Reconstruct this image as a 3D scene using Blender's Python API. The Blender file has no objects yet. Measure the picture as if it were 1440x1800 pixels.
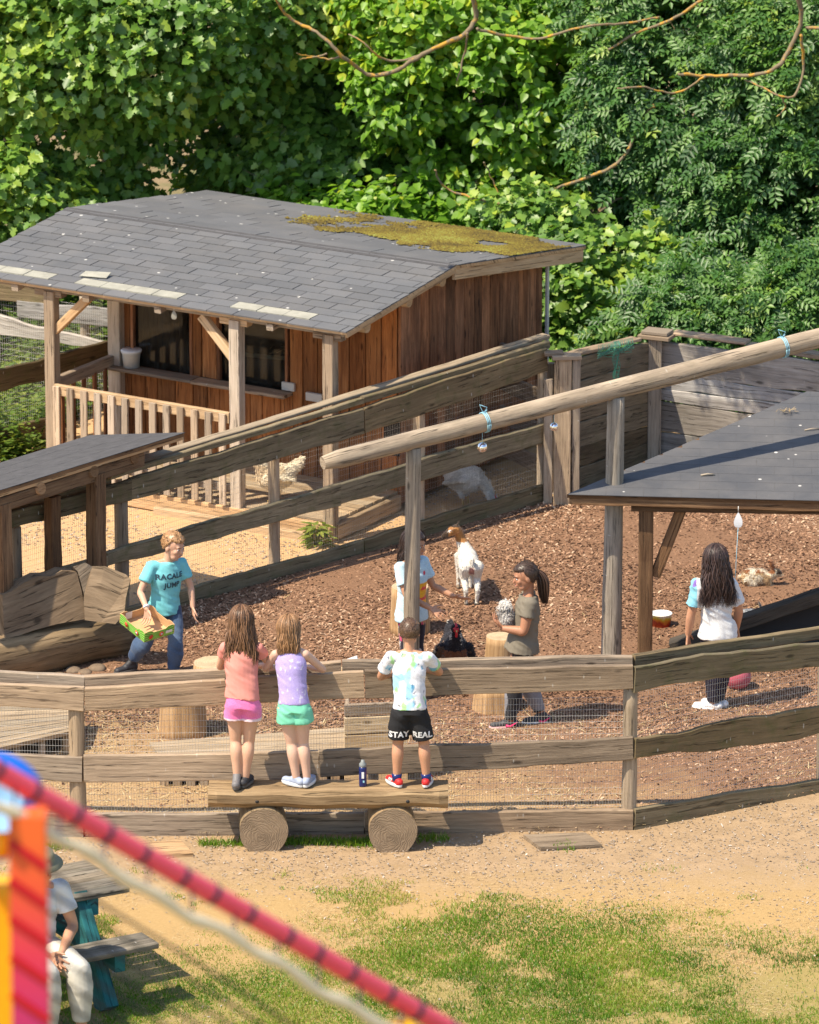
import bpy, bmesh, math, random
import numpy as np
from mathutils import Vector, Matrix
from mathutils.bvhtree import BVHTree
random.seed(7)
RNG = np.random.default_rng(11)
PI = math.pi
scn = bpy.context.scene
COL = scn.collection

# ------------------------------------------------------------------ camera, world, sun, exposure
CAM_H, PITCH, FPX = 15.6, math.radians(16.5), 11000.0
cam_data = bpy.data.cameras.new('camera')
cam = bpy.data.objects.new('camera', cam_data)
COL.objects.link(cam)
cam.location = (0, 0, CAM_H)
cam.rotation_euler = (PI/2 - PITCH, 0, 0)
cam_data.sensor_fit = 'HORIZONTAL'
cam_data.sensor_width = 36.0
cam_data.lens = 36.0*FPX/1440.0
cam_data.clip_start = 0.5
cam_data.clip_end = 900
cam_data.dof.use_dof = True
cam_data.dof.focus_distance = 48.0
cam_data.dof.aperture_fstop = (cam_data.lens/1000.0)/0.042
scn.camera = cam

SUN_EL = math.radians(57)
SUN_TO = Vector((-0.86, -0.51, 0)).normalized()          # towards the sun, on the ground
world = bpy.data.worlds.new('World')
scn.world = world
world.use_nodes = True
wn = world.node_tree
bgn = wn.nodes['Background']
sky = wn.nodes.new('ShaderNodeTexSky')
sky.sky_type = 'NISHITA'
sky.sun_disc = False
sky.sun_elevation = SUN_EL
sky.sun_rotation = math.atan2(SUN_TO.x, SUN_TO.y)
wn.links.new(sky.outputs[0], bgn.inputs[0])
bgn.inputs[1].default_value = 0.15
sl = bpy.data.lights.new('sun', 'SUN')
sl.energy = 4.7
sl.angle = math.radians(0.5)
sl.color = (1.0, 0.88, 0.70)
so = bpy.data.objects.new('sun', sl)
COL.objects.link(so)
sun_vec = Vector((SUN_TO.x*math.cos(SUN_EL), SUN_TO.y*math.cos(SUN_EL), math.sin(SUN_EL)))
so.rotation_euler = sun_vec.to_track_quat('Z', 'Y').to_euler()
so.location = (0, 0, 40)
vs = scn.view_settings
vs.view_transform = 'Standard'
vs.look = 'None'
vs.exposure = 0.66
vs.gamma = 1
vs.use_curve_mapping = False

# ------------------------------------------------------------------ measuring: picture point -> place
fw = Vector((0, math.cos(PITCH), -math.sin(PITCH)))
upv = Vector((0, math.sin(PITCH), math.cos(PITCH)))
CPOS = Vector((0, 0, CAM_H))
def ray(u, v): return fw + Vector((1, 0, 0))*((u-720)/FPX) + upv*((900-v)/FPX)
def G(u, v, z=0.0):
    d = ray(u, v); return CPOS + d*((z-CAM_H)/d.z)
def VPL(a, b, u, v):
    """point of the upright plane through a and b seen at u, v"""
    n = Vector((b.y-a.y, a.x-b.x, 0)); d = ray(u, v)
    return CPOS + d*((a-CPOS).dot(n)/d.dot(n))
def AY(u, v, Y):
    d = ray(u, v); return CPOS + d*(Y/d.y)
def ZAT(p, v):
    d = ray(720, v); return CAM_H + d.z*(p.y/d.y)
Z3 = Vector((0, 0, 1))

# ------------------------------------------------------------------ object helpers
def tag(o, label=None, cat=None, group=None, kind=None):
    if label: o['label'] = label
    if cat: o['category'] = cat
    if group: o['group'] = group
    if kind: o['kind'] = kind
    return o
def thing(name, loc, label, cat, group=None):
    o = bpy.data.objects.new(name, None); COL.objects.link(o)
    o.location = loc; o.empty_display_size = 0.1
    return tag(o, label, cat, group)
def wpos(o):
    if o.parent is None: return o.location.copy()
    return wpos(o.parent)+o.matrix_parent_inverse.translation+o.location
def link(name, me, m=None, parent=None):
    o = bpy.data.objects.new(name, me); COL.objects.link(o)
    if m is not None:
        for mm in (m if isinstance(m, (list, tuple)) else [m]): me.materials.append(mm)
    if parent is not None:
        o.parent = parent
        o.matrix_parent_inverse = Matrix.Translation(-wpos(parent))
    return o
def smooth(me, on=True):
    me.polygons.foreach_set('use_smooth', [on]*len(me.polygons))
def frommesh(name, V, Fc, m=None, parent=None, sm=False, uvs=None):
    me = bpy.data.meshes.new(name)
    me.from_pydata([tuple(v) for v in V], [], Fc)
    if uvs is not None:
        ul = me.uv_layers.new(name='UVMap')
        ul.data.foreach_set('uv', np.asarray(uvs, dtype=np.float32).ravel())
    if sm: smooth(me)
    return link(name, me, m, parent)
def fromnp(name, V, Fc, m=None, parent=None, sm=False, tint=None, col=None):
    """V (n,3), Fc (k,3|4) arrays"""
    V = np.asarray(V, np.float32); Fc = np.asarray(Fc, np.int32)
    k, c = Fc.shape
    me = bpy.data.meshes.new(name)
    me.vertices.add(len(V)); me.vertices.foreach_set('co', V.ravel())
    me.loops.add(k*c); me.loops.foreach_set('vertex_index', Fc.ravel())
    me.polygons.add(k); me.polygons.foreach_set('loop_start', np.arange(0, k*c, c, dtype=np.int32))
    if sm: me.polygons.foreach_set('use_smooth', np.ones(k, bool))
    if tint is not None:
        at = me.attributes.new('tint', 'FLOAT', 'POINT'); at.data.foreach_set('value', np.asarray(tint, np.float32))
    if col is not None:
        at = me.attributes.new('col', 'FLOAT_COLOR', 'POINT')
        c4 = np.ones((len(V), 4), np.float32); c4[:, :3] = col
        at.data.foreach_set('color', c4.ravel())
    me.update(calc_edges=True); me.validate()
    return link(name, me, m, parent)

def _h(i, j, k, s):
    n = (i*374761393 + j*668265263 + k*2147483647 + s*1274126177) & 0xffffffff
    n = ((n ^ (n >> 13))*1274126177) & 0xffffffff
    return ((n ^ (n >> 16)) & 0xffff)/65535.0
def vnoise(p, sc=1.0, seed=0):
    p = np.asarray(p, float)*sc
    if p.ndim == 1: p = p[None]
    i = np.floor(p).astype(np.int64); f = p-i; f = f*f*(3-2*f)
    out = 0
    for dx in (0, 1):
        for dy in (0, 1):
            for dz in (0, 1):
                w = (f[:, 0] if dx else 1-f[:, 0])*(f[:, 1] if dy else 1-f[:, 1])*(f[:, 2] if dz else 1-f[:, 2])
                out = out + w*_h(i[:, 0]+dx, i[:, 1]+dy, i[:, 2]+dz, seed)
    return out
def fnoise(p, sc=1.0, seed=0, o=3):
    s = 0; a = 0.5; t = 0
    for k in range(o):
        s = s+a*vnoise(p, sc*2**k, seed+k*7); t += a; a *= 0.5
    return s/t

# ------------------------------------------------------------------ materials
class NT:
    def __init__(s, name):
        s.m = bpy.data.materials.new(name); s.m.use_nodes = True
        s.t = s.m.node_tree; s.b = s.t.nodes['Principled BSDF']; s.o = s.t.nodes['Material Output']
    def n(s, typ, **kw):
        nd = s.t.nodes.new('ShaderNode'+typ)
        for k, v in kw.items(): setattr(nd, k, v)
        return nd
    def l(s, a, b): s.t.links.new(a, b)
    def tc(s, which='Object'): return s.n('TexCoord').outputs[which]
    def mapv(s, v, sc=(1, 1, 1), loc=None):
        m = s.n('Mapping'); m.inputs['Scale'].default_value = sc
        s.l(v, m.inputs[0])
        if loc is not None: s.l(loc, m.inputs['Location'])
        return m.outputs[0]
    def noise(s, v, scale=5, detail=4, rough=.6, dist=0):
        x = s.n('TexNoise'); x.inputs['Scale'].default_value = scale; x.inputs['Detail'].default_value = detail
        x.inputs['Roughness'].default_value = rough; x.inputs['Distortion'].default_value = dist
        if v is not None: s.l(v, x.inputs['Vector'])
        return x.outputs[0]
    def vor(s, v, scale=5, out='Distance', feature='F1'):
        x = s.n('TexVoronoi'); x.feature = feature; x.inputs['Scale'].default_value = scale
        if v is not None: s.l(v, x.inputs['Vector'])
        return x.outputs[out]
    def ramp(s, f, stops):
        r = s.n('ValToRGB'); e = r.color_ramp.elements
        while len(e) < len(stops): e.new(.5)
        for k, (p, c) in enumerate(stops):
            e[k].position = p
            c = (c, c, c) if isinstance(c, (int, float)) else c
            e[k].color = (*c, 1)
        s.l(f, r.inputs[0]); return r.outputs[0]
    def mix(s, f, a, b, mode='MIX'):
        x = s.n('Mix'); x.data_type = 'RGBA'; x.blend_type = mode
        for val, idx in ((f, 0), (a, 6), (b, 7)):
            if isinstance(val, (int, float)): x.inputs[idx].default_value = val if idx == 0 else (val, val, val, 1)
            elif isinstance(val, tuple): x.inputs[idx].default_value = (*val, 1)
            else: s.l(val, x.inputs[idx])
        return x.outputs[2]
    def math(s, op, a, b=0.5, clamp=False):
        x = s.n('Math'); x.operation = op; x.use_clamp = clamp
        for i, v in enumerate((a, b)):
            if isinstance(v, (int, float)): x.inputs[i].default_value = v
            else: s.l(v, x.inputs[i])
        return x.outputs[0]
    def bump(s, h, strength=.5, dist=.01, prev=None):
        b = s.n('Bump'); b.inputs['Strength'].default_value = strength; b.inputs['Distance'].default_value = dist
        s.l(h, b.inputs['Height'])
        if prev is not None: s.l(prev, b.inputs['Normal'])
        return b.outputs[0]
    def fin(s, color=None, rough=.8, normal=None, spec=None, metal=None):
        if color is not None:
            if isinstance(color, tuple): s.b.inputs['Base Color'].default_value = (*color, 1)
            else: s.l(color, s.b.inputs['Base Color'])
        if isinstance(rough, (int, float)): s.b.inputs['Roughness'].default_value = rough
        else: s.l(rough, s.b.inputs['Roughness'])
        if normal is not None: s.l(normal, s.b.inputs['Normal'])
        if spec is not None: s.b.inputs['Specular IOR Level'].default_value = spec
        if metal is not None: s.b.inputs['Metallic'].default_value = metal
        return s.m

def wood(name, c_dark, c_mid, c_light, moss=0.0, stain=0.25, drop=0.0, grain=34, rnd=.42):
    """planks: UV runs along the board in metres"""
    t = NT(name)
    oi = t.n('ObjectInfo').outputs['Random']
    off = t.math('MULTIPLY', oi, 37.0)
    uv = t.tc('UV')
    v1 = t.mapv(uv, (1.6, grain, 1), off)
    g = t.noise(v1, 1.7, 7, .7, .15)
    v2 = t.mapv(uv, (.7, 7, 1), off)
    g2 = t.noise(v2, 1.3, 5, .65, .5)
    blot = t.noise(t.mapv(uv, (1.1, 3, 1), off), 1.2, 5, .7)
    c = t.ramp(g, [(.3, c_dark), (.5, c_mid), (.68, c_light)])
    c2 = t.ramp(g2, [(.3, c_dark), (.6, c_light)])
    c = t.mix(.45, c, c2)
    c = t.mix(t.ramp(blot, [(.45, 0.0), (.75, stain)]), c, tuple(x*.35 for x in c_dark))
    # cracks along the grain
    cr = t.ramp(t.noise(t.mapv(uv, (.9, 22, 1), off), 2.2, 3, .5), [(.60, 0.0), (.64, .85), (.68, 0.0)])
    c = t.mix(cr, c, tuple(x*.25 for x in c_dark))
    # knots
    kd = t.vor(t.mapv(uv, (2.2, 5.5, 1), off), 1.0)
    c = t.mix(t.ramp(kd, [(.05, .8), (.11, 0.0)]), c, tuple(x*.4 for x in c_dark))
    oi2 = t.math('FRACT', t.math('MULTIPLY', oi, 7.31))
    c = t.mix(1.0, c, t.ramp(oi2, [(0, (1.0, .93, .84)), (.5, (1, 1, 1)), (1, (.95, 1.0, 1.06))]), 'MULTIPLY')
    c = t.mix(1.0, c, t.ramp(oi, [(0, 1-rnd), (1, 1+rnd*.4)]), 'MULTIPLY')
    if moss:
        mz = t.noise(t.tc('Object'), 7, 6, .75)
        c = t.mix(t.ramp(mz, [(.5, 0.0), (.68, moss)]), c, (.085, .095, .03))
    if drop:
        dz = t.vor(t.mapv(uv, (9, 3.2, 1), off), 1.4)
        c = t.mix(t.ramp(dz, [(.05, drop), (.09, 0.0)]), c, (.75, .74, .68))
    n = t.bump(g, .8, .008)
    n = t.bump(t.math('SUBTRACT', g2, cr), .5, .012, n)
    return t.fin(c, .85, n, .25)

M = {}
M['grey'] = wood('weathered_grey_wood', (.15, .11, .078), (.33, .25, .175), (.5, .39, .28), 0, .3, .25)
M['mossy'] = wood('mossy_fence_wood', (.10, .075, .042), (.215, .165, .095), (.34, .27, .16), .5, .35, .4)
M['post'] = wood('post_wood', (.18, .135, .095), (.40, .31, .215), (.55, .44, .32), .1, .25)
M['pole'] = wood('peeled_pole_wood', (.14, .115, .09), (.35, .29, .225), (.50, .43, .34), .12, .45, .2, 26, .05)
M['orange'] = wood('stained_orange_boards', (.15, .05, .02), (.42, .155, .045), (.58, .26, .095), 0, .45, 0, 20, .5)
M['brown'] = wood('dark_stained_boards', (.07, .028, .015), (.30, .12, .05), (.46, .21, .10), 0, .75, 0, 20, .5)
M['tan'] = wood('new_tan_wood', (.30, .18, .09), (.52, .34, .18), (.66, .47, .28), 0, .1, 0, 26, .15)
M['deck'] = wood('deck_wood', (.2, .145, .09), (.38, .28, .175), (.5, .39, .26), 0, .2, 0, 26, .25)
M['white_wood'] = wood('pale_picket_wood', (.28, .22, .16), (.45, .36, .27), (.58, .48, .37), 0, .2)
M['darkpost'] = wood('brown_shelter_wood', (.07, .035, .018), (.19, .10, .05), (.34, .2, .1), 0, .4)
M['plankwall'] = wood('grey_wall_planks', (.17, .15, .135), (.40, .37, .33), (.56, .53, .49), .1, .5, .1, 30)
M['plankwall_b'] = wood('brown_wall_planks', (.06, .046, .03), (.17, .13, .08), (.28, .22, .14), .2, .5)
M['teal'] = wood('teal_painted_timber', (.005, .06, .075), (.012, .115, .13), (.03, .17, .18), 0, .1, 0, 20, .1)
M['log'] = wood('debarked_log', (.11, .07, .035), (.25, .165, .085), (.38, .265, .145), 0, .35, 0, 16)
M['slab'] = wood('sawn_slab_wood', (.10, .07, .045), (.23, .165, .105), (.34, .255, .17), 0, .3, 0, 22)
M['pale_block'] = wood('pale_sawn_timber', (.42, .30, .17), (.62, .48, .3), (.74, .62, .43), 0, .1, 0, 18, .1)

def endgrain(name, c1, c2):
    t = NT(name); o = t.tc('UV')
    w = t.n('TexWave'); w.wave_type = 'RINGS'; w.rings_direction = 'SPHERICAL'
    w.inputs['Scale'].default_value = 14; w.inputs['Distortion'].default_value = 3; w.inputs['Detail'].default_value = 3
    wn_ = t.mix(.12, o, t.n('TexNoise').outputs[1]); t.l(wn_, w.inputs[0])
    c = t.mix(t.ramp(w.outputs[1], [(0, .25), (1, .75)]), c1, c2)
    c = t.mix(t.ramp(t.noise(o, 4, 5), [(.45, 0.0), (.75, .6)]), c, tuple(x*.4 for x in c1))
    return t.fin(c, .9, t.bump(w.outputs[1], .4, .004))
M['endgrain'] = endgrain('log_end_grain', (.2, .14, .085), (.34, .25, .16))
M['stumptop'] = endgrain('stump_cut_face', (.42, .3, .17), (.6, .46, .29))

def speck(name, base, var, scale, spots=None, rough=.9, bump=.3, sc2=None):
    t = NT(name); o = t.tc('Object')
    n = t.noise(o, scale, 6, .7)
    c = t.mix(n, base, var)
    n2 = t.noise(o, scale*.12, 4, .6)
    c = t.mix(1.0, c, t.ramp(n2, [(.3, .8), (.7, 1.15)]), 'MULTIPLY')
    if spots:
        c = t.mix(t.ramp(t.vor(o, spots[0]), [(spots[1]*.7, 1.0), (spots[1], 0.0)]), c, spots[2])
    return t.fin(c, rough, t.bump(n, bump, .006), .25)
def plain(name, c, rough=.6, metal=0, spec=None):
    t = NT(name); o = t.tc('Object')
    n = t.noise(o, 40, 4, .6)
    cc = t.mix(n, tuple(x*.88 for x in c), tuple(min(1, x*1.1) for x in c))
    return t.fin(cc, rough, t.bump(n, .08, .002), spec, metal)

def shingle_mat(name, c1, c2, rnd=.25):
    t = NT(name); o = t.tc('Object'); oi = t.n('ObjectInfo').outputs['Random']
    n = t.noise(o, 160, 4, .8); n2 = t.noise(o, 2.2, 5, .65)
    c = t.mix(n, c1, c2)
    c = t.mix(1.0, c, t.ramp(oi, [(0, 1-rnd), (1, 1+rnd)]), 'MULTIPLY')
    c = t.mix(t.ramp(n2, [(.4, 0.0), (.8, .35)]), c, (.22, .2, .18))
    dr = t.vor(o, 5.5); big = t.noise(o, 9, 3)
    dd = t.math('ADD', dr, t.math('MULTIPLY', big, .08))
    c = t.mix(t.ramp(dd, [(.10, .8), (.13, 0.0)]), c, (.62, .6, .55))
    return t.fin(c, .88, t.bump(n, .5, .003), .3)
M['shingle'] = shingle_mat('grey_bitumen_shingle', (.078, .08, .084), (.155, .157, .163), .12)
M['shingle_dark'] = shingle_mat('slate_blue_bitumen_shingle', (.048, .050, .056), (.105, .107, .115), .025)
M['shingle_pale'] = speck('pale_replacement_shingle', (.27, .26, .21), (.40, .385, .32), 60)
M['felt'] = speck('roof_felt', (.05, .048, .05), (.11, .105, .105), 90)

t = NT('galvanised_wire'); M['wire'] = t.fin((.55, .53, .5), .45, None, .5, .3)
t = NT('fine_dark_wire'); M['wire_dim'] = t.fin((.36, .33, .29), .5, None, .5, .3)
M['black'] = plain('plain_black', (.02, .02, .022), .7)  # small black parts; also stands in for the shade below the ramp
M['darkhole'] = plain('near_black', (.018, .014, .012), .9)  # near-black put in for the shade inside openings and below decks
M['metal'] = plain('hinge_metal', (.55, .54, .5), .5, .2)
M['stringblue'] = plain('pale_blue_twine', (.3, .58, .7), .7)
t = NT('window_glass')
gl = t.n('BsdfGlossy'); gl.inputs['Roughness'].default_value = .04; gl.inputs['Color'].default_value = (1, 1, 1, 1)
tr = t.n('BsdfTransparent'); tr.inputs['Color'].default_value = (.62, .64, .6, 1)
fr = t.n('Fresnel'); fr.inputs['IOR'].default_value = 1.5
df = t.n('BsdfDiffuse'); df.inputs['Color'].default_value = (.35, .32, .27, 1)
ms = t.n('MixShader'); t.l(t.math('MULTIPLY', fr.outputs[0], .25), ms.inputs[0]); t.l(tr.outputs[0], ms.inputs[1]); t.l(gl.outputs[0], ms.inputs[2])
ms2 = t.n('MixShader'); t.l(t.ramp(t.noise(t.tc('Object'), 3, 5, .7), [(.4, .01), (.8, .09)]), ms2.inputs[0])
t.l(ms.outputs[0], ms2.inputs[1]); t.l(df.outputs[0], ms2.inputs[2]); t.l(ms2.outputs[0], t.o.inputs[0])
M['glass'] = t.m
t = NT('mirror_facets'); M['mirror'] = t.fin((.85, .85, .88), .08, None, .5, 1.0)

def tinted(name, stops, rough=.85, trans=0.0, gloss=.2, roughc=.45):
    """colour from the per-piece attribute 'tint'"""
    t = NT(name)
    a = t.n('Attribute'); a.attribute_name = 'tint'
    c = t.ramp(a.outputs['Fac'], stops)
    if not trans: return t.fin(c, rough, None, .3)
    d = t.n('BsdfDiffuse'); t.l(c, d.inputs[0])
    tl = t.n('BsdfTranslucent'); t.l(t.mix(1.0, c, (1.25, 1.35, .5), 'MULTIPLY'), tl.inputs[0])
    m1 = t.n('MixShader'); m1.inputs[0].default_value = trans; t.l(d.outputs[0], m1.inputs[1]); t.l(tl.outputs[0], m1.inputs[2])
    g = t.n('BsdfGlossy'); g.inputs['Roughness'].default_value = roughc; g.inputs[0].default_value = (1, 1, 1, 1)
    m2 = t.n('MixShader'); m2.inputs[0].default_value = gloss*.33; t.l(m1.outputs[0], m2.inputs[1]); t.l(g.outputs[0], m2.inputs[2])
    t.l(m2.outputs[0], t.o.inputs[0])
    return t.m
M['leaf_maple'] = tinted('maple_leaf', [(0, (.03, .085, .012)), (.45, (.095, .205, .028)), (.85, (.19, .33, .05)), (1, (.34, .44, .05))], trans=.35, gloss=.10)
M['leaf_lime'] = tinted('lime_leaf', [(0, (.04, .12, .010)), (.5, (.13, .28, .02)), (.9, (.24, .42, .035)), (1, (.42, .48, .03))], trans=.45, gloss=.08)
M['leaf_ash'] = tinted('ash_leaf', [(0, (.022, .07, .018)), (.5, (.062, .16, .034)), (.9, (.15, .28, .055)), (1, (.26, .36, .06))], trans=.32, gloss=.09)
M['leaf_weed'] = tinted('weed_leaf', [(0, (.05, .11, .012)), (.5, (.12, .2, .03)), (1, (.26, .3, .06))], trans=.4, gloss=.1)
M['grass'] = tinted('grass_blades', [(0, (.05, .13, .006)), (.4, (.115, .24, .014)), (.75, (.22, .31, .03)), (1, (.45, .38, .12))], trans=.35, gloss=.06)
M['chips'] = tinted('bark_chips', [(0, (.05, .024, .014)), (.3, (.165, .085, .048)), (.65, (.31, .172, .10)), (.93, (.42, .26, .16)), (1, (.54, .38, .25))], .9)
M['straw'] = tinted('straw', [(0, (.3, .2, .09)), (.6, (.5, .37, .18)), (1, (.68, .56, .33))], .8)
M['stones'] = tinted('gravel', [(0, (.16, .12, .09)), (.5, (.34, .28, .22)), (1, (.6, .55, .48))], .9)
M['moss'] = tinted('roof_moss', [(0, (.05, .04, .014)), (.35, (.12, .085, .016)), (.7, (.19, .155, .024)), (1, (.22, .24, .05))], .95)
M['colour'] = None
def colattr(name, rough=.7, bump=.2, bs=60, spec=.3, sheen=0):
    t = NT(name); a = t.n('Attribute'); a.attribute_name = 'col'
    n = t.noise(t.tc('Object'), bs, 4, .6)
    c = t.mix(1.0, a.outputs['Color'], t.ramp(n, [(.3, .82), (.7, 1.1)]), 'MULTIPLY')
    m = t.fin(c, rough, t.bump(n, bump, .004), spec)
    if sheen: t.b.inputs['Sheen Weight'].default_value = sheen
    return m
M['fur'] = colattr('animal_coat', .8, .4, 90, .2, .3)
M['cloth'] = colattr('printed_cloth', .8, .12, 120, .2, .2)
M['gloss'] = colattr('printed_plastic', .4, .02, 20, .5)
def bark(name, c1, c2, lichen):
    t = NT(name); o = t.tc('Object')
    n = t.noise(t.mapv(o, (1, 1, .35)), 22, 6, .7)
    c = t.mix(n, c1, c2)
    l = t.noise(o, 9, 5, .7)
    c = t.mix(t.ramp(l, [(.5, 0.0), (.6, lichen)]), c, (.5, .27, .035))
    return t.fin(c, .9, t.bump(n, .7, .01), .2)
M['bark'] = bark('tree_bark', (.07, .055, .038), (.2, .16, .115), .15)
M['bark_lichen'] = bark('lichen_covered_bark', (.13, .1, .06), (.28, .22, .14), .9)

# ------------------------------------------------------------------ timber
def frame(d, up):
    d = d.normalized(); s = d.cross(up)
    if s.length < 1e-4: s = d.cross(Vector((0, 1, 0)))
    s.normalize(); u = s.cross(d).normalized()
    return d, s, u
def beam(name, p0, p1, w, h, mat, parent=None, up=Z3, wav=0.0, seg=None, taper=1.0, seed=None, h1=None, cut0=None, cut1=None):
    """board or squared timber from p0 to p1 (centre line); w across (side), h along up"""
    p0, p1 = Vector(p0), Vector(p1)
    L = (p1-p0).length
    d, s, u = frame(p1-p0, up)
    if seg is None: seg = max(1, int(L/0.12)) if wav else 1
    rr = random.Random(seed if seed is not None else random.random())
    h1 = h if h1 is None else h1
    V = []; ph = [rr.uniform(0, 6.3) for _ in range(6)]
    for i in range(seg+1):
        f = i/seg; x = f*L
        hh = h*(1-f)+h1*f
        a = wav*(math.sin(x*3.1+ph[0])+.6*math.sin(x*7.7+ph[1])+.4*math.sin(x*17+ph[2])+.5*rr.uniform(-1, 1)) if wav else rr.uniform(-1, 1)*.0015
        b = wav*(math.sin(x*2.6+ph[3])+.6*math.sin(x*8.9+ph[4])+.4*math.sin(x*15+ph[5])+.5*rr.uniform(-1, 1)) if wav else rr.uniform(-1, 1)*.0015
        c = p0+(p1-p0)*f
        ww = w*(1+(taper-1)*f)/2
        sk = (wav*.35*math.sin(x*2.2+ph[1])) if wav else 0
        bv = min(.006, ww*.3, hh*.2)
        top, bot = hh/2+a, -hh/2+b
        for (sx, uz) in ((-ww+bv, bot), (ww-bv, bot), (ww, bot+bv), (ww, top-bv), (ww-bv, top), (-ww+bv, top), (-ww, top-bv), (-ww, bot+bv)):
            V.append(c+s*(sx+sk)+u*uz)
    Fc = []; UV = []
    per = [0, w, w, w+h, w+h, 2*w+h, 2*w+h, 2*w+2*h, 2*w+2*h]
    for i in range(seg):
        for k in range(8):
            k2 = (k+1) % 8; a0 = i*8
            Fc.append((a0+k, a0+k2, a0+8+k2, a0+8+k))
            x0, x1 = i/seg*L, (i+1)/seg*L
            UV += [(x0, per[k]), (x0, per[k+1]), (x1, per[k+1]), (x1, per[k])]
    Fc.append(tuple(range(7, -1, -1))); UV += [(0.02*k, per[k]*.3) for k in range(7, -1, -1)]
    n = seg*8; Fc.append(tuple(n+k for k in range(8))); UV += [(L+.02*k, per[k]*.3) for k in range(8)]
    return frommesh(name, V, Fc, mat, parent, False, UV)
def board2(name, a0, a1, b0, b1, thick, mat, parent, wav=.008, n=None):
    """upright board given top-left, top-right, bottom-left, bottom-right points of its front face; thickness goes behind"""
    c0 = (a0+b0)/2; c1 = (a1+b1)/2
    dr = (c1-c0); nrm = Vector((dr.y, -dr.x, 0)).normalized()
    if nrm.y > 0: nrm = -nrm
    off = -nrm*thick/2
    return beam(name, c0+off, c1+off, thick, (a0-b0).length, mat, parent, wav=wav, h1=(a1-b1).length)
def log(name, p0, p1, r0, r1, mat, parent=None, endmat=None, n=16, seg=None, rough=.06, knots=0, bend=0.0, taperend=False, flat=None):
    p0, p1 = Vector(p0), Vector(p1); L = (p1-p0).length
    d, s, u = frame(p1-p0, Z3)
    seg = seg or max(2, int(L/.15))
    rr = random.Random(random.random()); V = []; Fc = []; UV = []; mi = []
    for i in range(seg+1):
        f = i/seg; r = r0*(1-f)+r1*f
        if taperend and i == 0: r *= .72
        c = p0+(p1-p0)*f+u*bend*math.sin(f*PI)
        for k in range(n):
            an = 2*PI*k/n
            q = r*(1+rough*(float(vnoise(np.array([math.cos(an)*1.5+f*L*1.3, math.sin(an)*1.5, f*L*2+r0*31]), 1.3)[0])*2-1))
            cs, sn = math.cos(an)*q, math.sin(an)*q
            if flat is not None: sn = min(sn, flat)
            V.append(c+s*cs+u*sn)
    for i in range(seg):
        for k in range(n):
            k2 = (k+1) % n
            Fc.append((i*n+k, i*n+k2, (i+1)*n+k2, (i+1)*n+k)); mi.append(0)
            x0, x1 = i/seg*L, (i+1)/seg*L; y0, y1 = k/n*2*PI*r0, (k+1)/n*2*PI*r0
            UV += [(x0, y0), (x0, y1), (x1, y1), (x1, y0)]
    em = 1 if endmat else 0
    for base, rev in ((0, True), (seg*n, False)):
        idx = [base+k for k in range(n)]
        if rev: idx.reverse()
        Fc.append(tuple(idx)); mi.append(em)
        for j in idx:
            an = 2*PI*(j-base)/n; UV.append((math.cos(an)*.3, math.sin(an)*.3))
    o = frommesh(name, V, Fc, [mat]+([endmat] if endmat else []), parent, True, UV)
    for p, m_ in zip(o.data.polygons, mi):
        p.material_index = m_
        if len(p.vertices) > 4: p.use_smooth = False
    return o
def slab(name, pts, thick, mat, parent=None, up=None):
    """flat polygon (world points, top face) extruded down by thick"""
    n = len(pts); P = [Vector(p) for p in pts]
    nr = (P[1]-P[0]).cross(P[2]-P[0]).normalized()
    if nr.z < 0: P.reverse(); nr = -nr
    dn = -(up or nr)*thick
    V = P+[p+dn for p in P]
    Fc = [tuple(range(n)), tuple(range(2*n-1, n-1, -1))]+[(i+n, (i+1) % n+n, (i+1) % n, i) for i in range(n)]
    ex = (P[1]-P[0]).normalized(); ey = nr.cross(ex)
    UV = []
    for f in Fc:
        for i in f:
            q = V[i]-P[0]; UV.append((q.dot(ex), q.dot(ey)+q.dot(nr)))
    return frommesh(name, V, Fc, mat, parent, False, UV)
def wires(name, quad, cx, cy, r, mat, parent, top=None):
    """welded wire sheet in the quad bl, br, tr, tl"""
    bl, br, tr, tl = quad
    A = []; B = []
    nx = max(2, int((br-bl).length/cx)); ny = max(2, int((tl-bl).length/cy))
    rr = random.Random(5)
    for i in range(nx+1):
        f = i/nx; A.append(bl.lerp(br, f)); B.append(tl.lerp(tr, f))
    for j in range(ny+1):
        f = j/ny; A.append(bl.lerp(tl, f)); B.append(br.lerp(tr, f))
    A = np.array(A); B = np.array(B); N = len(A)
    # bow each wire a little in its middle
    nv = np.array((br-bl).cross(tl-bl).normalized())
    S = 4; pts = []
    for k in range(S+1):
        f = k/S; c = A*(1-f)+B*f
        w = (vnoise(c, 1.7, 3)-.5)*.02
        pts.append(c+nv[None]*w[:, None])
    d = (B-A)/np.linalg.norm(B-A, axis=1)[:, None]
    s1 = np.tile(nv, (N, 1)); s2 = np.cross(d, s1)
    V = []
    for k in range(S+1):
        for an in (0, 2.094, 4.189):
            V.append(pts[k]+s1*math.cos(an)*r+s2*math.sin(an)*r)
    V = np.stack(V, 1).reshape(-1, 3)      # N, (S+1)*3
    Fc = []
    st = (S+1)*3; base = np.arange(N)*st
    for k in range(S):
        for a in range(3):
            b = (a+1) % 3
            Fc.append(np.stack([base+k*3+a, base+k*3+b, base+k*3+3+b, base+k*3+3+a], 1))
    return fromnp(name, V, np.concatenate(Fc), mat, parent)
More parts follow.
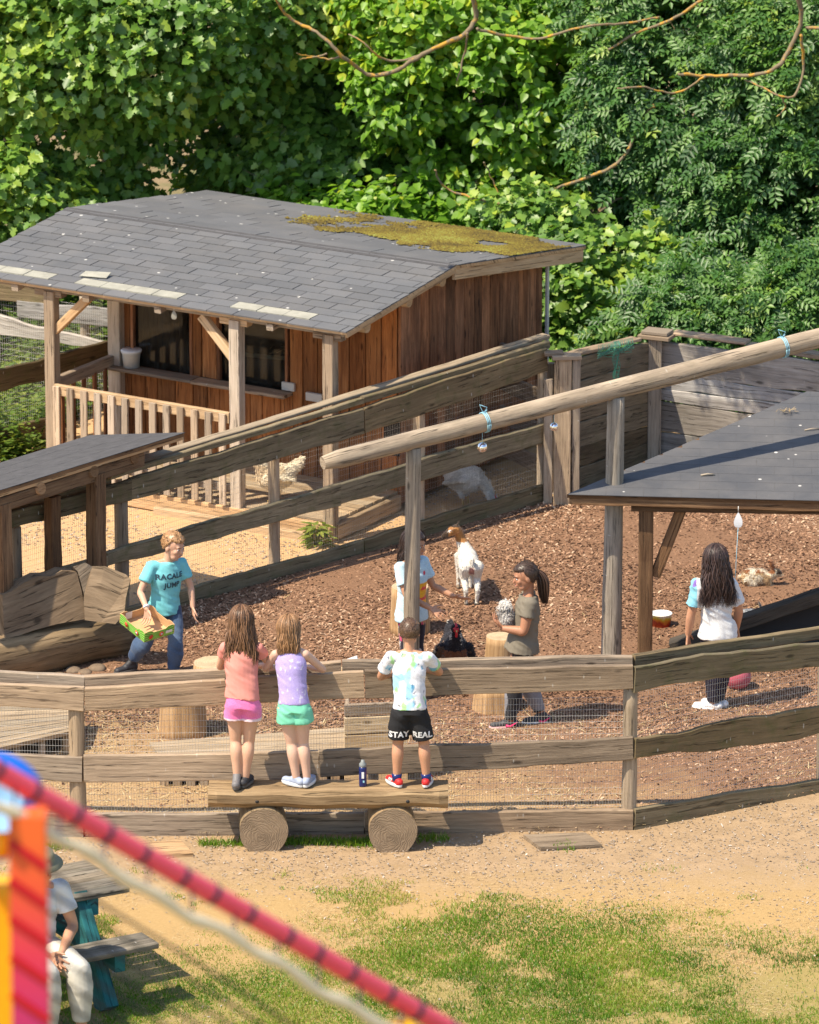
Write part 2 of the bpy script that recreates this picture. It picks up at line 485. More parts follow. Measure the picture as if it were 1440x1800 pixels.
def tube(name, pts, r, mat, parent=None, n=8, cyc=False, radii=None, sm=True):
    pts = [Vector(p) for p in pts]; V = []; Fc = []
    m = len(pts); pn = None
    for i, p in enumerate(pts):
        d = (pts[min(i+1, m-1)]-pts[max(i-1, 0)]).normalized()
        if pn is None: _, s, u = frame(d, Z3)
        else:
            s = (pn-d*pn.dot(d)).normalized(); u = d.cross(s)*-1
        pn = s; u = s.cross(d)
        q = radii[i] if radii else r
        for k in range(n):
            an = 2*PI*k/n; V.append(p+s*math.cos(an)*q+u*math.sin(an)*q)
    for i in range(m-1):
        for k in range(n):
            k2 = (k+1) % n; Fc.append((i*n+k, i*n+k2, (i+1)*n+k2, (i+1)*n+k))
    Fc.append(tuple(range(n-1, -1, -1))); Fc.append(tuple((m-1)*n+k for k in range(n)))
    return frommesh(name, V, Fc, mat, parent, sm)
def boxm(name, c, sx, sy, sz, mat, parent=None, yaw=0, bev=.004):
    bm = bmesh.new(); bmesh.ops.create_cube(bm, size=1)
    for v in bm.verts: v.co = Vector((v.co.x*sx, v.co.y*sy, v.co.z*sz))
    if bev: bmesh.ops.bevel(bm, geom=bm.edges[:], offset=bev, segments=1, affect='EDGES')
    bmesh.ops.transform(bm, matrix=Matrix.Translation(Vector(c)) @ Matrix.Rotation(yaw, 4, 'Z'), verts=bm.verts)
    me = bpy.data.meshes.new(name); bm.to_mesh(me); bm.free()
    return link(name, me, mat, parent)
def lathe(name, c, prof, mat, parent=None, n=20, axis=None, sm=True):
    V = []; Fc = []; c = Vector(c)
    for r, z in prof:
        for k in range(n):
            an = 2*PI*k/n; V.append(Vector((r*math.cos(an), r*math.sin(an), z)))
    for i in range(len(prof)-1):
        for k in range(n):
            k2 = (k+1) % n; Fc.append((i*n+k, i*n+k2, (i+1)*n+k2, (i+1)*n+k))
    if prof[0][0] > 1e-4: Fc.append(tuple(range(n-1, -1, -1)))
    if prof[-1][0] > 1e-4: Fc.append(tuple((len(prof)-1)*n+k for k in range(n)))
    R = axis.to_track_quat('Z', 'Y').to_matrix() if axis is not None else Matrix.Identity(3)
    return frommesh(name, [c+R @ v for v in V], Fc, mat, parent, sm)

# ================================================================== GROUND
def ground_material():
    t = NT('ground_soil'); o = t.tc('Object')
    sep = t.n('SeparateXYZ'); t.l(o, sep.inputs[0])
    fine = t.noise(o, 45, 6, .75); mid = t.noise(o, 5, 5, .65); big = t.noise(o, .9, 4, .6)
    dirt = t.mix(fine, (.24, .155, .085), (.46, .33, .195))
    dirt = t.mix(1.0, dirt, t.ramp(mid, [(.3, .84), (.7, 1.12)]), 'MULTIPLY')
    straw = t.mix(fine, (.30, .19, .078), (.49, .33, .145))
    grassg = t.mix(fine, (.07, .12, .014), (.2, .22, .05))
    wob = t.math('MULTIPLY', t.math('SUBTRACT', mid, .5), 1.2)
    yy = t.math('ADD', sep.outputs[1], wob)
    wob2 = t.math('MULTIPLY', t.math('SUBTRACT', big, .5), 3.0)
    # bare earth by the fence -> dry straw -> grass towards the viewer
    c = t.mix(t.ramp(t.math('MULTIPLY', t.math('SUBTRACT', 43.5, yy), .8, True), [(0, 0.0), (.7, 1.0)]), dirt, straw)
    gy = t.math('ADD', yy, wob2)
    c = t.mix(t.ramp(t.math('MULTIPLY', t.math('SUBTRACT', 42.0, gy), .9, True), [(.1, 0.0), (.9, .4)]), c, grassg)
    # gravel path at the right
    gx = t.math('ADD', t.math('ADD', sep.outputs[0], t.math('MULTIPLY', sep.outputs[1], .9)), wob)
    gravel = t.mix(t.noise(o, 70, 3, .8), (.22, .17, .13), (.5, .42, .35))
    c = t.mix(t.ramp(t.math('MULTIPLY', t.math('SUBTRACT', gx, 41.3), .9, True), [(.1, 0.0), (.8, .75)]), c, c)
    return t.fin(c, .95, t.bump(fine, .5, .01), .15)
def terrain():
    # one sheet to the horizon, denser where the picture looks
    xs = np.concatenate([[-300, -80, -30, -12], np.arange(-6, 6.01, .12), [12, 30, 80, 300]])
    ys = np.concatenate([[-100, 0, 20, 32], np.arange(38, 62.01, .15), [70, 85, 110, 160, 400]])
    X, Y = np.meshgrid(xs, ys)
    P = np.stack([X.ravel(), Y.ravel(), np.zeros(X.size)], 1)
    inn = (np.abs(P[:, 0]) < 7) & (P[:, 1] > 37) & (P[:, 1] < 63)
    P[:, 2] = np.where(inn, (fnoise(P, .9, 3)-.5)*.03-.01, -.01)
    nx, ny = len(xs), len(ys)
    i = np.arange(nx-1)[None, :]+np.arange(ny-1)[:, None]*nx
    F_ = np.stack([i, i+1, i+1+nx, i+nx], -1).reshape(-1, 4)
    o = fromnp('ground', P, F_, ground_material(), None, True)
    tag(o, kind='structure')
terrain()
def sheet(name, poly, z, m, step=.14, amp=.012):
    """a patch of ground: gridded inside a polygon, following small bumps"""
    bm = bmesh.new()
    vs_ = [bm.verts.new((p[0], p[1], 0)) for p in poly]
    f = bm.faces.new(vs_)
    x0, x1 = min(p[0] for p in poly), max(p[0] for p in poly); y0, y1 = min(p[1] for p in poly), max(p[1] for p in poly)
    x = x0+step
    while x < x1:
        bmesh.ops.bisect_plane(bm, geom=bm.verts[:]+bm.edges[:]+bm.faces[:], plane_co=(x, 0, 0), plane_no=(1, 0, 0)); x += step
    y = y0+step
    while y < y1:
        bmesh.ops.bisect_plane(bm, geom=bm.verts[:]+bm.edges[:]+bm.faces[:], plane_co=(0, y, 0), plane_no=(0, 1, 0)); y += step
    P = np.array([v.co[:] for v in bm.verts])
    n = fnoise(P, 1.6, 9)
    for v, q in zip(bm.verts, n): v.co.z = z+(q-.35)*amp*2
    for f in bm.faces: f.smooth = True
    bmesh.ops.recalc_face_normals(bm, faces=bm.faces)
    if sum(f.normal.z for f in bm.faces) < 0: bmesh.ops.reverse_faces(bm, faces=bm.faces)
    me = bpy.data.meshes.new(name); bm.to_mesh(me); bm.free()
    o = link(name, me, m); tag(o, kind='structure'); return o

# fence lines on the ground
FB0, FB1, FB2, FB3 = G(-90, 1464), G(148, 1470), G(1115, 1457), G(1520, 1376)      # front fence
DA, DB = G(340, 1062), G(957, 885)                                               # poultry fence line
dd_ = (DB-DA).normalized()
DL = DA-dd_*3.2                                                                  # far left end
W0, W1, W2 = G(985, 886), G(1150, 806), G(1150, 806)+Vector((3.6, -1.62, 0))           # plank wall

t = NT('bark_mulch_soil'); o_ = t.tc('Object')
f1 = t.noise(o_, 38, 5, .75); f2 = t.noise(o_, 2.0, 5, .65); v1 = t.vor(o_, 42, 'Color')
c_ = t.mix(f1, (.13, .07, .04), (.34, .195, .115))
sp = t.n('SeparateXYZ'); t.l(o_, sp.inputs[0])
# strawy, sandier strip along the front fence and at the left
sf = t.math('ADD', t.math('MULTIPLY', t.math('SUBTRACT', 46.9, sp.outputs[1]), .5), t.math('MULTIPLY', t.math('SUBTRACT', f2, .5), 1.6))
sf = t.math('SUBTRACT', sf, t.math('MULTIPLY', sp.outputs[0], .22))
c_ = t.mix(t.ramp(sf, [(.2, 0.0), (1.0, .85)]), c_, t.mix(f1, (.33, .2, .09), (.58, .41, .22)))
M['mulch'] = t.fin(c_, .95, t.bump(f1, .8, .02), .15)
t = NT('yard_sand'); o_ = t.tc('Object')
f1 = t.noise(o_, 30, 6, .75); f2 = t.noise(o_, 2.5, 5, .65)
c_ = t.mix(f1, (.40, .25, .125), (.64, .44, .25))
c_ = t.mix(t.ramp(f2, [(.35, 0.0), (.7, .5)]), c_, (.56, .33, .13))
M['sand'] = t.fin(c_, .95, t.bump(f1, .5, .012), .15)
t = NT('forest_soil'); o_ = t.tc('Object')
f1 = t.noise(o_, 18, 6, .75); f2 = t.noise(o_, 1.2, 5, .65)
c_ = t.mix(f1, (.14, .10, .05), (.36, .26, .15)); c_ = t.mix(t.ramp(f2, [(.45, 0.0), (.7, .8)]), c_, (.08, .12, .03))
M['forest'] = t.fin(c_, .95, t.bump(f1, .6, .02), .15)

MPOLY = [FB0, FB1, FB2, FB3, FB3+Vector((1.2, 6, 0)), W2, W1, DB, DA, DL]
MPOLY = [(p.x, p.y) for p in MPOLY]
sheet('bark_mulch_ground', MPOLY, .012, M['mulch'])
yard = [DL, DA, DB, W1+Vector((-.02, .05, 0)), Vector((1.6, 56.5, 0)), Vector((-6, 58, 0)), Vector((-7, 50, 0))]
sheet('yard_ground', [(p.x, p.y) for p in yard], .008, M['sand'])
fl = [Vector((-30, 57.5, 0)), Vector((2.0, 56.2, 0)), Vector((8, 52.5, 0)), Vector((30, 52, 0)), Vector((60, 140, 0)), Vector((-60, 140, 0))]
sheet('forest_floor', [(p.x, p.y) for p in fl], .004, M['forest'], 3.0, .1)

def inpoly(P, poly):
    x, y = P[:, 0], P[:, 1]; r = np.zeros(len(P), bool); n = len(poly)
    for i in range(n):
        x1, y1 = poly[i]; x2, y2 = poly[(i+1) % n]
        c = ((y1 > y) != (y2 > y)) & (x < (x2-x1)*(y-y1)/(y2-y1+1e-12)+x1)
        r ^= c
    return r
def flecks(name, P, L, Wd, mat, tint, kind=None, lift=.5, parent=None, yawspread=PI, tilt=.5, z0=.012, curl=.25):
    """many small flat pieces lying at P: each a bent strip of two quads"""
    n = len(P); yaw = RNG.uniform(-yawspread, yawspread, n)
    tx = RNG.normal(0, tilt, n); ty = RNG.normal(0, tilt, n)
    L = L*np.ones(n); Wd = Wd*np.ones(n)
    dx = np.stack([np.cos(yaw), np.sin(yaw), np.sin(tx)*.9], 1); dx /= np.linalg.norm(dx, axis=1)[:, None]
    dy = np.stack([-np.sin(yaw), np.cos(yaw), np.sin(ty)*.9], 1)
    nz = np.cross(dx, dy); nz /= np.linalg.norm(nz, axis=1)[:, None]
    c = P+np.array([0, 0, 1])*(np.abs(dx[:, 2])*L*lift+z0)[:, None]
    V = np.zeros((n, 6, 3))
    for k, (a, e) in enumerate(((-.5, -1), (0, curl), (.5, -1))):
        for j, b in enumerate((-.5, .5)):
            V[:, k*2+j] = c+dx*(a*L)[:, None]+dy*(b*Wd*(1 if k == 1 else .7))[:, None]+nz*((e if k == 1 else 0)*Wd)[:, None]
    b0 = np.arange(n)*6
    F_ = np.concatenate([np.stack([b0, b0+2, b0+3, b0+1], 1), np.stack([b0+2, b0+4, b0+5, b0+3], 1)])
    o = fromnp(name, V.reshape(-1, 3), F_, mat, parent, False, np.repeat(tint, 6))
    if kind: tag(o, kind=kind)
    return o

# bark chips over the goat run
N = 150000
P = np.stack([RNG.uniform(-3.2, 4.2, N), RNG.uniform(44.1, 54.8, N), np.zeros(N)], 1)
P = P[inpoly(P, MPOLY)]
mask = fnoise(P, .7, 5)
strawy = np.clip((46.9-P[:, 1])*.5-P[:, 0]*.24+(mask-.5)*2.6, 0, 1)
P = P[RNG.uniform(0, 1, len(P)) > strawy*.93]
n = len(P)
tn = np.clip(RNG.normal(.5, .25, n)+(fnoise(P, .8, 21)-.5)*1.0, 0, 1)
# a trampled darker strip along the poultry fence
o = flecks('bark_chips', P, RNG.uniform(.012, .042, n), RNG.uniform(.007, .018, n), M['chips'], tn, None, tilt=.38, z0=.014)
tag(o, 'reddish brown bark chips spread over the goat run', 'bark chips', kind='stuff')
# straw and hay bits
N = 26000
P = np.stack([RNG.uniform(-3.2, 4.2, N), RNG.uniform(44.1, 51, N), np.zeros(N)], 1)
P = P[inpoly(P, MPOLY)]
strawy = np.clip((47.2-P[:, 1])*.42-P[:, 0]*.18+(fnoise(P, .9, 15)-.5)*2.2, .02, 1)
P = P[RNG.uniform(0, 1, len(P)) < strawy]; n = len(P)
o = flecks('loose_straw', P, RNG.uniform(.03, .10, n), RNG.uniform(.002, .006, n), M['straw'], RNG.uniform(0, 1, n), tilt=.2, z0=.018)
tag(o, 'loose straw scattered on the soil behind the front fence', 'straw', kind='stuff')
# sand yard crumbs
N = 16000
P = np.stack([RNG.uniform(-4, 1.6, N), RNG.uniform(48.8, 54, N), np.zeros(N)], 1)
P = P[inpoly(P, [(p.x, p.y) for p in yard])]; n = len(P)
o = flecks('yard_crumbs', P, RNG.uniform(.01, .03, n), RNG.uniform(.006, .016, n), M['stones'], RNG.uniform(0, .8, n), tilt=.3, z0=.01)
tag(o, 'earth crumbs and droppings on the sandy hen yard', 'gravel', kind='stuff')
# path gravel in front of the fence
N = 26000
P = np.stack([RNG.uniform(-3.6, 3.8, N), RNG.uniform(39.8, 44.9, N), np.zeros(N)], 1)
P = P[~inpoly(P, MPOLY)]
w_ = np.clip((P[:, 1]-42.6)*.9+(P[:, 0])*.12+(fnoise(P, .9, 33)-.5)*1.5, .05, 1)
P = P[RNG.uniform(0, 1, len(P)) < w_*.9]; n = len(P)
P[:, 2] = -.012
o = flecks('path_gravel', P, RNG.uniform(.006, .02, n)*RNG.choice([1, 1, 1, 1.7], n), RNG.uniform(.005, .014, n), M['stones'], np.clip(RNG.normal(.35, .2, n), 0, 1), tilt=.3, z0=.008)
tag(o, 'small stones on the trodden path in front of the fence', 'gravel', kind='stuff')

# grass
def grass_density(P):
    x, y = P[:, 0], P[:, 1]
    n1 = fnoise(P, .8, 41, 4); n2 = fnoise(P, 3.2, 44, 3)
    edge = 42.45+.25*np.sin(x*1.3+.5)+(n1-.5)*1.9-np.clip(x-.9, 0, 3)*.05-np.clip(-x-.7, 0, 3)*.2
    d = np.clip((edge-y)*1.5, 0, 1)
    # bare patch lower right
    d *= 1-np.clip(1.3-np.hypot((x-2.75)/1.0, (y-41.0)/.55), 0, 1)*.95
    tufts = np.clip((n2-.655)*14, 0, 1)*np.clip((43.5-y)*.8+.1, 0, 1)
    return np.clip(np.maximum(d*np.clip((n2-.28)*4, .12, 1), tufts*.75), 0, 1)
def blades(name, P, hgt, wid, mat, tint, parent=None, lean=.45):
    n = len(P); yaw = RNG.uniform(0, 2*PI, n); ln = RNG.normal(0, lean, (n, 2))
    s = np.stack([np.cos(yaw), np.sin(yaw), np.zeros(n)], 1)
    hgt = hgt*np.ones(n)
    tip = P+np.stack([ln[:, 0]*hgt, ln[:, 1]*hgt, hgt*np.sqrt(np.clip(1-ln[:, 0]**2*.5, .2, 1))], 1)
    mid = P*.5+tip*.5+np.array([0, 0, 1])*(hgt*.12)[:, None]
    w = (wid*np.ones(n))[:, None]
    V = np.stack([P-s*w, P+s*w, mid-s*w*.8, mid+s*w*.8, tip, tip], 1)[:, :5]
    b = np.arange(n)*5
    F_ = np.concatenate([np.stack([b, b+1, b+3], 1), np.stack([b, b+3, b+2], 1), np.stack([b+2, b+3, b+4], 1)])
    return fromnp(name, V.reshape(-1, 3), F_, mat, parent, False, np.repeat(tint, 5))
N = 440000
P = np.stack([RNG.uniform(-3.4, 3.6, N), RNG.uniform(39.6, 43.8, N), np.full(N, -.012)], 1)
d = grass_density(P); P = P[RNG.uniform(0, 1, N) < d*.7]; n = len(P)
dry = fnoise(P, 1.3, 61, 4)
o = blades('grass', P, RNG.uniform(.012, .034, n)*(.5+1.0*fnoise(P, 2.5, 63)), .0028, M['grass'], np.clip(RNG.normal(.42, .18, n)+(dry-.5)*1.3+np.clip((P[:, 1]-41.9)*.25, 0, .4), 0, 1))
tag(o, 'patchy green lawn in the foreground below the path', 'grass', kind='stuff')
N = 110000
P = np.stack([RNG.uniform(-3.4, 3.6, N), RNG.uniform(39.8, 43.7, N), np.full(N, -.012)], 1)
w_ = np.clip((43.6-P[:, 1])*.6, 0, 1)*np.clip((fnoise(P, 1.7, 71)-.3)*2.5, 0, 1)*(1-.75*grass_density(P))
P = P[RNG.uniform(0, 1, N) < w_]; n = len(P)
o = flecks('dry_grass', P, RNG.uniform(.015, .05, n), .0022, M['straw'], RNG.uniform(.0, .9, n), tilt=.2, z0=.006, curl=.05)
tag(o, 'dead straw coloured grass on the trodden lawn edge', 'dry grass', kind='stuff')
# grass tufts under the bench and along the kerb
pts = []
for (u0, u1, v, k) in ((500, 655, 1480, 900), (735, 790, 1474, 200), (350, 430, 1482, 350), (600, 660, 1483, 200), (80, 130, 1488, 160), (970, 1010, 1490, 90)):
    for _ in range(k):
        g = G(random.uniform(u0, u1), v+random.gauss(0, 3)); pts.append((g.x, g.y, -.01))
P = np.array(pts); n = len(P)
o = blades('kerb_grass', P, RNG.uniform(.02, .06, n), .003, M['grass'], np.clip(RNG.normal(.45, .2, n), 0, 1))
tag(o, 'yellowish grass growing along the kerb board under the bench', 'grass', kind='stuff')

# ================================================================== FRONT FENCE
fence = thing('plank_fence', G(630, 1464), 'weathered plank fence with wire mesh, which three children lean on', 'fence')
segs = [(FB0, FB1), (FB1, FB2), (FB2, FB3)]
# rows: (v at left of segment top/bottom, v at right top/bottom)
def q(seg, uL, tL, bL, uR, tR, bR, thick, back=0.0, wav=.003, mat='grey', name='board'):
    a, b = seg
    off = Vector((a.y-b.y, b.x-a.x, 0)).normalized()*back
    if off.y < 0: off = -off
    a, b = a+off, b+off
    return board2(name, VPL(a, b, uL, tL), VPL(a, b, uR, tR), VPL(a, b, uL, bL), VPL(a, b, uR, bR), thick, M[mat], fence, wav)
S0, S1, S2 = segs
q(S0, -90, 1198, 1234, 147, 1209, 1251, .045)
q(S0, -90, 1322, 1362, 144, 1331, 1376, .045)
q(S0, -90, 1425, 1470, 146, 1430, 1474, .05)
q(S0, -90, 1176, 1200, 148, 1190, 1212, .05, .15)
q(S1, 149, 1210, 1250, 640, 1180, 1228, .045); q(S1, 642, 1180, 1229, 1113, 1170, 1211, .045)
q(S1, 147, 1329, 1376, 560, 1322, 1372, .045); q(S1, 562, 1320, 1368, 1113, 1297, 1337, .045, wav=.006)
q(S1, 150, 1432, 1476, 640, 1430, 1472, .05); q(S1, 642, 1429, 1472, 1113, 1425, 1463, .05)
q(S1, 149, 1190, 1213, 600, 1164, 1187, .055, .15); q(S1, 602, 1163, 1187, 1112, 1154, 1175, .055, .15)
q(S2, 1117, 1172, 1213, 1520, 1118, 1162, .045, wav=.011, mat='mossy')
q(S2, 1117, 1298, 1336, 1520, 1232, 1281, .045, wav=.013, mat='mossy')
q(S2, 1117, 1422, 1463, 1520, 1360, 1400, .05, wav=.006, mat='mossy')
q(S2, 1117, 1152, 1172, 1520, 1092, 1114, .055, .15, mat='mossy')
def fpost(u, v, top, r, seg, back=.08, sq=False, name='post', par=None, mat='post'):
    a, b = seg; off = Vector((a.y-b.y, b.x-a.x, 0)).normalized()
    if off.y < 0: off = -off
    a, b = a+off*back, b+off*back
    p = VPL(a, b, u, v); p.z = -.05
    return log(name, p, Vector((p.x+random.uniform(-.008, .008), p.y, top)), r, r*.94, M[mat], par or fence, M['endgrain'], 12, rough=.09)
fpost(138, 1440, 1.08, .062, S1); fpost(1106, 1440, 1.1, .058, S1); fpost(656, 1440, .43, .04, S1, .1)
fpost(1447, 1380, 1.1, .055, S2)
def wq(a, b, u0, u1, z0, z1, back, cx=.021, cy=.047, r=.0011, par=None, mat='wire', extra=0):
    off = Vector((a.y-b.y, b.x-a.x, 0)).normalized()
    if off.y < 0: off = -off
    a, b = a+off*back, b+off*back
    L = lambda u: VPL(a, b, u, 1300)
    p0, p1 = L(u0), L(u1)
    f = lambda p, z: Vector((p.x, p.y, z))
    return wires('wire_mesh', (f(p0, z0), f(p1, z0), f(p1, z1), f(p0, z1)), cx, cy, r, M[mat], par)
wq(FB0, FB1, -90, 137, .02, 1.02, .065, par=fence)
wq(FB1, FB2, 150, 1110, .02, 1.02, .065, par=fence)
wq(FB2, FB3, 1118, 1520, .02, 1.05, .065, par=fence)

# ================================================================== POULTRY FENCE (diagonal)
pf = thing('poultry_fence', DA.lerp(DB, .5), 'mossy diagonal plank fence with fine mesh closing off the hen yard', 'fence')
def r_(uL, tL, bL, uR, tR, bR, thick=.05, back=0.0, wav=.006, mat='mossy', name='board'):
    off = Vector((-.707, .707, 0))*back
    a, b = DA+off, DB+off
    return board2(name, VPL(a, b, uL, tL), VPL(a, b, uR, tR), VPL(a, b, uL, bL), VPL(a, b, uR, bR), thick, M[mat], pf, wav)
r_(-60, 922, 950, 232, 844, 878); r_(232, 842, 880, 640, 718, 764); r_(642, 716, 763, 963, 610, 654)
r_(-60, 1046, 1070, 190, 975, 1004); r_(190, 970, 996, 600, 851, 889); r_(600, 850, 888, 962, 743, 778)
r_(100, 1105, 1135, 345, 1034, 1062); r_(343, 1032, 1063, 640, 950, 983); r_(642, 948, 984, 958, 851, 884)
r_(196, 833, 843, 640, 700, 710, .05, .03, .003); r_(640, 699, 709, 967, 600, 612, .05, .03, .003)
r_(196, 826, 831, 967, 589, 596, .10, .14, .002, 'deck', 'cap_board')
r_(-60, 905, 920, 196, 838, 855, .04, .12, .004)
for u, v, top, r in ((27, 1150, 1.05, .05), (213, 1095, 1.10, .062), (482, 1020, 1.20, .052), (736, 950, 1.27, .045), (951, 885, 1.38, .04)):
    a, b = DA+Vector((-.707, .707, 0))*.085, DB+Vector((-.707, .707, 0))*.085
    p = VPL(a, b, u, 900); p.z = -.03
    beam('post', p, Vector((p.x, p.y, top)), r*1.9, r*1.6, M['post'], pf, up=Vector((.707, .707, 0)), wav=.004) if u in (736,) else \
        log('post', p, Vector((p.x, p.y, top)), r, r*.93, M['post'], pf, M['endgrain'], 12)
wq(DA, DB, -60, 958, .02, 1.12, .07, .021, .047, .0009, pf, 'wire_dim')

# ================================================================== PLANK WALL (back right)
pw = thing('plank_wall', W1, 'grey plank wall with capped corner post behind the low shelter', 'wall')
def wallrun(a, b, uL, uR, TL, TR, wav, mats, thick=.045, back=0):
    for (tl, bl), (tr_, br) in zip(TL, TR):
        board2('plank', VPL(a, b, uL, tl), VPL(a, b, uR, tr_), VPL(a, b, uL, bl), VPL(a, b, uR, br), thick*random.uniform(.8, 1.3), M[random.choice(mats)], pw, wav)
a1 = [632, 672, 708, 745, 790, 825, 866]; b1 = [600, 636, 668, 706, 748, 778, 812]
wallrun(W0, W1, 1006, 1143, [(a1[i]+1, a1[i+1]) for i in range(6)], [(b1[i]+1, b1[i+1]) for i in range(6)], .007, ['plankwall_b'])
a2 = [598, 655, 681, 704, 757, 805]
k2 = .135
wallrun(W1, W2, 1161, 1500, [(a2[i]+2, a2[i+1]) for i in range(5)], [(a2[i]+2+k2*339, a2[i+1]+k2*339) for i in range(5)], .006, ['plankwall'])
# top caps
board2('cap_board', VPL(W1, W2, 1180, 584), VPL(W1, W2, 1310, 602), VPL(W1, W2, 1180, 590), VPL(W1, W2, 1310, 608), .14, M['grey'], pw, .003)
board2('cap_board', VPL(W1, W2, 1312, 606), VPL(W1, W2, 1500, 634), VPL(W1, W2, 1312, 612), VPL(W1, W2, 1500, 641), .14, M['grey'], pw, .003)
board2('cap_board', VPL(W0, W1, 994, 626), VPL(W0, W1, 1128, 594), VPL(W0, W1, 994, 632), VPL(W0, W1, 1128, 600), .12, M['grey'], pw, .003)
cp = VPL(W0, W1, 1149, 800); zt = ZAT(cp, 592)
beam('post', Vector((cp.x, cp.y-.06, -.03)), Vector((cp.x, cp.y-.06, zt)), .12, .11, M['post'], pw, up=Vector((0, 1, 0)), wav=.004)
boxm('post_cap', (cp.x+.02, cp.y-.05, zt+.025), .3, .22, .035, M['grey'], pw, -.4)
boxm('post_cap', (cp.x+.02, cp.y-.05, zt+.062), .25, .17, .03, M['grey'], pw, -.4)
gp = G(988, 888); zt = ZAT(gp, 632)
beam('post', Vector((gp.x, gp.y, -.02)), Vector((gp.x, gp.y, zt)), .15, .05, M['post'], pw, up=Vector((0, 1, 0)), wav=.006)
beam('post', Vector((gp.x+.12, gp.y+.02, -.02)), Vector((gp.x+.12, gp.y+.02, zt+.01)), .07, .06, M['grey'], pw, up=Vector((0, 1, 0)), wav=.002)
beam('post', Vector((gp.x-.125, gp.y+.03, .0)), Vector((gp.x-.125, gp.y+.03, ZAT(gp, 668))), .08, .05, M['post'], pw, up=Vector((0, 1, 0)), wav=.006)
boxm('post_cap', (gp.x+.03, gp.y+.02, zt+.022), .26, .13, .035, M['grey'], pw, .1)
boxm('post_cap', (gp.x-.08, gp.y+.05, zt+.045), .17, .12, .03, M['grey'], pw, .1)

# ================================================================== SHED
P3 = G(582, 953)
TH = math.radians(31)
SA = Vector((-math.cos(TH), math.sin(TH), 0)); SB = Vector((math.sin(TH), math.cos(TH), 0))
def S(a, b, z): return P3+SA*a+SB*b+Z3*z
def SF(b, u, v):   # point on the plane parallel to the front at depth b
    return VPL(S(0, b, 0), S(1, b, 0), u, v)
def SS(a, u, v):
    return VPL(S(a, 0, 0), S(a, 1, 0), u, v)
shed = thing('hen_house', S(1.4, 2.3, 0), 'orange brown hen house with shingled roof, mossy at its right rear, and picketed porch', 'shed')
AL, AR = 2.93, -.02           # wall ends
DK = .2                      # deck height
ZE, ZR, ZB = 1.93, 2.12, 1.80  # eave, ridge, rear
bE, bR_, bB = -.12, 1.72, 4.02
aL, aR = 3.86, -.24
# deck
for i in range(8):
    b0 = .0+i*.135
    beam('deck_board', S(2.9, b0+.07, DK-.02), S(-.02, b0+.07, DK-.02), .125, .03, M['deck'], shed)
beam('deck_beam', S(2.95, -.03, .1), S(-.05, -.03, .1), .05, .15, M['tan'], shed, wav=.002)
beam('deck_beam', S(-.05, -.0, .1), S(-.05, 1.05, .1), .05, .14, M['deck'], shed, wav=.002)
beam('deck_beam', S(1.75, -.10, .03), S(-.02, -.10, .03), .06, .10, M['tan'], shed, wav=.002)
# porch posts
for a, mname in ((2.88, 'white_wood'), (.95, 'white_wood'), (0.0, 'grey')):
    beam('porch_post', S(a, 0, -.02), S(a, 0, ZE-.07), .105, .1, M[mname], shed, up=SB, wav=.0015)
    beam('post_bracket', S(a+.16, .02, ZE-.09), S(a-.12, .02, ZE-.09), .09, .06, M['tan' if a < 1 and a > 0 else 'grey'], shed)
def brace(a0, z0, a1, z1): beam('brace', S(a0, .02, z0), S(a1, .02, z1), .07, .075, M['tan'], shed)
brace(2.85, 1.50, 2.50, 1.84); brace(.99, 1.5, 1.32, 1.84)
beam('eave_beam', S(3.5, .02, ZE-.045), S(-.15, .02, ZE-.045), .08, .06, M['white_wood'], shed)
# picket rail along the front
zr = ZAT(S(2.7, 0, 0), 690)
zr = .98
beam('top_rail', S(2.83, -.04, zr), S(1.0, -.04, zr), .045, .10, M['tan'], shed)
beam('bottom_rail', S(2.83, -.02, DK+.14), S(1.0, -.02, DK+.14), .03, .08, M['white_wood'], shed)
for i in range(13):
    a = 2.79-i*.1445
    beam('picket', S(a, -.078, DK+.0), S(a, -.078, zr+.035+random.uniform(-.004, .004)), .068, .024, M['white_wood'], shed, up=SB)
# left side rail
beam('side_rail', S(2.9, .05, zr+.02), S(2.93, 1.05, zr+.0), .06, .11, M['grey'], shed)
for i in range(5):
    beam('side_picket', S(2.9, .18+i*.17, DK), S(2.9, .18+i*.17, zr-.03), .05, .022, M['brown'], shed, up=SA)
# front wall below the windows
SILL = ZAT(SF(1.1, 360, 700), 663)
sills = [(SF(1.1, 205, 641)), (SF(1.1, 512, 687))]
ZS = (sills[0].z+sills[1].z)/2
def along(p): return (p-S(0, 1.1, 0)).dot(SA)
a0s, a1s = along(sills[0]), along(sills[1])
a = 2.92
while a > a1s+.02:
    w_ = random.choice((.15, .17, .19, .13))
    w_ = min(w_, a-a1s)
    beam('plank', S(a-w_/2, 1.1, DK-.02), S(a-w_/2, 1.1, ZS-.02), w_-.006, .028+random.uniform(0, .012), M['orange'], shed, up=SB)
    a -= w_
beam('window_sill', S(2.98, 1.0, ZS), S((2.98+a1s)/2, 1.0, ZS), .17, .03, M['grey'], shed)
beam('window_sill', S((2.98+a1s)/2-.005, 1.0, ZS-.004), S(a1s-.03, 1.0, ZS-.008), .17, .03, M['grey'], shed)
# right part of the front wall: door and boards
a = a1s
seq = (.13, .15, .16, .17, .17, .16, .16, .12)
for i, w_ in enumerate(seq):
    w_ = min(w_, a-AR)
    if w_ <= .01: break
    o = beam('plank', S(a-w_/2, 1.1, DK-.02), S(a-w_/2, 1.1, 2.0), w_-.007, .03+(.02 if i in (0, 3) else random.uniform(0, .008)), M['orange'], shed, up=SB)
    a -= w_
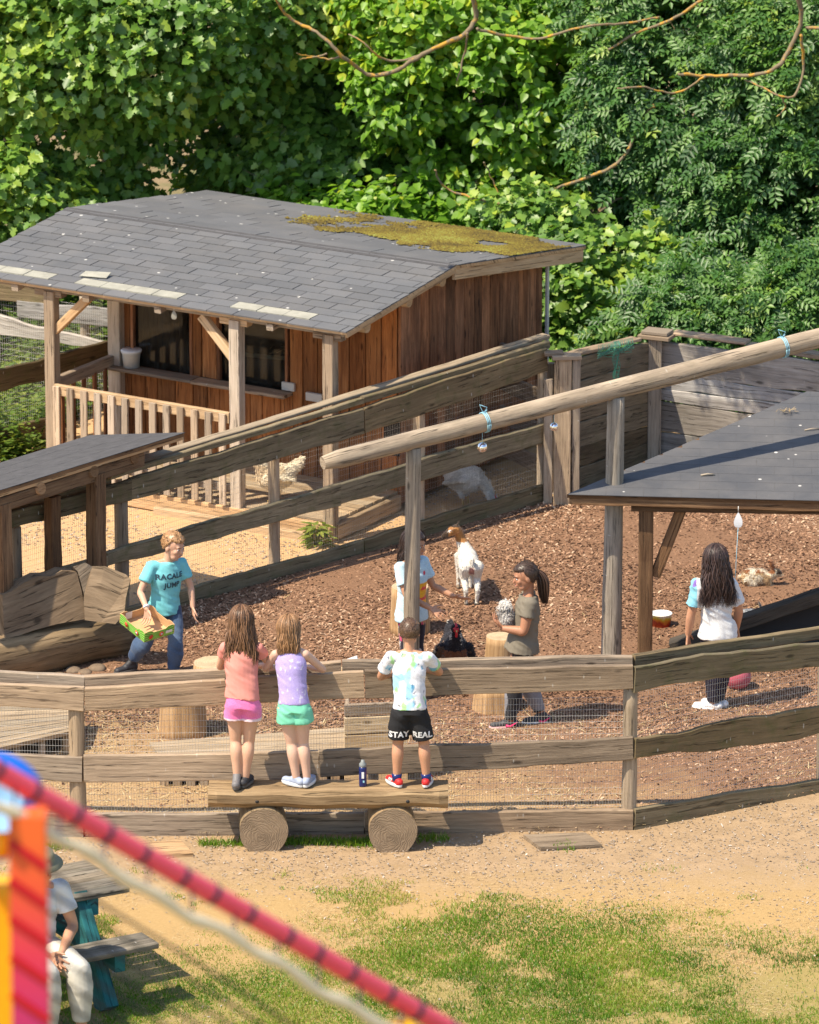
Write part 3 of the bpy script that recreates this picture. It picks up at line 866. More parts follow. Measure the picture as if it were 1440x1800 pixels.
# window posts and header
hz = 1.97
beam('corner_post', S(2.90, 1.06, 0), S(2.90, 1.06, hz), .13, .12, M['white_wood'], shed, up=SB)
wl0 = along(SF(1.1, 232, 600)); wl1 = along(SF(1.1, 341, 620)); wr0 = along(SF(1.1, 388, 620)); wr1 = along(SF(1.1, 505, 640))
beam('plank', S(2.80, 1.1, ZS), S(2.80, 1.1, hz), .08, .04, M['orange'], shed, up=SB)
for aa in (wl1-.05, wl1-.14, wl1-.215):
    beam('plank', S(aa, 1.1, ZS+.015), S(aa, 1.1, hz), .085, .035+random.uniform(0, .02), M['orange'], shed, up=SB)
def window(ax, bx, z0, z1):
    f = beam('window_frame', S(ax, 1.09, z1), S(bx, 1.09, z1), .05, .045, M['brown'], shed)
    for aa in (ax-.012, bx+.012):
        beam('frame_bar', S(aa, 1.09, z0), S(aa, 1.09, z1), .028, .05, M['brown'], f, up=SB)
    g = slabv('window_pane', S(ax, 1.12, z0), S(bx, 1.12, z0), S(bx, 1.12, z1), S(ax, 1.12, z1), .006, M['glass'], shed)
def slabv(name, a, b, c, d, th, mat, par):
    nn = (b-a).cross(d-a).normalized()*th
    V = [a, b, c, d, a+nn, b+nn, c+nn, d+nn]
    return frommesh(name, V, [(0, 1, 2, 3), (7, 6, 5, 4), (0, 4, 5, 1), (1, 5, 6, 2), (2, 6, 7, 3), (3, 7, 4, 0)], mat, par)
window(2.76, wl1+.0, ZS+.01, hz-.04)
window(wr0+.02, wr1-.02, ZS+.01, hz-.04)
# near-black back panels stand in for the dark interior; perch and nest
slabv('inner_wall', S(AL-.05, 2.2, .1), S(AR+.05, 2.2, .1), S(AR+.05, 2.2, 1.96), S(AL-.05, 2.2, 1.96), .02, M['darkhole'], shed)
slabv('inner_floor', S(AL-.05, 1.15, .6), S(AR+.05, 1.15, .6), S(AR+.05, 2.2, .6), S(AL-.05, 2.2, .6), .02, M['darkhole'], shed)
tube('perch', [S(2.2-i*.15, 1.5, ZS+.17-.02*math.sin(i*.6)+i*.0) for i in range(14)], .02, M['pole'], shed, 8)
pts = np.array([S(1.25+random.gauss(0, .09), 1.45+random.gauss(0, .05), ZS+.22+abs(random.gauss(0, .04)))[:] for _ in range(260)])
tag(flecks('hay_nest', pts, RNG.uniform(.05, .12, 260), .006, M['straw'], RNG.uniform(0, 1, 260), None, tilt=.5, parent=shed), kind='stuff')
# right gable wall
b = 1.08; seq = []
def rz(b): return ZR-(ZR-ZE)*(bR_-b)/(bR_-bE)-.05 if b < bR_ else ZR-(ZR-ZB)*(b-bR_)/(bB-bR_)-.05
i = 0
while b < 3.55:
    w_ = random.choice((.14, .17, .19, .16)); w_ = min(w_, 3.56-b)
    if w_ < .04: break
    o = beam('plank', S(AR-.02, b+w_/2, DK-.12), S(AR-.02, b+w_/2, rz(b+w_/2)-.02), .028+random.uniform(0, .014), w_-.006, M['orange' if i < 0 else 'brown'], shed, up=SB)
    b += w_; i += 1
beam('downpipe', S(AR-.06, 3.6, .3), S(AR-.06, 3.6, rz(3.6)-.03), .03, .03, M['metal'], shed, up=SB)
# left and rear walls (plain boards)
for k in range(14):
    bb = 1.2+k*.17
    beam('plank', S(AL+.02, bb, 0), S(AL+.02, bb, rz(bb)-.02), .03, .165, M['brown'], shed, up=SB)
for k in range(17):
    beam('plank', S(AL-.09-k*.17, 3.56, 0), S(AL-.09-k*.17, 3.56, 1.82), .165, .03, M['brown'], shed, up=SB)
# hinges and latch
for (ax, z, L) in ((a1s+.0, ZS+.06, .13), (a1s-.27, ZS+.0, .17)):
    h_ = boxm('hinge', S(ax, 1.055, z), L, .03, .075, M['metal'], shed, -TH)
tube('latch', [S(a1s-.33, 1.05, ZS-.03), S(a1s-.52, 1.03, ZS-.05)], .016, M['grey'], shed, 8)
# small pop hole beside the door
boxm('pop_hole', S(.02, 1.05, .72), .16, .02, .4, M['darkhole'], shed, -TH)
# rafters
for bb in (.35, 1.05, 1.62):
    z = ZE-.06+(ZR-ZE)*(bb-bE)/(bR_-bE)
    log('rafter', S(3.7, bb, z-.055), S(-.16, bb, z-.055), .05, .055, M['tan'], shed, M['tan'], 10, 6, .03)
for bb in (2.4, 3.3, 3.9):
    z = ZR-(ZR-ZB)*(bb-bR_)/(bB-bR_)-.075
    beam('rafter', S(3.7, bb, z-.03), S(-.18, bb, z-.03), .08, .09, M['tan'], shed)
for aa in (3.2, 2.45, 1.7, .55):
    beam('rafter_end', S(aa, -.1, ZE-.065), S(aa, .5, ZE-.01), .07, .06, M['white_wood'], shed)
# roof deck
def roofz(b): return ZE+(ZR-ZE)*(b-bE)/(bR_-bE) if b < bR_ else ZR-(ZR-ZB)*(b-bR_)/(bB-bR_)
slab('roof_deck', [S(aL, bE, ZE), S(aR, bE, ZE), S(aR, bR_, ZR), S(aL, bR_, ZR)], .025, M['tan'], shed)
slab('roof_deck', [S(aL, bR_, ZR-.001), S(aR, bR_, ZR-.001), S(aR, bB, ZB), S(aL, bB, ZB)], .025, M['tan'], shed)
beam('barge_board', S(aR+.03, bE+.04, ZE-.03), S(aR+.03, bR_, ZR-.045), .025, .06, M['tan'], shed)
beam('barge_board', S(aR+.03, bR_, ZR-.075), S(aR+.03, bB-.02, ZB-.085), .03, .11, M['tan'], shed)

def clip(poly, P_):
    """polygon clipped by convex polygon P_ (2d, ccw)"""
    out = poly
    n = len(P_)
    for i in range(n):
        ax, ay = P_[i]; bx, by = P_[(i+1) % n]
        inp = out; out = []
        if not inp: break
        sd = lambda p: (bx-ax)*(p[1]-ay)-(by-ay)*(p[0]-ax)
        for j in range(len(inp)):
            p, q_ = inp[j], inp[(j+1) % len(inp)]
            sp_, sq = sd(p), sd(q_)
            if sp_ >= 0: out.append(p)
            if (sp_ >= 0) != (sq >= 0):
                t_ = sp_/(sp_-sq); out.append((p[0]+(q_[0]-p[0])*t_, p[1]+(q_[1]-p[1])*t_))
    return out
def shingles(parent, O, ex, ey, nr, poly, L, W, gap, mat, pale=None, jitter=.004, th=.007, name='shingle'):
    """courses of shingles over a roof face. O origin, ex along the eave, ey up the slope"""
    xs = [p[0] for p in poly]; ys = [p[1] for p in poly]
    r = 0; y = min(ys); cnt = 0
    while y < max(ys)-.01:
        x = min(xs)-(.5*L if r % 2 else 0)+random.uniform(-.01, .01)
        c = 0
        while x < max(xs):
            q4 = clip([(x+gap, y), (x+L-gap, y), (x+L-gap, y+W+.015), (x+gap, y+W+.015)], poly)
            if len(q4) >= 3:
                ar = abs(sum(q4[i][0]*q4[(i+1) % len(q4)][1]-q4[(i+1) % len(q4)][0]*q4[i][1] for i in range(len(q4))))/2
                if ar > .002:
                    m_ = mat; extra = 0
                    if pale and pale(x+L/2, r): m_ = M['shingle_pale']; extra = .003
                    jt = random.uniform(0, jitter)
                    hh = lambda yy: .006+th*(1-(yy-y)/W)+jt+extra+(.0 if r else 0)
                    top = [O+ex*px+ey*py+nr*hh(py) for px, py in q4]; bot = [O+ex*px+ey*py+nr*.002 for px, py in q4]
                    n = len(q4); V = top+bot
                    Fc = [tuple(range(n))]+[(i+n, (i+1) % n+n, (i+1) % n, i) for i in range(n)]
                    o = frommesh(name, V, Fc, m_, parent); cnt += 1
            x += L; c += 1
        y += W; r += 1
    return cnt
Lf = aL-aR
slF = Vector((0, 0, 0))
O = S(aL, bE, ZE); ex = -SA; ey = (S(0, bR_, ZR)-S(0, bE, ZE)); hF = ey.length; ey.normalize(); nr = ex.cross(ey)
if nr.z < 0: nr = -nr
PAL = lambda x, r: (r == 1 and (x < 1.05 or 1.25 < x < 2.3)) or (r == 1 and 2.95 < x < 3.75)
n1 = shingles(shed, O, ex, ey, nr, [(0, -.015), (Lf, -.015), (Lf, hF-.04), (0, hF-.04)], .27, hF/12.3, .0035, M['shingle'], PAL)
# ridge strip (smooth felt)
slab('ridge_strip', [S(aL, bR_-.10, ZR+.002), S(aR, bR_-.10, ZR+.002), S(aR, bR_, ZR+.013), S(aL, bR_, ZR+.013)], .006, M['felt'], shed)
O = S(aL, bB, ZB); ey = (S(0, bR_, ZR)-S(0, bB, ZB)); hB = ey.length; ey.normalize(); nr = ex.cross(ey)
if nr.z < 0: nr = -nr
n2 = shingles(shed, O, ex, ey, nr, [(0, 0), (Lf, 0), (Lf, hB-.01), (0, hB-.01)], .40, hB/9.0, .003, M['shingle'])
# the loose pale sheet lying on the roof
p = S(aL-1.18, bE+.27, ZE+.06)
slab('loose_shingle', [p, p+(-SA)*.25+SB*.05, p+(-SA)*.24+SB*.14+Z3*.03, p+SB*.10+Z3*.02], .006, M['shingle_pale'], shed)
# moss on the rear slope
Pm = []
while len(Pm) < 13000:
    x = random.uniform(1.4, Lf); yv = random.uniform(.05, hB)
    a = aL-x; bb = bB-yv
    w_ = min(1, max(0, (x-1.5)/1.3))*min(1, max(0, (1.95-yv)/.8))
    nn = float(fnoise(np.array([x*1.4, yv*1.6, 0]), 1.6, 77)[0])
    if random.random() < min(1, max(0, (nn+w_*.42-.66)*7)) and random.random() < w_: Pm.append((x, yv))
Pm = np.array(Pm)
C3 = np.array([(O+ex*x+ey*y+nr*.02)[:] for x, y in Pm]); n = len(C3)
rad = RNG.uniform(.008, .024, n); hgt = RNG.uniform(.004, .016, n)
V = np.zeros((n, 6, 3)); nrn = np.array(nr[:])
e1 = np.array(ex[:]); e2 = np.array(ey[:])
for k in range(5):
    an = 2*PI*k/5+RNG.uniform(-.4, .4, n)
    V[:, k] = C3+(e1[None]*np.cos(an)[:, None]+e2[None]*np.sin(an)[:, None])*(rad*RNG.uniform(.7, 1.3, n))[:, None]
V[:, 5] = C3+nrn*hgt[:, None]
b0 = np.arange(n)*6
F_ = np.concatenate([np.stack([b0+k, b0+(k+1) % 5, b0+5], 1) for k in range(5)])
tn = np.clip(fnoise(C3, 3, 90)*1.1-.1+RNG.normal(0, .15, n), 0, 1)
tag(fromnp('moss', V.reshape(-1, 3), F_, M['moss'], shed, True, np.repeat(tn, 6)), kind='stuff')

# ================================================================== SIDE FENCES LEFT OF THE SHED
lf0, lf1 = G(-60, 822), G(-60, 822)+Vector((.707, .707, 0))*2.2
f2 = thing('yard_fence', lf0, 'dark plank and mesh fence left of the hen house, seen through weeds', 'fence')
def lb(a, b, uL, tL, bL, uR, tR, bR, par, mat='mossy', wav=.008, name='board'):
    board2(name, VPL(a, b, uL, tL), VPL(a, b, uR, tR), VPL(a, b, uL, bL), VPL(a, b, uR, bR), .04, M[mat], par, wav)
lb(lf0, lf1, -60, 664, 704, 190, 601, 640, f2)
lb(lf0, lf1, -60, 765, 806, 86, 733, 770, f2)
for u in (-30, 104):
    p = VPL(lf0, lf1, u, 700)+Vector((-.05, .05, 0)); p.z = 0
    log('post', p, p+Z3*1.2, .05, .045, M['post'], f2, M['endgrain'], 10)
wq(lf0, lf1, -60, 190, .1, 1.25, .05, .024, .05, .001, f2, 'wire')
mf0 = G(-60, 690); mf1 = mf0+Vector((math.cos(-.50), math.sin(-.50), 0))*2.6
f3 = thing('garden_fence', mf0, 'sunlit grey plank fence with mesh far behind the porch, sloping down to the right', 'fence')
lb(mf0, mf1, -60, 540, 576, 190, 602, 618, f3, 'plankwall', .01)
lb(mf0, mf1, 30, 528, 556, 190, 545, 575, f3, 'plankwall', .006)
lb(mf0, mf1, -60, 490, 520, 100, 512, 540, f3, 'mossy', .006)
wq(mf0, mf1, -60, 200, .1, 1.0, .04, .026, .05, .0012, f3, 'wire')
for u in (-20, 150):
    p = VPL(mf0, mf1, u, 700)+Vector((.0, .08, 0)); p.z = 0
    log('post', p, p+Z3*1.1, .05, .045, M['post'], f3, M['endgrain'], 10)
# planks leaning in the corner behind the shed
cf = thing('corner_rail', S(-.3, 3.4, 0), 'short weathered rails closing the corner between hen house and poultry fence', 'rail')
cr0, cr1 = S(-.1, 2.75, 0), VPL(DA, DB, 950, 700)+Vector((.1, .35, 0)); cr1.z = 0
for z in (1.13, .82, .5, .2):
    beam('board', cr0+Z3*z, cr1+Z3*(z+.02), .04, .16 if z < 1 else .08, M['grey'], cf, wav=.006)
beam('post', cr1, cr1+Z3*1.2, .07, .07, M['post'], cf)

# ================================================================== LOG RAIL ON POSTS
pr = thing('log_rail', G(722, 1234), 'long peeled log rail with a rounded end on two tall round posts', 'rail')
q1, q2 = G(722, 1234), G(1074, 1178)
t1 = VPL(q1, q1+Vector((1, 0, 0)), 727, 792); t2 = VPL(q2, q2+Vector((1, 0, 0)), 1083, 697)
d_ = (t2-t1); e0 = t1-d_*(158/356.0)+Vector((0, 0, .0)); e1 = t1+d_*2.25
e0 = AY(567, 814, e0.y); t2p = AY(1083, 684, t2.y); t1p = AY(727, 776, t1.y)
e0.y = t1.y-(t2.y-t1.y)*.45; e0 = AY(567, 814, e0.y); e1 = e0+(t2p-e0)*2.0; t1p = e0+(t2p-e0)*((t1p-e0).length/(t2p-e0).length)
log('rail', e0, e1, .072, .084, M['pole'], pr, M['pole'], 16, rough=.06, taperend=True)
log('post', Vector((q1.x, q1.y, -.02)), Vector((t1.x, t1.y, t1p.z-.06)), .067, .061, M['pole'], pr, M['pole'], 14, rough=.05)
log('post', Vector((q2.x, q2.y, -.02)), Vector((t2.x, t2.y, t2p.z-.06)), .085, .07, M['pole'], pr, M['pole'], 14, rough=.05)
def tie(p, ax, r, lab):
    tt = thing('twine_tie', p, lab, 'string')
    d, s, u = frame(ax, Z3)
    for k in (-.012, .0, .014):
        tube('loop', [p+d*k+(s*math.cos(a)+u*math.sin(a))*(r+.004) for a in [i*.45 for i in range(15)]], .0035, M['stringblue'], tt, 5)
    tube('bow', [p+u*r, p+u*(r+.05)+s*.03+d*.02, p+u*(r+.075)-d*.03, p+u*(r+.03)-d*.015, p+u*(r+.002)], .003, M['stringblue'], tt, 5)
    tube('loose_end', [p+u*r, p+u*(r+.02)+d*.03, p-u*(r*.4)+d*.05-s*.08, p-u*(r+.03)+d*.05-s*.085], .003, M['stringblue'], tt, 5)
def onrail(u):
    a, b = e0, e1
    # parameter by picture column
    lo, hi = 0., 1.
    for _ in range(30):
        m_ = (lo+hi)/2; p = a.lerp(b, m_); w_ = (p-CPOS).dot(fw); uu = 720+FPX*p.x/w_
        if uu < u: lo = m_
        else: hi = m_
    return a.lerp(b, lo)
rd = (t2p-t1p).normalized()
pa = onrail(852); tie(pa, rd, .078, 'pale blue twine knotted round the log rail above the hanging mirror ball')
pb = onrail(1376); tie(pb, rd, .082, 'pale blue twine tied round the upper right end of the log rail')
def mirrorball(p, r, top, lab):
    b = thing('mirror_ball', p, lab, 'mirror ball', 'little mirror balls hung up to scare birds')
    bm = bmesh.new(); bmesh.ops.create_icosphere(bm, subdivisions=3, radius=r)
    for f in bm.faces: f.smooth = False
    me = bpy.data.meshes.new('faceted_ball'); bm.to_mesh(me); bm.free()
    o = link('faceted_ball', me, M['mirror'], b); o.location = p-wpos(b); o.matrix_parent_inverse = Matrix.Identity(4)
    tube('string', [top, p+Z3*r], .0018, M['stringblue'], b, 4)
c = AY(848, 786, pa.y); mirrorball(c, .04, Vector((c.x, c.y, pa.z-.07)), 'silver mirror ball hanging below the log rail')
pc = onrail(974); c = AY(974, 750, pc.y); mirrorball(c, .034, Vector((c.x, c.y, pc.z-.07)), 'silver mirror ball hanging in front of the wall end post')

# ================================================================== LOW RIGHT SHELTER
sh = thing('goat_shelter', G(1133, 1188), 'low open shelter with a slate grey shingled roof at the right', 'shelter')
bp = G(1133, 1186)
fA = AY(997, 869, bp.y-.12); fA.z = ZAT(Vector((0, bp.y-.12, 0)), 869)
fB = AY(1440, 880, bp.y-.22)
fr_ = (fB-fA)
fB2 = fA+fr_*1.35
# rear corner: rises gently to the back
def planeP(u, v, Y): return AY(u, v, Y)
hY = bp.y+2.0
fC = AY(1419, 689, hY)
fC2 = fC+Vector((fB2.x-fC.x+.1, -.10, 0))
ex_ = fr_.normalized(); nrm = (fB2-fA).cross(fC-fA).normalized()
if nrm.z < 0: nrm = -nrm
fC2 = fC2 + Z3*((fA-fC2).dot(nrm)/nrm.z)
slab('roof_deck', [fA, fB2, fC2, fC], .03, M['darkpost'], sh)
ey_ = nrm.cross(ex_)
P2 = [((p-fA).dot(ex_), (p-fA).dot(ey_)) for p in (fA, fB2, fC2, fC)]
P2[0] = (P2[0][0], -.015); P2[1] = (P2[1][0], -.015)
# joined at the eave; courses
shingles(sh, fA, ex_, ey_, nrm, P2, .30, .165, .0005, M['shingle_dark'], None, .0004, .0015)
beam('fascia', fA-Z3*.05+ex_*.02+Vector((0, .03, 0)), fB2-Z3*.05+Vector((0, .03, 0)), .04, .085, M['darkpost'], sh, wav=.004)
beam('verge_board', fA-Z3*.045+Vector((.03, .04, 0)), fC-Z3*.045, .03, .05, M['darkpost'], sh)
zt = fA.z-.09
beam('post', Vector((bp.x, bp.y, -.02)), Vector((bp.x, bp.y, zt)), .115, .105, M['darkpost'], sh, up=Vector((0, 1, 0)), wav=.004)
beam('beam', Vector((bp.x-.12, bp.y, zt-.02)), Vector((bp.x+3.2, bp.y-.2, zt-.02)), .1, .11, M['darkpost'], sh)
br0 = AY(1152, 1012, bp.y+.02); br1 = AY(1197, 897, bp.y+.02)
beam('brace', br0, br1, .07, .085, M['darkpost'], sh)
p = Vector((bp.x+2.6, bp.y+1.6, 0))
beam('post', p, p+Z3*(zt+.2), .11, .1, M['darkpost'], sh, up=Vector((0, 1, 0)))
p = Vector((bp.x+3.0, bp.y-.1, 0))
beam('post', p, p+Z3*zt, .11, .1, M['darkpost'], sh, up=Vector((0, 1, 0)))
p = fC+Vector((.3, -.1, 0)); beam('post', Vector((p.x, p.y, 0)), p-Z3*.08, .11, .1, M['darkpost'], sh, up=Vector((0, 1, 0)))
# leaf and twigs on the roof
rt = lambda u, v, dz=.012: (lambda d: CPOS+d*((fA-CPOS).dot(nrm)/d.dot(nrm))+nrm*dz)(ray(u, v))
def rooftwig(u, v, L, an, w=.006):
    a = rt(u, v, .014); d = ex_*math.cos(an)+ey_*math.sin(an)
    tag(tube('twig', [a-d*L/2, a+nrm*.01, a+d*L/2+ey_*.01], w, M['straw'] if w < .005 else M['pole'], None, 5), 'dry twig lying on the slate grey shelter roof near its left edge' if u < 1300 else 'pale dry twig lying on the right side of the slate grey shelter roof', 'twig')
rooftwig(1244, 838, .11, .1, .009); rooftwig(1428, 758, .13, .25)
nst = thing('pine_twig_tuft', rt(1383, 729), 'little tuft of dry needles on the slate grey roof', 'twigs')
pts = np.array([(rt(1383, 729)+Vector((random.gauss(0, .03), random.gauss(0, .03), random.uniform(0, .01))))[:] for _ in range(30)])
flecks('needles', pts, .07, .004, M['straw'], RNG.uniform(0, .7, 30), None, parent=nst)
def teardrop(p, L, top, lab, m=None):
    b = thing('bird_scarer', p, lab, 'hanging ornament')
    prof = [(0, -.5), (.17, -.46), (.27, -.33), (.3, -.16), (.26, .04), (.17, .24), (.07, .42), (0, .5)]
    V = []; Fc = []
    for sgn in (-1, 1):
        for w_, z in prof: V.append((p.x+w_*L*.9, p.y+sgn*.006*(w_*3), p.z+z*L)); V.append((p.x-w_*L*.9, p.y+sgn*.006*(w_*3), p.z+z*L))
    n = len(prof)
    for s_ in range(2):
        for i in range(n-1):
            a = s_*2*n+i*2; f = (a, a+1, a+3, a+2); Fc.append(f if s_ == 0 else f[::-1])
    frommesh('disc', V, Fc, M['shingle_pale'] if m is None else m, b)
    tube('hook', [p+Z3*L*.5, top], .004, M['metal'], b, 5)
    return b
M['plasticwhite'] = plain('white_plastic', (.72, .73, .74), .35)
c = AY(1298, 914, bp.y-.28); b = teardrop(c, .13, Vector((c.x, c.y, ZAT(c, 890))), 'white teardrop ornament hanging from the edge of the slate grey roof', M['plasticwhite'])
tube('nylon_line', [c-Z3*.06, c-Z3*.3+Vector((-.01, 0, 0)), c-Z3*.62+Vector((-.02, 0, 0))], .0022, M['stringblue'], b, 4)
c = SF(-.08, 306, 553); teardrop(c, .09, c+Z3*.09, 'pale teardrop ornament hanging under the hen house eave', M['shingle_pale'])

# ramp at the far right, black sheets standing in for the shade below it
M['darkgrey_wood'] = wood('dark_grey_wood', (.03, .027, .024), (.075, .066, .056), (.13, .115, .095), 0, .4)  # dark grey wood tone
rp = thing('ramp', G(1400, 1150), 'dark plank ramp rising to the right under the slate grey roof', 'ramp')
Yr = G(1300, 1150).y
r0 = AY(1180, 1143, Yr+.12); r1 = AY(1440, 1048, Yr); r0.z = max(r0.z, .03)
dr_ = (r1-r0); r2 = r0+dr_*1.5
beam('side_board', r0, r2, .16, .10, M['darkgrey_wood'], rp, wav=.003)
far = Vector((.15, .55, 0))
slab('walkway', [r0+far*.1-Z3*.06, r2+far*.1-Z3*.06, r2+far-Z3*.06, r0+far-Z3*.06], .03, M['black'], rp)
V = [r0+Vector((0, .07, -.05)), r2+Vector((0, .07, -.05)), Vector((r2.x, r2.y+.07, 0)), Vector((r0.x, r0.y+.07, 0))]
slabv('shade_panel', V[3], V[2], V[1], V[0], .02, M['black'], rp)
slab('shade_sheet', [Vector((r0.x+.5, r0.y-.42, .045)), Vector((r2.x, r2.y-.42, .045)), Vector((r2.x, r2.y+.06, .045)), Vector((r0.x+.3, r0.y+.06, .045))], .03, M['black'], rp)

# ================================================================== LEFT BENCH SHELTER
M['orange_log'] = wood('orange_log_wood', (.2, .09, .035), (.38, .2, .09), (.5, .3, .15), 0, .3)
ls = thing('bench_shelter', G(170, 1088), 'small open shelter with flat grey roof over the log seat', 'shelter')
c0, c1 = G(8, 1180), G(172, 1122)
ldir = (c1-c0).normalized(); lper = Vector((-ldir.y, ldir.x, 0))
E1 = AY(322, 762, (c1+ldir*1.02-lper*.12).y); 
E0 = AY(-120, 900, (c0-ldir*.80-lper*.12).y)
k = 1.12
R1 = AY(158, 766, E1.y+.78); R0 = R1+(E0-E1)
slab('roof_deck', [E0, E1, R1, R0], .028, M['darkpost'], ls)
nn = (E1-E0).cross(R1-E0).normalized(); nn = nn if nn.z > 0 else -nn
exl = (E1-E0).normalized(); eyl = nn.cross(exl)
P2 = [((p-E0).dot(exl), (p-E0).dot(eyl)) for p in (E0, E1, R1, R0)]
P2[0] = (P2[0][0]-.01, -.012); P2[1] = (P2[1][0]+.015, -.012)
shingles(ls, E0, exl, eyl, nn, P2, .60, .30, .0004, M['felt'], None, .0003, .0008)
beam('fascia', E0-Z3*.035+lper*.02, E1-Z3*.035+lper*.02, .03, .045, M['tan'], ls)
def undz(p): # underside of the roof above p
    return p.z
for nm, p, u in (('post', c0, 8), ('post', c1, 172)):
    zt = (E0+(E1-E0)*((p-E0).dot(exl)/(E1-E0).length)).z-.13
    beam('post', Vector((p.x, p.y, -.02)), Vector((p.x, p.y, zt)), .125, .115, M['darkpost'], ls, up=lper, wav=.004)
beam('plate_beam', c0-ldir*.9+Z3*(E0.z-.13), c1+ldir*.55+Z3*(E1.z-.13), .1, .12, M['darkpost'], ls)
for dst in (-.35, .28, .92):
    s_ = c0+ldir*((c1-c0).length*0+dst+.12)
    zz = (E0+(E1-E0)*((s_-E0).dot(exl)/(E1-E0).length)).z
    log('rafter', Vector((s_.x, s_.y, zz-.085))-lper*.075, Vector((s_.x, s_.y, zz-.075-.18))+lper*.85, .05, .05, M['orange_log'], ls, M['orange_log'], 10, 4, .05)
log('rafter', Vector((c1.x, c1.y, E1.z-.085))+ldir*.42-lper*.06, Vector((c1.x, c1.y, E1.z-.25))+ldir*.42+lper*.85, .05, .05, M['orange_log'], ls, M['orange_log'], 10, 4, .05)
for u, v in ((96, 1140), (-40, 1185)):
    p = G(u, v); beam('post', Vector((p.x, p.y, -.02)), Vector((p.x, p.y, 1.3)), .115, .1, M['darkpost'], ls, up=lper, wav=.006)

# ================================================================== LOG SEAT
ss = thing('log_bench', G(120, 1180), 'heavy log seat with rough slab backrest under the small left shelter', 'log bench')
b0 = G(-60, 1222); b1 = G(205, 1160)
log('seat', b0+Vector((0, .22, .19)), b1+Vector((0, .2, .17)), .225, .21, M['log'], ss, M['endgrain'], 22, 14, .1, flat=.18)
bY = G(80, 1110, .36).y
def backslab(name, pts, th, m):
    V = [Vector(p) for p in pts]; n = len(V); nn_ = (V[1]-V[0]).cross(V[2]-V[1]).normalized()
    if nn_.y > 0: nn_ = -nn_
    W = [p-nn_*th for p in V]
    # bevelled live edge on top
    Fc = [tuple(range(n)), tuple(range(2*n-1, n-1, -1))]+[(i+n, (i+1) % n+n, (i+1) % n, i) for i in range(n)]
    ex__ = (V[1]-V[0]).normalized(); ey__ = nn_.cross(ex__); UV = []
    for f in Fc:
        for i in f:
            q_ = (V+W)[i]-V[0]; UV.append((q_.dot(ex__), q_.dot(ey__)+q_.dot(nn_)))
    return frommesh(name, V+W, Fc, m, ss, False, UV)
def lean(u, v, t_): return AY(u, v, bY+t_*.16+(u-80)/210*.55)
backslab('backrest', [lean(8, 1126, 0), lean(60, 1108, 0), lean(100, 1097, 0), lean(151, 1088, 0), lean(144, 1040, .6), lean(135, 1006, 1), lean(110, 1003, 1), lean(90, 1013, .95), lean(66, 1013, 1), lean(40, 1026, .95), lean(20, 1040, .9), lean(4, 1046, .9)], .13, M['slab'])
backslab('backrest', [lean(148, 1046, .55), lean(176, 1024, .6), lean(175, 1003, 1), lean(150, 989, 1.1), lean(128, 996, 1.2), lean(137, 1005, 1.05)], .16, M['slab'])
e_ = AY(148, 1062, lean(148, 1062, .3).y-.05); f_ = AY(212, 1072, e_.y-.02)
def ax_(u, v, dy): return AY(u, v, lean(150, 1060, .2).y-.06+dy)
backslab('armrest', [ax_(149, 1090, 0), ax_(178, 1094, -.05), ax_(203, 1097, -.10), ax_(219, 1078, -.12), ax_(221, 1052, -.08), ax_(212, 1044, -.02), ax_(176, 1030, .02), ax_(154, 1030, .05), ax_(147, 1050, .04)], .17, M['slab'])
# rubble by the seat
rub = []
for i, (u, v, s_) in enumerate(((128, 1183, .07), (150, 1186, .055), (172, 1180, .075), (104, 1192, .06))):
    bm = bmesh.new(); bmesh.ops.create_icosphere(bm, subdivisions=3, radius=s_)
    P_ = np.array([v_.co[:] for v_ in bm.verts]); dn = fnoise(P_+i*3, 9, i)
    for v_, d__ in zip(bm.verts, dn): v_.co *= .75+.5*d__; v_.co.z *= .55
    me = bpy.data.meshes.new('stone'); bm.to_mesh(me); bm.free(); smooth(me)
    if 'rock' not in M: M['rock'] = speck('field_stone', (.12, .085, .055), (.26, .19, .13), 30)
    o = link('stone', me, M['rock']); g = G(u, v); o.location = (g.x, g.y, s_*.3)
    tag(o, ['flat brown stone below the log seat, leftmost but one of four', 'brown stone in the middle below the log seat', 'largest stone below the right end of the log seat', 'smallest stone, leftmost below the log seat'][i], 'stone')

# ================================================================== STUMPS, DECKS, BOX
def stump(u, v, wpx, top_v, lab, m='stumpwood', flare=1.12, lean_=0):
    g = G(u, v); sc = FPX/((g-CPOS).dot(fw)); r = wpx/sc/2; g = g+Vector((0, r*.9, 0))
    zt_ = ZAT(g, top_v)
    o = log('stump', Vector((g.x, g.y, -.02)), Vector((g.x+lean_, g.y, zt_)), r*flare, r*.97, M[m], None, M['stumptop'], 26, 5, .07)
    return tag(o, lab, 'stump', 'upright tree stumps in the goat run'), g, zt_, r
t = NT('stump_wood'); uv = t.tc('UV'); n_ = t.noise(t.mapv(uv, (1.2, 26, 1)), 1.6, 6, .65); n2_ = t.noise(t.mapv(uv, (1, 5, 1)), 1.4, 4)
c_ = t.ramp(n_, [(.3, (.26, .15, .07)), (.55, (.48, .31, .16)), (.75, (.62, .44, .26))]); c_ = t.mix(t.ramp(n2_, [(.45, 0.0), (.75, .45)]), c_, (.22, .12, .055))
M['stumpwood'] = t.fin(c_, .9, t.bump(n_, .7, .012), .2)
stump(321, 1303, 80, 1196, 'tallest sunny stump left of the girl in pink, its top hidden by the rail')
stump(377, 1232, 78, 1164, 'stump with its pale cut top showing just above the rail beside the girl in pink')
stump(872, 1258, 78, 1205, 'short stump below the rail beside the girl in the olive top')
stump(880, 1180, 52, 1118, 'small stump with a pale top behind the girl in the olive top')
stump(721, 1121, 66, 1030, 'stump standing behind the girl in the light blue top')
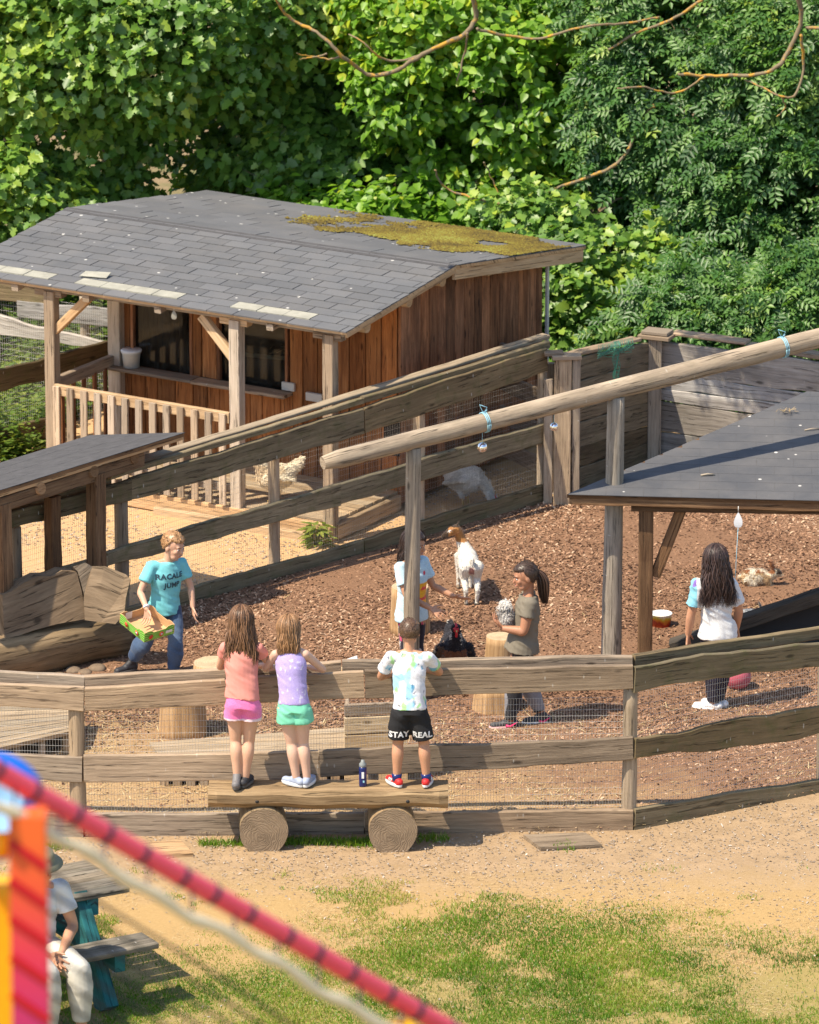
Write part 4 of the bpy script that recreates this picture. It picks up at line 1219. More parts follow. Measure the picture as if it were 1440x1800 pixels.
pl = thing('goat_platform', G(430, 1388), 'low weathered board platform behind the front fence and the girls', 'platform')
fz = .27
a0, a1, a2, a3 = G(281, 1328, fz), G(606, 1322, fz), G(606, 1278, fz), G(262, 1305, fz)
for i in range(5):
    f0, f1 = i/5, (i+1)/5-.012
    slab('deck_board', [a0.lerp(a3, f0), a1.lerp(a2, f0), a1.lerp(a2, f1), a0.lerp(a3, f1)], .03, M['deck'], pl)
for i in range(14):
    p = a0.lerp(a1, (i+.3)/14)+Vector((0, .03, 0))
    beam('side_slat', Vector((p.x, p.y, 0)), Vector((p.x, p.y, fz-.035)), .07, .02, M['post'], pl, up=Vector((0, 1, 0)))
slabv('underside_shade', Vector((a0.x+.05, a0.y+.1, 0)), Vector((a1.x, a1.y+.1, 0)), Vector((a1.x, a1.y+.1, fz-.04)), Vector((a0.x+.05, a0.y+.1, fz-.04)), .02, M['darkhole'], pl)  # upright near-black sheet stands in for the shade below the boards
p2_ = thing('sloping_deck', G(60, 1330), 'slatted deck sloping down to the right behind the left fence corner', 'deck')
fz = .2
a0, a1, a2, a3 = G(-90, 1335, fz), G(137, 1282, fz), G(150, 1240, fz), G(-90, 1240, fz)
for i in range(8):
    f0, f1 = i/8, (i+1)/8-.012
    slab('deck_board', [a0.lerp(a3, f0), a1.lerp(a2, f0), a1.lerp(a2, f1), a0.lerp(a3, f1)], .03, M['deck'], p2_)
slabv('underside_shade', Vector((a0.x+.1, a0.y+.16, 0)), Vector((a1.x-.1, a1.y+.16, 0)), Vector((a1.x-.1, a1.y+.16, fz-.035)), Vector((a0.x+.1, a0.y+.16, fz-.035)), .02, M['darkhole'], p2_)  # dark sheet behind the supports, put in as the shade under this deck
for i in range(5):
    p = a0.lerp(a1, (i+.7)/5.2)+Vector((0, .05, 0))
    log('support', Vector((p.x, p.y, 0)), Vector((p.x, p.y+.02, fz-.035)), .03, .028, M['post'], p2_, None, 8, 2)
bx = thing('wooden_box', G(655, 1385), 'pale sawn timber box behind the fence between the purple and white tops', 'box')
h0, h1 = G(606, 1384), G(716, 1378)
hb = ZAT(h0, 1240)
for i, (za, zb, mm_) in enumerate(((.0, .25, 'pale_block'), (.255, hb*.64, 'pale_block'), (hb*.645, hb*.86, 'pale_block'), (hb*.87, hb+.01, 'grey'))):
    beam('board', Vector((h0.x, h0.y, (za+zb)/2)), Vector((h1.x+.0, h1.y, (za+zb)/2)), .035, zb-za-.004, M[mm_], bx, wav=.002)
for p in (h0+Vector((.02, 0, 0)), h1-Vector((.02, 0, 0))):
    beam('side_board', Vector((p.x, p.y+.02, hb/2)), Vector((p.x, p.y+.4, hb/2)), .03, hb-.02, M['grey'], bx)
slab('box_floor', [h0+Z3*.04+Vector((.03, .02, 0)), h1+Z3*.04+Vector((-.03, .02, 0)), h1+Z3*.04+Vector((-.03, .4, 0)), h0+Z3*.04+Vector((.03, .4, 0))], .02, M['grey'], bx)
# boards lying outside by the kerb
o = slab('lying_board', [G(920, 1467, .02), G(1029, 1463, .02), G(1058, 1484, .02), G(951, 1490, .02)], .04, M['slab']); tag(o, 'thick grey board lying on the path right of the log bench', 'board')
o = slab('lying_board', [G(215, 1482, .012), G(318, 1477, .012), G(340, 1500, .012), G(238, 1505, .012)], .03, M['tan']); tag(o, 'pale plank lying on the path partly under the red rope', 'board')

# ================================================================== LOG BENCH OUTSIDE
be = thing('log_bench', G(578, 1490), 'split log bench on two short log rounds where three children stand', 'bench')
BY = 43.86; BT = .455
def atx(u): return AY(u, 1420, BY)
l_, r__ = atx(366), atx(788)
V = []; Fc = []; UV = []
seg = 26; prof = []
D0, D1 = BY-.03, BY+.25
for i in range(seg+1):
    f = i/seg; x = l_.x+(r__.x-l_.x)*f
    sh_ = .006*math.sin(f*9)+.005*math.sin(f*23+1)
    fr0 = (.02 if i in (0, seg) else 0)
    prof = [(D0+.02+fr0, BT+.0), (D0-.005+fr0, BT-.03+sh_), (D0+fr0, BT-.095+sh_), (D0+.05, BT-.142+sh_), (D0+.14, BT-.155), (D1-.03, BT-.13), (D1, BT-.05), (D1-.01, BT)]
    for y, z in prof: V.append((x, y, z+ (.002*math.sin(f*40) if z == BT else 0)))
n8 = 8; per = [0, .03, .1, .16, .25, .35, .45, .5, .78]
for i in range(seg):
    for k in range(n8):
        k2 = (k+1) % n8; Fc.append((i*n8+k, (i+1)*n8+k, (i+1)*n8+k2, i*n8+k2))
        x0, x1 = i/seg*1.8, (i+1)/seg*1.8; UV += [(x0, per[k]), (x1, per[k]), (x1, per[k+1]), (x0, per[k+1])]
Fc.append(tuple(range(n8))); UV += [(.1*math.cos(k), .1*math.sin(k)) for k in range(n8)]
Fc.append(tuple(seg*n8+k for k in range(n8-1, -1, -1))); UV += [(.1*math.cos(k), .1*math.sin(k)) for k in range(n8)]
frommesh('seat', V, Fc, M['log'], be, False, UV)
for u in (464, 691):
    c = AY(u, 1452, BY)
    log('log_round', Vector((c.x, BY-.04, .145)), Vector((c.x-.02, BY+.27, .15)), .182, .178, M['log'], be, M['endgrain'], 28, 3, .05)
for u in (452, 717):
    c = AY(u, 1403, BY-.032); lathe('bolt_hole', Vector((c.x, BY-.026, BT-.075)), [(0, 0), (.014, 0), (.014, .006), (0, .006)], M['black'], be, 12, Vector((0, -1, 0)))

# bottle
M['navy'] = plain('navy_bottle_plastic', (.01, .02, .12), .25)
M['greycap'] = plain('grey_cap_plastic', (.2, .22, .22), .5)
M['white'] = plain('white_print', (.8, .8, .8), .5)
g = Vector((AY(638, 1386, BY+.1).x, BY+.1, BT))
bo = thing('drink_bottle', g, 'navy blue drink bottle with grey cap standing on the log bench', 'bottle')
lathe('bottle_body', g, [(.0, 0), (.026, 0), (.029, .01), (.029, .14), (.027, .155)], M['navy'], bo, 20)
lathe('bottle_cap', g, [(.027, .155), (.029, .158), (.027, .178), (.015, .19), (.013, .205), (.0, .207)], M['greycap'], bo, 20)
def flat_text(name, s, p, xd, zd, size, mat, parent, font_bold=False, ext=.0):
    cu = bpy.data.curves.new(name, 'FONT'); cu.body = s; cu.size = size; cu.align_x = 'CENTER'; cu.align_y = 'CENTER'; cu.offset = size*.02; cu.resolution_u = 2
    to = bpy.data.objects.new('tmp', cu); COL.objects.link(to)
    dg = bpy.context.evaluated_depsgraph_get(); me = bpy.data.meshes.new_from_object(to.evaluated_get(dg))
    bpy.data.objects.remove(to)
    R = Matrix((xd.normalized(), zd.normalized(), xd.cross(zd).normalized())).transposed()
    for v in me.vertices: v.co = p+R @ v.co
    return link(name, me, mat, parent)
boxm('bottle_label', g+Vector((0, -.0285, .095)), .018, .002, .05, M['white'], bo, 0, 0)
boxm('bottle_label', g+Vector((.006, -.0285, .045)), .012, .002, .016, M['stringblue'], bo, 0, 0)

# ================================================================== SMALL THINGS IN THE RUN
M['bucketwhite'] = speck('dirty_white_bucket', (.55, .54, .48), (.8, .79, .74), 25, (30, .1, (.25, .22, .1)), .5)
g = Vector(S(2.78, 1.03, ZS+.018))
g = SF(1.03, 231, 640); g.z = ZS+.017
bk = thing('feed_bucket', g, 'stained white bucket with a lid on the hen house window sill', 'bucket')
lathe('bucket_body', g, [(0, 0), (.072, 0), (.083, .13), (.09, .132), (.09, .145)], M['bucketwhite'], bk, 28)
lathe('lid', g, [(.094, .143), (.095, .158), (.088, .164), (.0, .160)], M['plasticwhite'], bk, 28)
t = NT('red_printed_tub'); o_ = t.tc('Object'); sp_ = t.n('SeparateXYZ'); t.l(o_, sp_.inputs[0])
an_ = t.math('ADD', sp_.outputs[2], t.math('MULTIPLY', t.noise(o_, 9, 3), .12))
c_ = t.ramp(t.math('MULTIPLY', an_, 5.5), [(0, (.5, .05, .02)), (.45, (.6, .1, .02)), (.62, (.35, .03, .02)), (.72, (.6, .22, .03)), (.82, (.6, .55, .05)), (.95, (.75, .74, .68))])
M['tub'] = t.fin(c_, .35, None, .5)
g = G(1163, 1108); g = g+Vector((0, .08, 0))
tb = thing('food_tub', g, 'red and yellow printed plastic tub standing on the bark chips', 'tub')
lathe('tub_wall', g, [(0, .005), (.075, .005), (.088, .118), (.092, .12), (.092, .125), (.086, .125), (.074, .012), (0, .012)], M['tub'], tb, 30)
for o in (tb.children[0],):   # print follows the tub's own height
    me = o.data; 
    for v in me.vertices: v.co -= g
    o.location = (0, 0, 0); o.matrix_parent_inverse = Matrix.Identity(4)
lathe('tub_lining', g+Z3*.002, [(0, .014), (.0725, .014), (.0845, .1245), (.083, .1245), (.071, .018), (0, .018)], M['plasticwhite'], tb, 30)
g = G(617, 1186); 
cl = thing('crumpled_cup', g, 'white and pale blue plastic cup lying behind the top rail', 'cup')
a = AY(604, 1168, g.y); b = AY(632, 1164, g.y)
lathe('cup_body', a, [(.0, 0), (.032, 0), (.034, .004), (.047, .12), (.05, .122), (.045, .122), (.03, .01), (0, .01)], M['plasticwhite'], cl, 20, (b-a)+Vector((0, 0, .01)))
log('cup_stand', Vector((g.x, g.y+.05, 0)), Vector((g.x, g.y+.05, a.z-.05)), .1, .09, M['stumpwood'], None, M['stumptop'], 18, 3)
bpy.data.objects['cup_stand'].name = 'stump'
for o in bpy.data.objects:
    if o.name.startswith('stump') and 'label' not in o: tag(o, 'low stump hidden behind the rail carrying the white plastic cup', 'stump', 'upright tree stumps in the goat run')
t = NT('red_rubber'); o_ = t.tc('Object'); M['ball'] = t.fin(t.mix(t.noise(o_, 12, 4), (.42, .08, .12), (.55, .13, .17)), .5, t.bump(t.vor(o_, 160), .3, .002), .4)
g = G(1297, 1213)+Vector((0, .02, 0))
bm = bmesh.new(); bmesh.ops.create_uvsphere(bm, u_segments=32, v_segments=20, radius=.108)
me = bpy.data.meshes.new('ball'); bm.to_mesh(me); bm.free(); smooth(me)
o = link('ball', me, M['ball']); o.location = (g.x, g.y, .108); tag(o, 'dull red rubber ball on the ground behind the fence boards', 'ball')
for k in range(3):
    pts_ = []
    for i in range(33):
        a = 2*PI*i/32; q_ = Vector((math.cos(a), math.sin(a), .0)); q_.rotate(Matrix.Rotation(k*PI/3+.3, 3, 'X')); pts_.append(q_*.1082)
    if 'seam' not in M: M['seam'] = plain('ball_seam', (.12, .02, .03), .6)
    s__ = tube('seam', pts_, .0012, M['seam'], None, 4); s__.parent = o
# dark log/hay debris near the ramp
# green netting over the wall
V = []; 
ng = thing('green_net', VPL(W0, W1, 1080, 620), 'torn green netting draped over the grey plank wall', 'net')
t = NT('green_netting'); M['net'] = t.fin((.05, .22, .15), .7)
def netcurve(u0, u1, vt, drop, n):
    for i in range(n):
        f = i/(n-1); u = u0+(u1-u0)*f; top = VPL(W0, W1, u, vt-(u-u0)*.22)+Vector((.06, -.12, .02))
        pts_ = [top+Vector((0, .12, .015))]
        for k_ in range(9):
            pts_.append(top+Vector((.012*math.sin(k_*1.3+i), -.01*k_*.2, -drop*k_/8*(1-.6*abs(f-.6)))))
        tube('strand', pts_, .0022, M['net'], ng, 4)
netcurve(1066, 1076, 607, .40, 9); netcurve(1040, 1100, 613, .07, 26)
for k_ in range(10):
    pts_ = [VPL(W0, W1, 1066+j*2.2, 610+k_*6-j*.4)+Vector((.06, -.125, 0)) for j in range(6)]
    tube('strand', pts_, .0018, M['net'], ng, 4)
for k_ in range(4):
    pts_ = [VPL(W0, W1, 1040+j*10, 616+k_*3-j*2.2+3*math.sin(j*2+k_))+Vector((.05, -.1, 0)) for j in range(7)]
    tube('strand', pts_, .0025, M['net'], ng, 4)

# ================================================================== PICNIC TABLE
ld = Vector((math.cos(math.radians(30)), math.sin(math.radians(30)), 0)); sd = Vector((ld.y, -ld.x, 0))
TC = G(228, 1561, .74)                 # right front corner of the top
M['tablewood'] = wood('worn_table_boards', (.07, .06, .045), (.2, .165, .12), (.33, .28, .21), .15, .5, .5)
pt = thing('picnic_table', TC-ld*.9+sd*-.3-Z3*.74, 'picnic table with worn brown boards on a teal painted frame', 'picnic table')
def TP(l, s_, z): return Vector((TC.x, TC.y, 0))+ld*l+sd*s_+Z3*z
for i in range(5):
    beam('table_board', TP(-1.75, -.07-.135*i, .725), TP(-.0+random.uniform(-.01, .01), -.07-.135*i, .725), .128, .035, M['tablewood'], pt, wav=.002)
seatc = G(280, 1660, .45); so_ = (seatc-TC).dot(sd); sl_ = (seatc-TC).dot(ld)
for i in range(2):
    beam('seat_board', TP(-1.75, so_-.07-.135*i, .435), TP(sl_, so_-.07-.135*i, .435), .128, .038, M['tablewood'], pt, wav=.002)
    beam('seat_board', TP(-1.75, -.675-so_+.07+.135*i, .435), TP(sl_, -.675-so_+.07+.135*i, .435), .128, .038, M['grey'], pt, wav=.002)
for l in (-.28, -1.45):
    beam('cross_beam', TP(l, -.02, .645), TP(l, -.66, .645), .09, .13, M['teal'], pt)
    beam('cross_beam', TP(l, so_-.02, .36), TP(l, -.655-so_, .36), .08, .13, M['teal'], pt)
    beam('leg', TP(l-.06, -.16, .7), TP(l-.06, so_-.10, 0), .10, .19, M['teal'], pt)
    beam('leg', TP(l-.06, -.52, .7), TP(l-.06, -.6-so_+.12, 0), .10, .19, M['teal'], pt)
beam('stay', TP(-.35, -.34, .4), TP(-.8, -.34, .7), .05, .08, M['teal'], pt)

# ================================================================== PLAY TOWER IN THE FOREGROUND (out of focus)
YT = 15.3
def FT(u, v, Y=YT): return AY(u, v, Y)
def band_mat(name, stops, sc, ax=2):
    t = NT(name); o_ = t.tc('UV'); s_ = t.n('SeparateXYZ'); t.l(o_, s_.inputs[0])
    x = t.math('FRACT', t.math('MULTIPLY', s_.outputs[0], sc))
    return t.fin(t.ramp(x, stops), .5)
t = NT('red_foam_tube'); M['redfoam'] = t.fin(t.mix(t.noise(t.tc('Object'), 6, 3), (.78, .05, .10), (.9, .09, .14)), .45, None, .5)
M['darkband'] = plain('dark_tie_band', (.05, .02, .05), .6)
M['cream'] = plain('cream_rope', (.74, .64, .44), .85)
M['yellow'] = plain('yellow_foam', (.80, .40, .0), .5)
M['blueplastic'] = plain('blue_plastic', (.01, .13, .62), .3)
M['lightblue'] = plain('pale_blue_plastic', (.3, .55, .85), .3)
tower = thing('play_tower', Vector((FT(50, 1600).x, YT, 0)), 'out of focus play tower post wrapped in red and orange beside yellow panels', 'play tower')
def strip(name, pts, r, m, par, n=14): return tube(name, pts, r, m, par, n)
px, py = FT(52, 1600).x, YT
ztop = ZAT(Vector((0, YT, 0)), 1428)
zb_ = ZAT(Vector((0, YT, 0)), 1800)
t = NT('wrapped_post_foam'); o_ = t.tc('Object'); s_ = t.n('SeparateXYZ'); t.l(o_, s_.inputs[0])
hh = t.math('MULTIPLY', t.math('SUBTRACT', s_.outputs[2], zb_), 1/(ztop-zb_), True)
c_ = t.ramp(hh, [(0, (.45, .02, .13)), (.35, (.62, .03, .07)), (.65, (.7, .08, .03)), (.9, (.72, .12, .02))])
M['wrap'] = t.fin(c_, .5)
frommesh('wrapped_post', *(lambda V_: (V_, [(0, 1, 2, 3), (4, 7, 6, 5), (0, 4, 5, 1), (1, 5, 6, 2), (2, 6, 7, 3), (3, 7, 4, 0)]))([Vector((px+sx*.047, py+sy*.045, z)) for z in (0, ztop) for sx, sy in ((-1, -1), (1, -1), (1, 1), (-1, 1))]), M['wrap'], tower)
M['redstripe'] = plain('dark_red_strap', (.45, .0, .01), .5)
for k_ in range(60):
    z0 = ztop-.1-k_*.105
    if z0 < .1: break
    beam('wrap_strap', Vector((px-.048, py-.049, z0+.035)), Vector((px+.048, py-.049, z0-.035)), .008, .022, M['redstripe'], tower, up=Z3)
yl = FT(-60, 1480).x; yr = FT(38, 1480).x
boxm('yellow_panel', ((yl+yr)/2, YT+.12, ZAT(Vector((0, YT+.12, 0)), 1548)/2), yr-yl, .12, ZAT(Vector((0, YT+.12, 0)), 1548), M['yellow'], tower, 0, .02)
zc = ZAT(Vector((0, YT, 0)), 1490)
log('yellow_cap', Vector((FT(-60, 1500).x, YT+.02, zc)), Vector((FT(14, 1500).x, YT+.02, zc)), .035, .035, M['yellow'], tower, None, 14, 4, .0)
# red foam handrail down to the right
ra, rb = FT(-40, 1335, YT), FT(800, 1815, YT+.9)
ra2 = ra+(rb-ra)*-.2; rb2 = ra+(rb-ra)*1.35
rail_ = thing('padded_rail', ra.lerp(rb, .5), 'blurred pink red padded rope rail sloping down to the right with dark ties', 'rail')
strip('foam_tube', [ra2.lerp(rb2, i/10) for i in range(11)], .028, M['redfoam'], rail_, 18)
dq = (rb2-ra2).normalized()
L_ = (rb2-ra2).length; k_ = 0; x = .03
while x < L_:
    p = ra2+dq*x
    strip('tie_band', [p-dq*.008, p+dq*.008], .030, M['darkband'], rail_, 14); x += .138+.02*math.sin(k_*2.1); k_ += 1
# cream rope strung below it
pts_ = []
for i in range(60):
    f = i/59; p = ra2.lerp(rb2, .12+f*.85)
    pts_.append(p+Vector((0, -.10, -.052-.007*math.sin(f*61)-.005*math.sin(f*23+1)-.012*f)))
cr = thing('sagging_rope', pts_[30], 'blurred thick cream rope hanging in waves under the red padded rail', 'rope')
tube('rope', pts_, 0, M['cream'], cr, 10, radii=[.016+.0025*math.sin(i*1.9) for i in range(60)])
for k_ in range(0, 60, 4):
    p = ra2.lerp(rb2, .12+k_/59*.85)
    tube('hanger', [p, pts_[k_]], .004, M['darkband'], cr, 6)
# blue float shape at the left edge
bl = thing('blue_disc', FT(0, 1420, YT+2.2), 'bright blue rounded play disc with a white rim at the left edge', 'play disc')
c = FT(-14, 1418, YT+1.6); sc_ = (c-CPOS).dot(fw)/FPX
lathe('disc', c, [(0, -.03), (92*sc_, -.03), (98*sc_, 0), (92*sc_, .03), (0, .03)], M['blueplastic'], bl, 40, Vector((.1, -1, .2)))
lathe('rim', c-Vector((0, .035, -.007)), [(56*sc_, -.005), (60*sc_, .0), (56*sc_, .01), (48*sc_, .0)], M['lightblue'], bl, 40, Vector((.1, -1, .2)))
beam('mast', Vector((c.x-.05, c.y+.08, 0)), Vector((c.x-.05, c.y+.08, c.z+.05)), .05, .05, M['blueplastic'], bl)
# yellow bulge at the bottom and net cords
c = FT(705, 1808, YT+.75)
yb = lathe('yellow_bumper', Vector((c.x, c.y, 0)), [(.05, 0), (.05, c.z-.12), (.062, c.z-.05), (.055, c.z-.005), (.03, c.z+.018), (0, c.z+.022)], M['yellow'], None, 20)
tag(yb, 'blurred yellow foam post top at the lower end of the red padded rail', 'foam post')
t = NT('dark_net_cord'); M['cord'] = t.fin((.03, .035, .03), .8)
nt = thing('net_cords', FT(150, 1750, YT), 'dark blurred net cords slanting down from the red wrapped post', 'net')
for k_ in range(11):
    v0 = 1530+k_*36
    tube('cord', [FT(84, v0, YT+.1), FT(84+330, v0+205, YT+.35), FT(84+660, v0+430, YT+.6)], .005, M['cord'], nt, 6)

# ================================================================== TREES
def fan(pts, c, fold):
    """leaf outline (right half from base to tip) -> mirrored fan, folded along the midrib"""
    full = pts+[(-x, y) for x, y in reversed(pts[1:-1])]
    V = [(x, y, fold*abs(x)-.12*y*y) for x, y in full]+[(c[0], c[1], -.02)]
    n = len(full); return np.array(V), np.array([(n, i, (i+1) % n) for i in range(n)])
MAPLE = fan([(0, 0), (.34, -.06), (.29, .10), (.52, .25), (.27, .34), (.32, .60), (0, .92)], (0, .28), .22)
LIME = fan([(0, 0), (.30, .02), (.39, .36), (.20, .76), (0, 1.0)], (0, .35), .25)
def ashleaf():
    V = []; F_ = []
    def leaflet(bx, by, dx, dy, L, w):
        b = len(V); px_, py_ = -dy, dx
        z0 = -.05*by*by
        V.extend([(bx, by, z0), (bx+dx*L*.45+px_*w, by+dy*L*.45+py_*w, z0+.05), (bx+dx*L, by+dy*L, z0-.05), (bx+dx*L*.45-px_*w, by+dy*L*.45-py_*w, z0+.05)])
        F_.extend([(b, b+1, b+2), (b, b+2, b+3)])
    for y in (.22, .46, .70):
        for s_ in (-1, 1): leaflet(0, y, s_*.87, .5, .38, .10)
    leaflet(0, .84, 0, 1, .34, .09)
    b = len(V); V.extend([(-.008, 0, 0), (.008, 0, 0), (0, .9, -.04)]); F_.append((b, b+1, b+2))
    return np.array(V), np.array(F_)
ASH = ashleaf()
LEAFK = {'maple': (MAPLE, 'leaf_maple', .118), 'lime': (LIME, 'leaf_lime', .10), 'ash': (ASH, 'leaf_ash', .215)}
VAR = {}
def leafvariant(kind, tq):
    k = (kind, tq)
    if k not in VAR:
        (V, F_), m, s = LEAFK[kind]
        o = fromnp('leaf', V, F_, M[m], None, False, np.full(len(V), (tq+.5)/6)); VAR[k] = o.data; bpy.data.objects.remove(o)
    return VAR[k]
def norm(a): return a/np.maximum(np.linalg.norm(a, axis=-1), 1e-6)[..., None]
def foliage(name, lobes, kind, nspray, parent, seed, th=.42, per=7, single=300, tbase=.45, tspread=.2, size=1.0, spr=.26, twigs=True, msc=1.6):
    rg = np.random.default_rng(seed)
    vol = np.array([l[1][0]*l[1][2] for l in lobes]); vol = vol*np.array([.22 if l[0][2] > 4.4 else 1 for l in lobes]); pr_ = vol/vol.sum()
    k = rg.choice(len(lobes), nspray, p=pr_)
    C_ = np.array([l[0] for l in lobes])[k]; R_ = np.array([l[1] for l in lobes])[k]
    tl = np.array([l[2] if len(l) > 2 else 0 for l in lobes])[k]
    d = norm(rg.normal(size=(nspray, 3)))
    d[:, 1] = np.where((d[:, 1] > 0) & (rg.uniform(size=nspray) < .65), -d[:, 1], d[:, 1])
    rr_ = rg.uniform(.55, 1.08, nspray)**.6
    bmp = .62+.75*vnoise(C_+d*2, 2.2, seed)
    c = C_+d*R_*(rr_*bmp)[:, None]
    keep = (fnoise(c, msc, seed+5) > th) & (c[:, 2] > .08)
    c, d, tl = c[keep], d[keep], tl[keep]; n = len(c)
    ax = norm(d*np.array([1, 1, .4])+rg.normal(0, .45, (n, 3))+np.array([0, -.25, .1]))
    # leaves round each spray
    m = n*per
    ci = np.repeat(np.arange(n), per); j = np.tile(np.arange(per), n)
    f = (j+1)/per
    side = norm(np.cross(ax, np.array([0, 0, 1.0])+rg.normal(0, .2, (n, 3))))
    sg = np.where(j % 2 == 0, 1, -1)
    P_ = c[ci]+ax[ci]*(f*spr*size)[:, None]+side[ci]*(sg*rg.uniform(.02, .07, m))[:, None]+rg.normal(0, .02, (m, 3))
    ydir = norm(ax[ci]*.5+side[ci]*(sg*rg.uniform(.3, 1.0, m))[:, None]+np.array([0, 0, -.35])+rg.normal(0, .25, (m, 3)))
    up_ = np.array([-.35, -.42, .75])+d[ci]*.35+rg.normal(0, .33, (m, 3))
    z = norm(up_-ydir*np.sum(up_*ydir, 1)[:, None]); x = np.cross(ydir, z)
    (LV, LF), mat, s0 = LEAFK[kind]
    sc = s0*size*rg.uniform(.6, 1.2, m)
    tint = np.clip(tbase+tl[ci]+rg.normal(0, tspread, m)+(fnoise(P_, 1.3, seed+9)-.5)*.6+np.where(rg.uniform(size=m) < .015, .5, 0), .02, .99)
    # the leaves that show largest become single objects
    w_ = P_[:, 1]*math.cos(PITCH)+(CAM_H-P_[:, 2])*math.sin(PITCH)
    u = 720+FPX*P_[:, 0]/w_; v = 900-FPX*((P_[:, 1])*math.sin(PITCH)+(P_[:, 2]-CAM_H)*math.cos(PITCH))/w_
    infr = (u > 5) & (u < 1435) & (v > 5) & (v < 600)
    order = np.argsort(np.where(infr, w_-sc*6, 1e9))
    idx = order[:single]; idx = idx[infr[idx]]
    for q_ in idx:
        o = bpy.data.objects.new('leaf', leafvariant(kind, int(tint[q_]*5.99)))
        COL.objects.link(o); o.parent = parent; o.matrix_parent_inverse = Matrix.Translation(-wpos(parent))
        R = np.stack([x[q_], ydir[q_], z[q_]], 1)*sc[q_]
        Mx = Matrix([[*R[0], P_[q_][0]], [*R[1], P_[q_][1]], [*R[2], P_[q_][2]], [0, 0, 0, 1]])
        o.matrix_basis = Mx
    rest = np.ones(m, bool); rest[idx] = False
    P_, x, ydir, z, sc, tint = P_[rest], x[rest], ydir[rest], z[rest], sc[rest], tint[rest]
    mm = len(P_); nv = len(LV)
    V = P_[:, None]+(x[:, None]*LV[None, :, 0:1]+ydir[:, None]*LV[None, :, 1:2]+z[:, None]*LV[None, :, 2:3])*sc[:, None, None]
    F_ = (LF[None]+(np.arange(mm)*nv)[:, None, None]).reshape(-1, 3)
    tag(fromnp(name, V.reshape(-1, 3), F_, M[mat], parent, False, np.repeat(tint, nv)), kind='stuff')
    if twigs:
        a = c-ax*.12; b = c+ax*(spr*size*.9)
        V = np.stack([a+side*.004, a-side*.004, b], 1).reshape(-1, 3)
        tag(fromnp('twigs', V, np.arange(len(V)).reshape(-1, 3), M['bark'], parent), kind='stuff')
    return mm
def branchpx(name, pxs, Y, r0, r1, parent, mat='bark_lichen', wob=.1):
    pts_ = [AY(u, v, Y+wob*math.sin(i*1.3)) for i, (u, v) in enumerate(pxs)]
    # round the corners
    for _ in range(2):
        q_ = [pts_[0]]
        for a, b in zip(pts_[:-1], pts_[1:]): q_ += [a.lerp(b, .25), a.lerp(b, .75)]
        q_.append(pts_[-1]); pts_ = q_
    pts_ = [p+Vector((random.gauss(0, .004), 0, random.gauss(0, .004))) for p in pts_]
    n = len(pts_); return tube(name, pts_, 0, M[mat], parent, 7, radii=[(r0+(r1-r0)*i/(n-1))*random.uniform(.88, 1.12) for i in range(n)])
def trunk(parent, base, top, r, limbs=5, seed=0, mat='bark'):
    rr = random.Random(seed); base = Vector(base); top = Vector(top); n = 9
    pts_ = [base.lerp(top, i/(n-1))+Vector((rr.gauss(0, .04), rr.gauss(0, .04), 0))*(i > 0) for i in range(n)]
    t_ = tube('trunk', pts_, 0, M[mat], parent, 10, radii=[r*(1.15-.85*i/(n-1)) for i in range(n)])
    for k in range(limbs):
        i = rr.randrange(2, n-1); a = pts_[i]; an = rr.uniform(0, 6.28); L = rr.uniform(.7, 1.5)
        pp = [a+Vector((math.cos(an)*L*f, math.sin(an)*L*f, L*.55*f+.1*math.sin(f*5+k))) for f in (0, .25, .5, .75, 1)]
        tube('limb', pp, 0, M[mat], parent, 7, radii=[r*.4, r*.32, r*.25, r*.17, r*.08])
T1 = thing('maple_tree', Vector((-2.9, 60.3, 0)), 'broad sunlit maple with lobed leaves filling the upper left', 'tree')
trunk(T1, T1.location, (-2.7, 60.5, 6.5), .16, 7, 1)
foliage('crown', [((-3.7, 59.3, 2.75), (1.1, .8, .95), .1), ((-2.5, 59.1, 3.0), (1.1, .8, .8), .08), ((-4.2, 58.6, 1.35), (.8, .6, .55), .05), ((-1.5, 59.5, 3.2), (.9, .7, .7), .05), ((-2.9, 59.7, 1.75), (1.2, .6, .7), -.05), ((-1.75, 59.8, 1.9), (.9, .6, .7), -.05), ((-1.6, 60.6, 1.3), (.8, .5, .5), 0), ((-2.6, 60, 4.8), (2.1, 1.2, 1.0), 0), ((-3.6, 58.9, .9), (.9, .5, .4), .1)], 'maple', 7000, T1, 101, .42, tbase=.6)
T1b = thing('maple_tree', Vector((-3.9, 61.2, 0)), 'slim maple behind the broad one, trunk showing above the shed left end', 'tree')
trunk(T1b, T1b.location, (-4.3, 61.3, 6), .09, 4, 5)
foliage('crown', [((-4.2, 61.2, 4.6), (1.3, .9, 1.1)), ((-3.2, 61.4, 3.2), (1.2, .6, .8), -.15)], 'maple', 900, T1b, 108, .42, single=0, tbase=.3)
T2 = thing('maple_tree', Vector((-.6, 61.0, 0)), 'shaded dark maple standing behind the shed ridge in the middle', 'tree')
trunk(T2, T2.location, (-.9, 61.2, 6.5), .13, 7, 2)
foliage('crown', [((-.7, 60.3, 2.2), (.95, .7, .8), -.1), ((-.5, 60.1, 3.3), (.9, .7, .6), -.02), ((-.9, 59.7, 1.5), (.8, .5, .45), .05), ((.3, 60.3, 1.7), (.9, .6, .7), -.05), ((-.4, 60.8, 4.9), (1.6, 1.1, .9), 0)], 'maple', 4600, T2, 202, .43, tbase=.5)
T3 = thing('lime_tree', Vector((1.1, 60.6, 0)), 'bright yellow green tree with round leaves and a slender grey stem in the upper middle', 'tree')
trunk(T3, T3.location, (.9, 60.6, 6.5), .12, 7, 3)
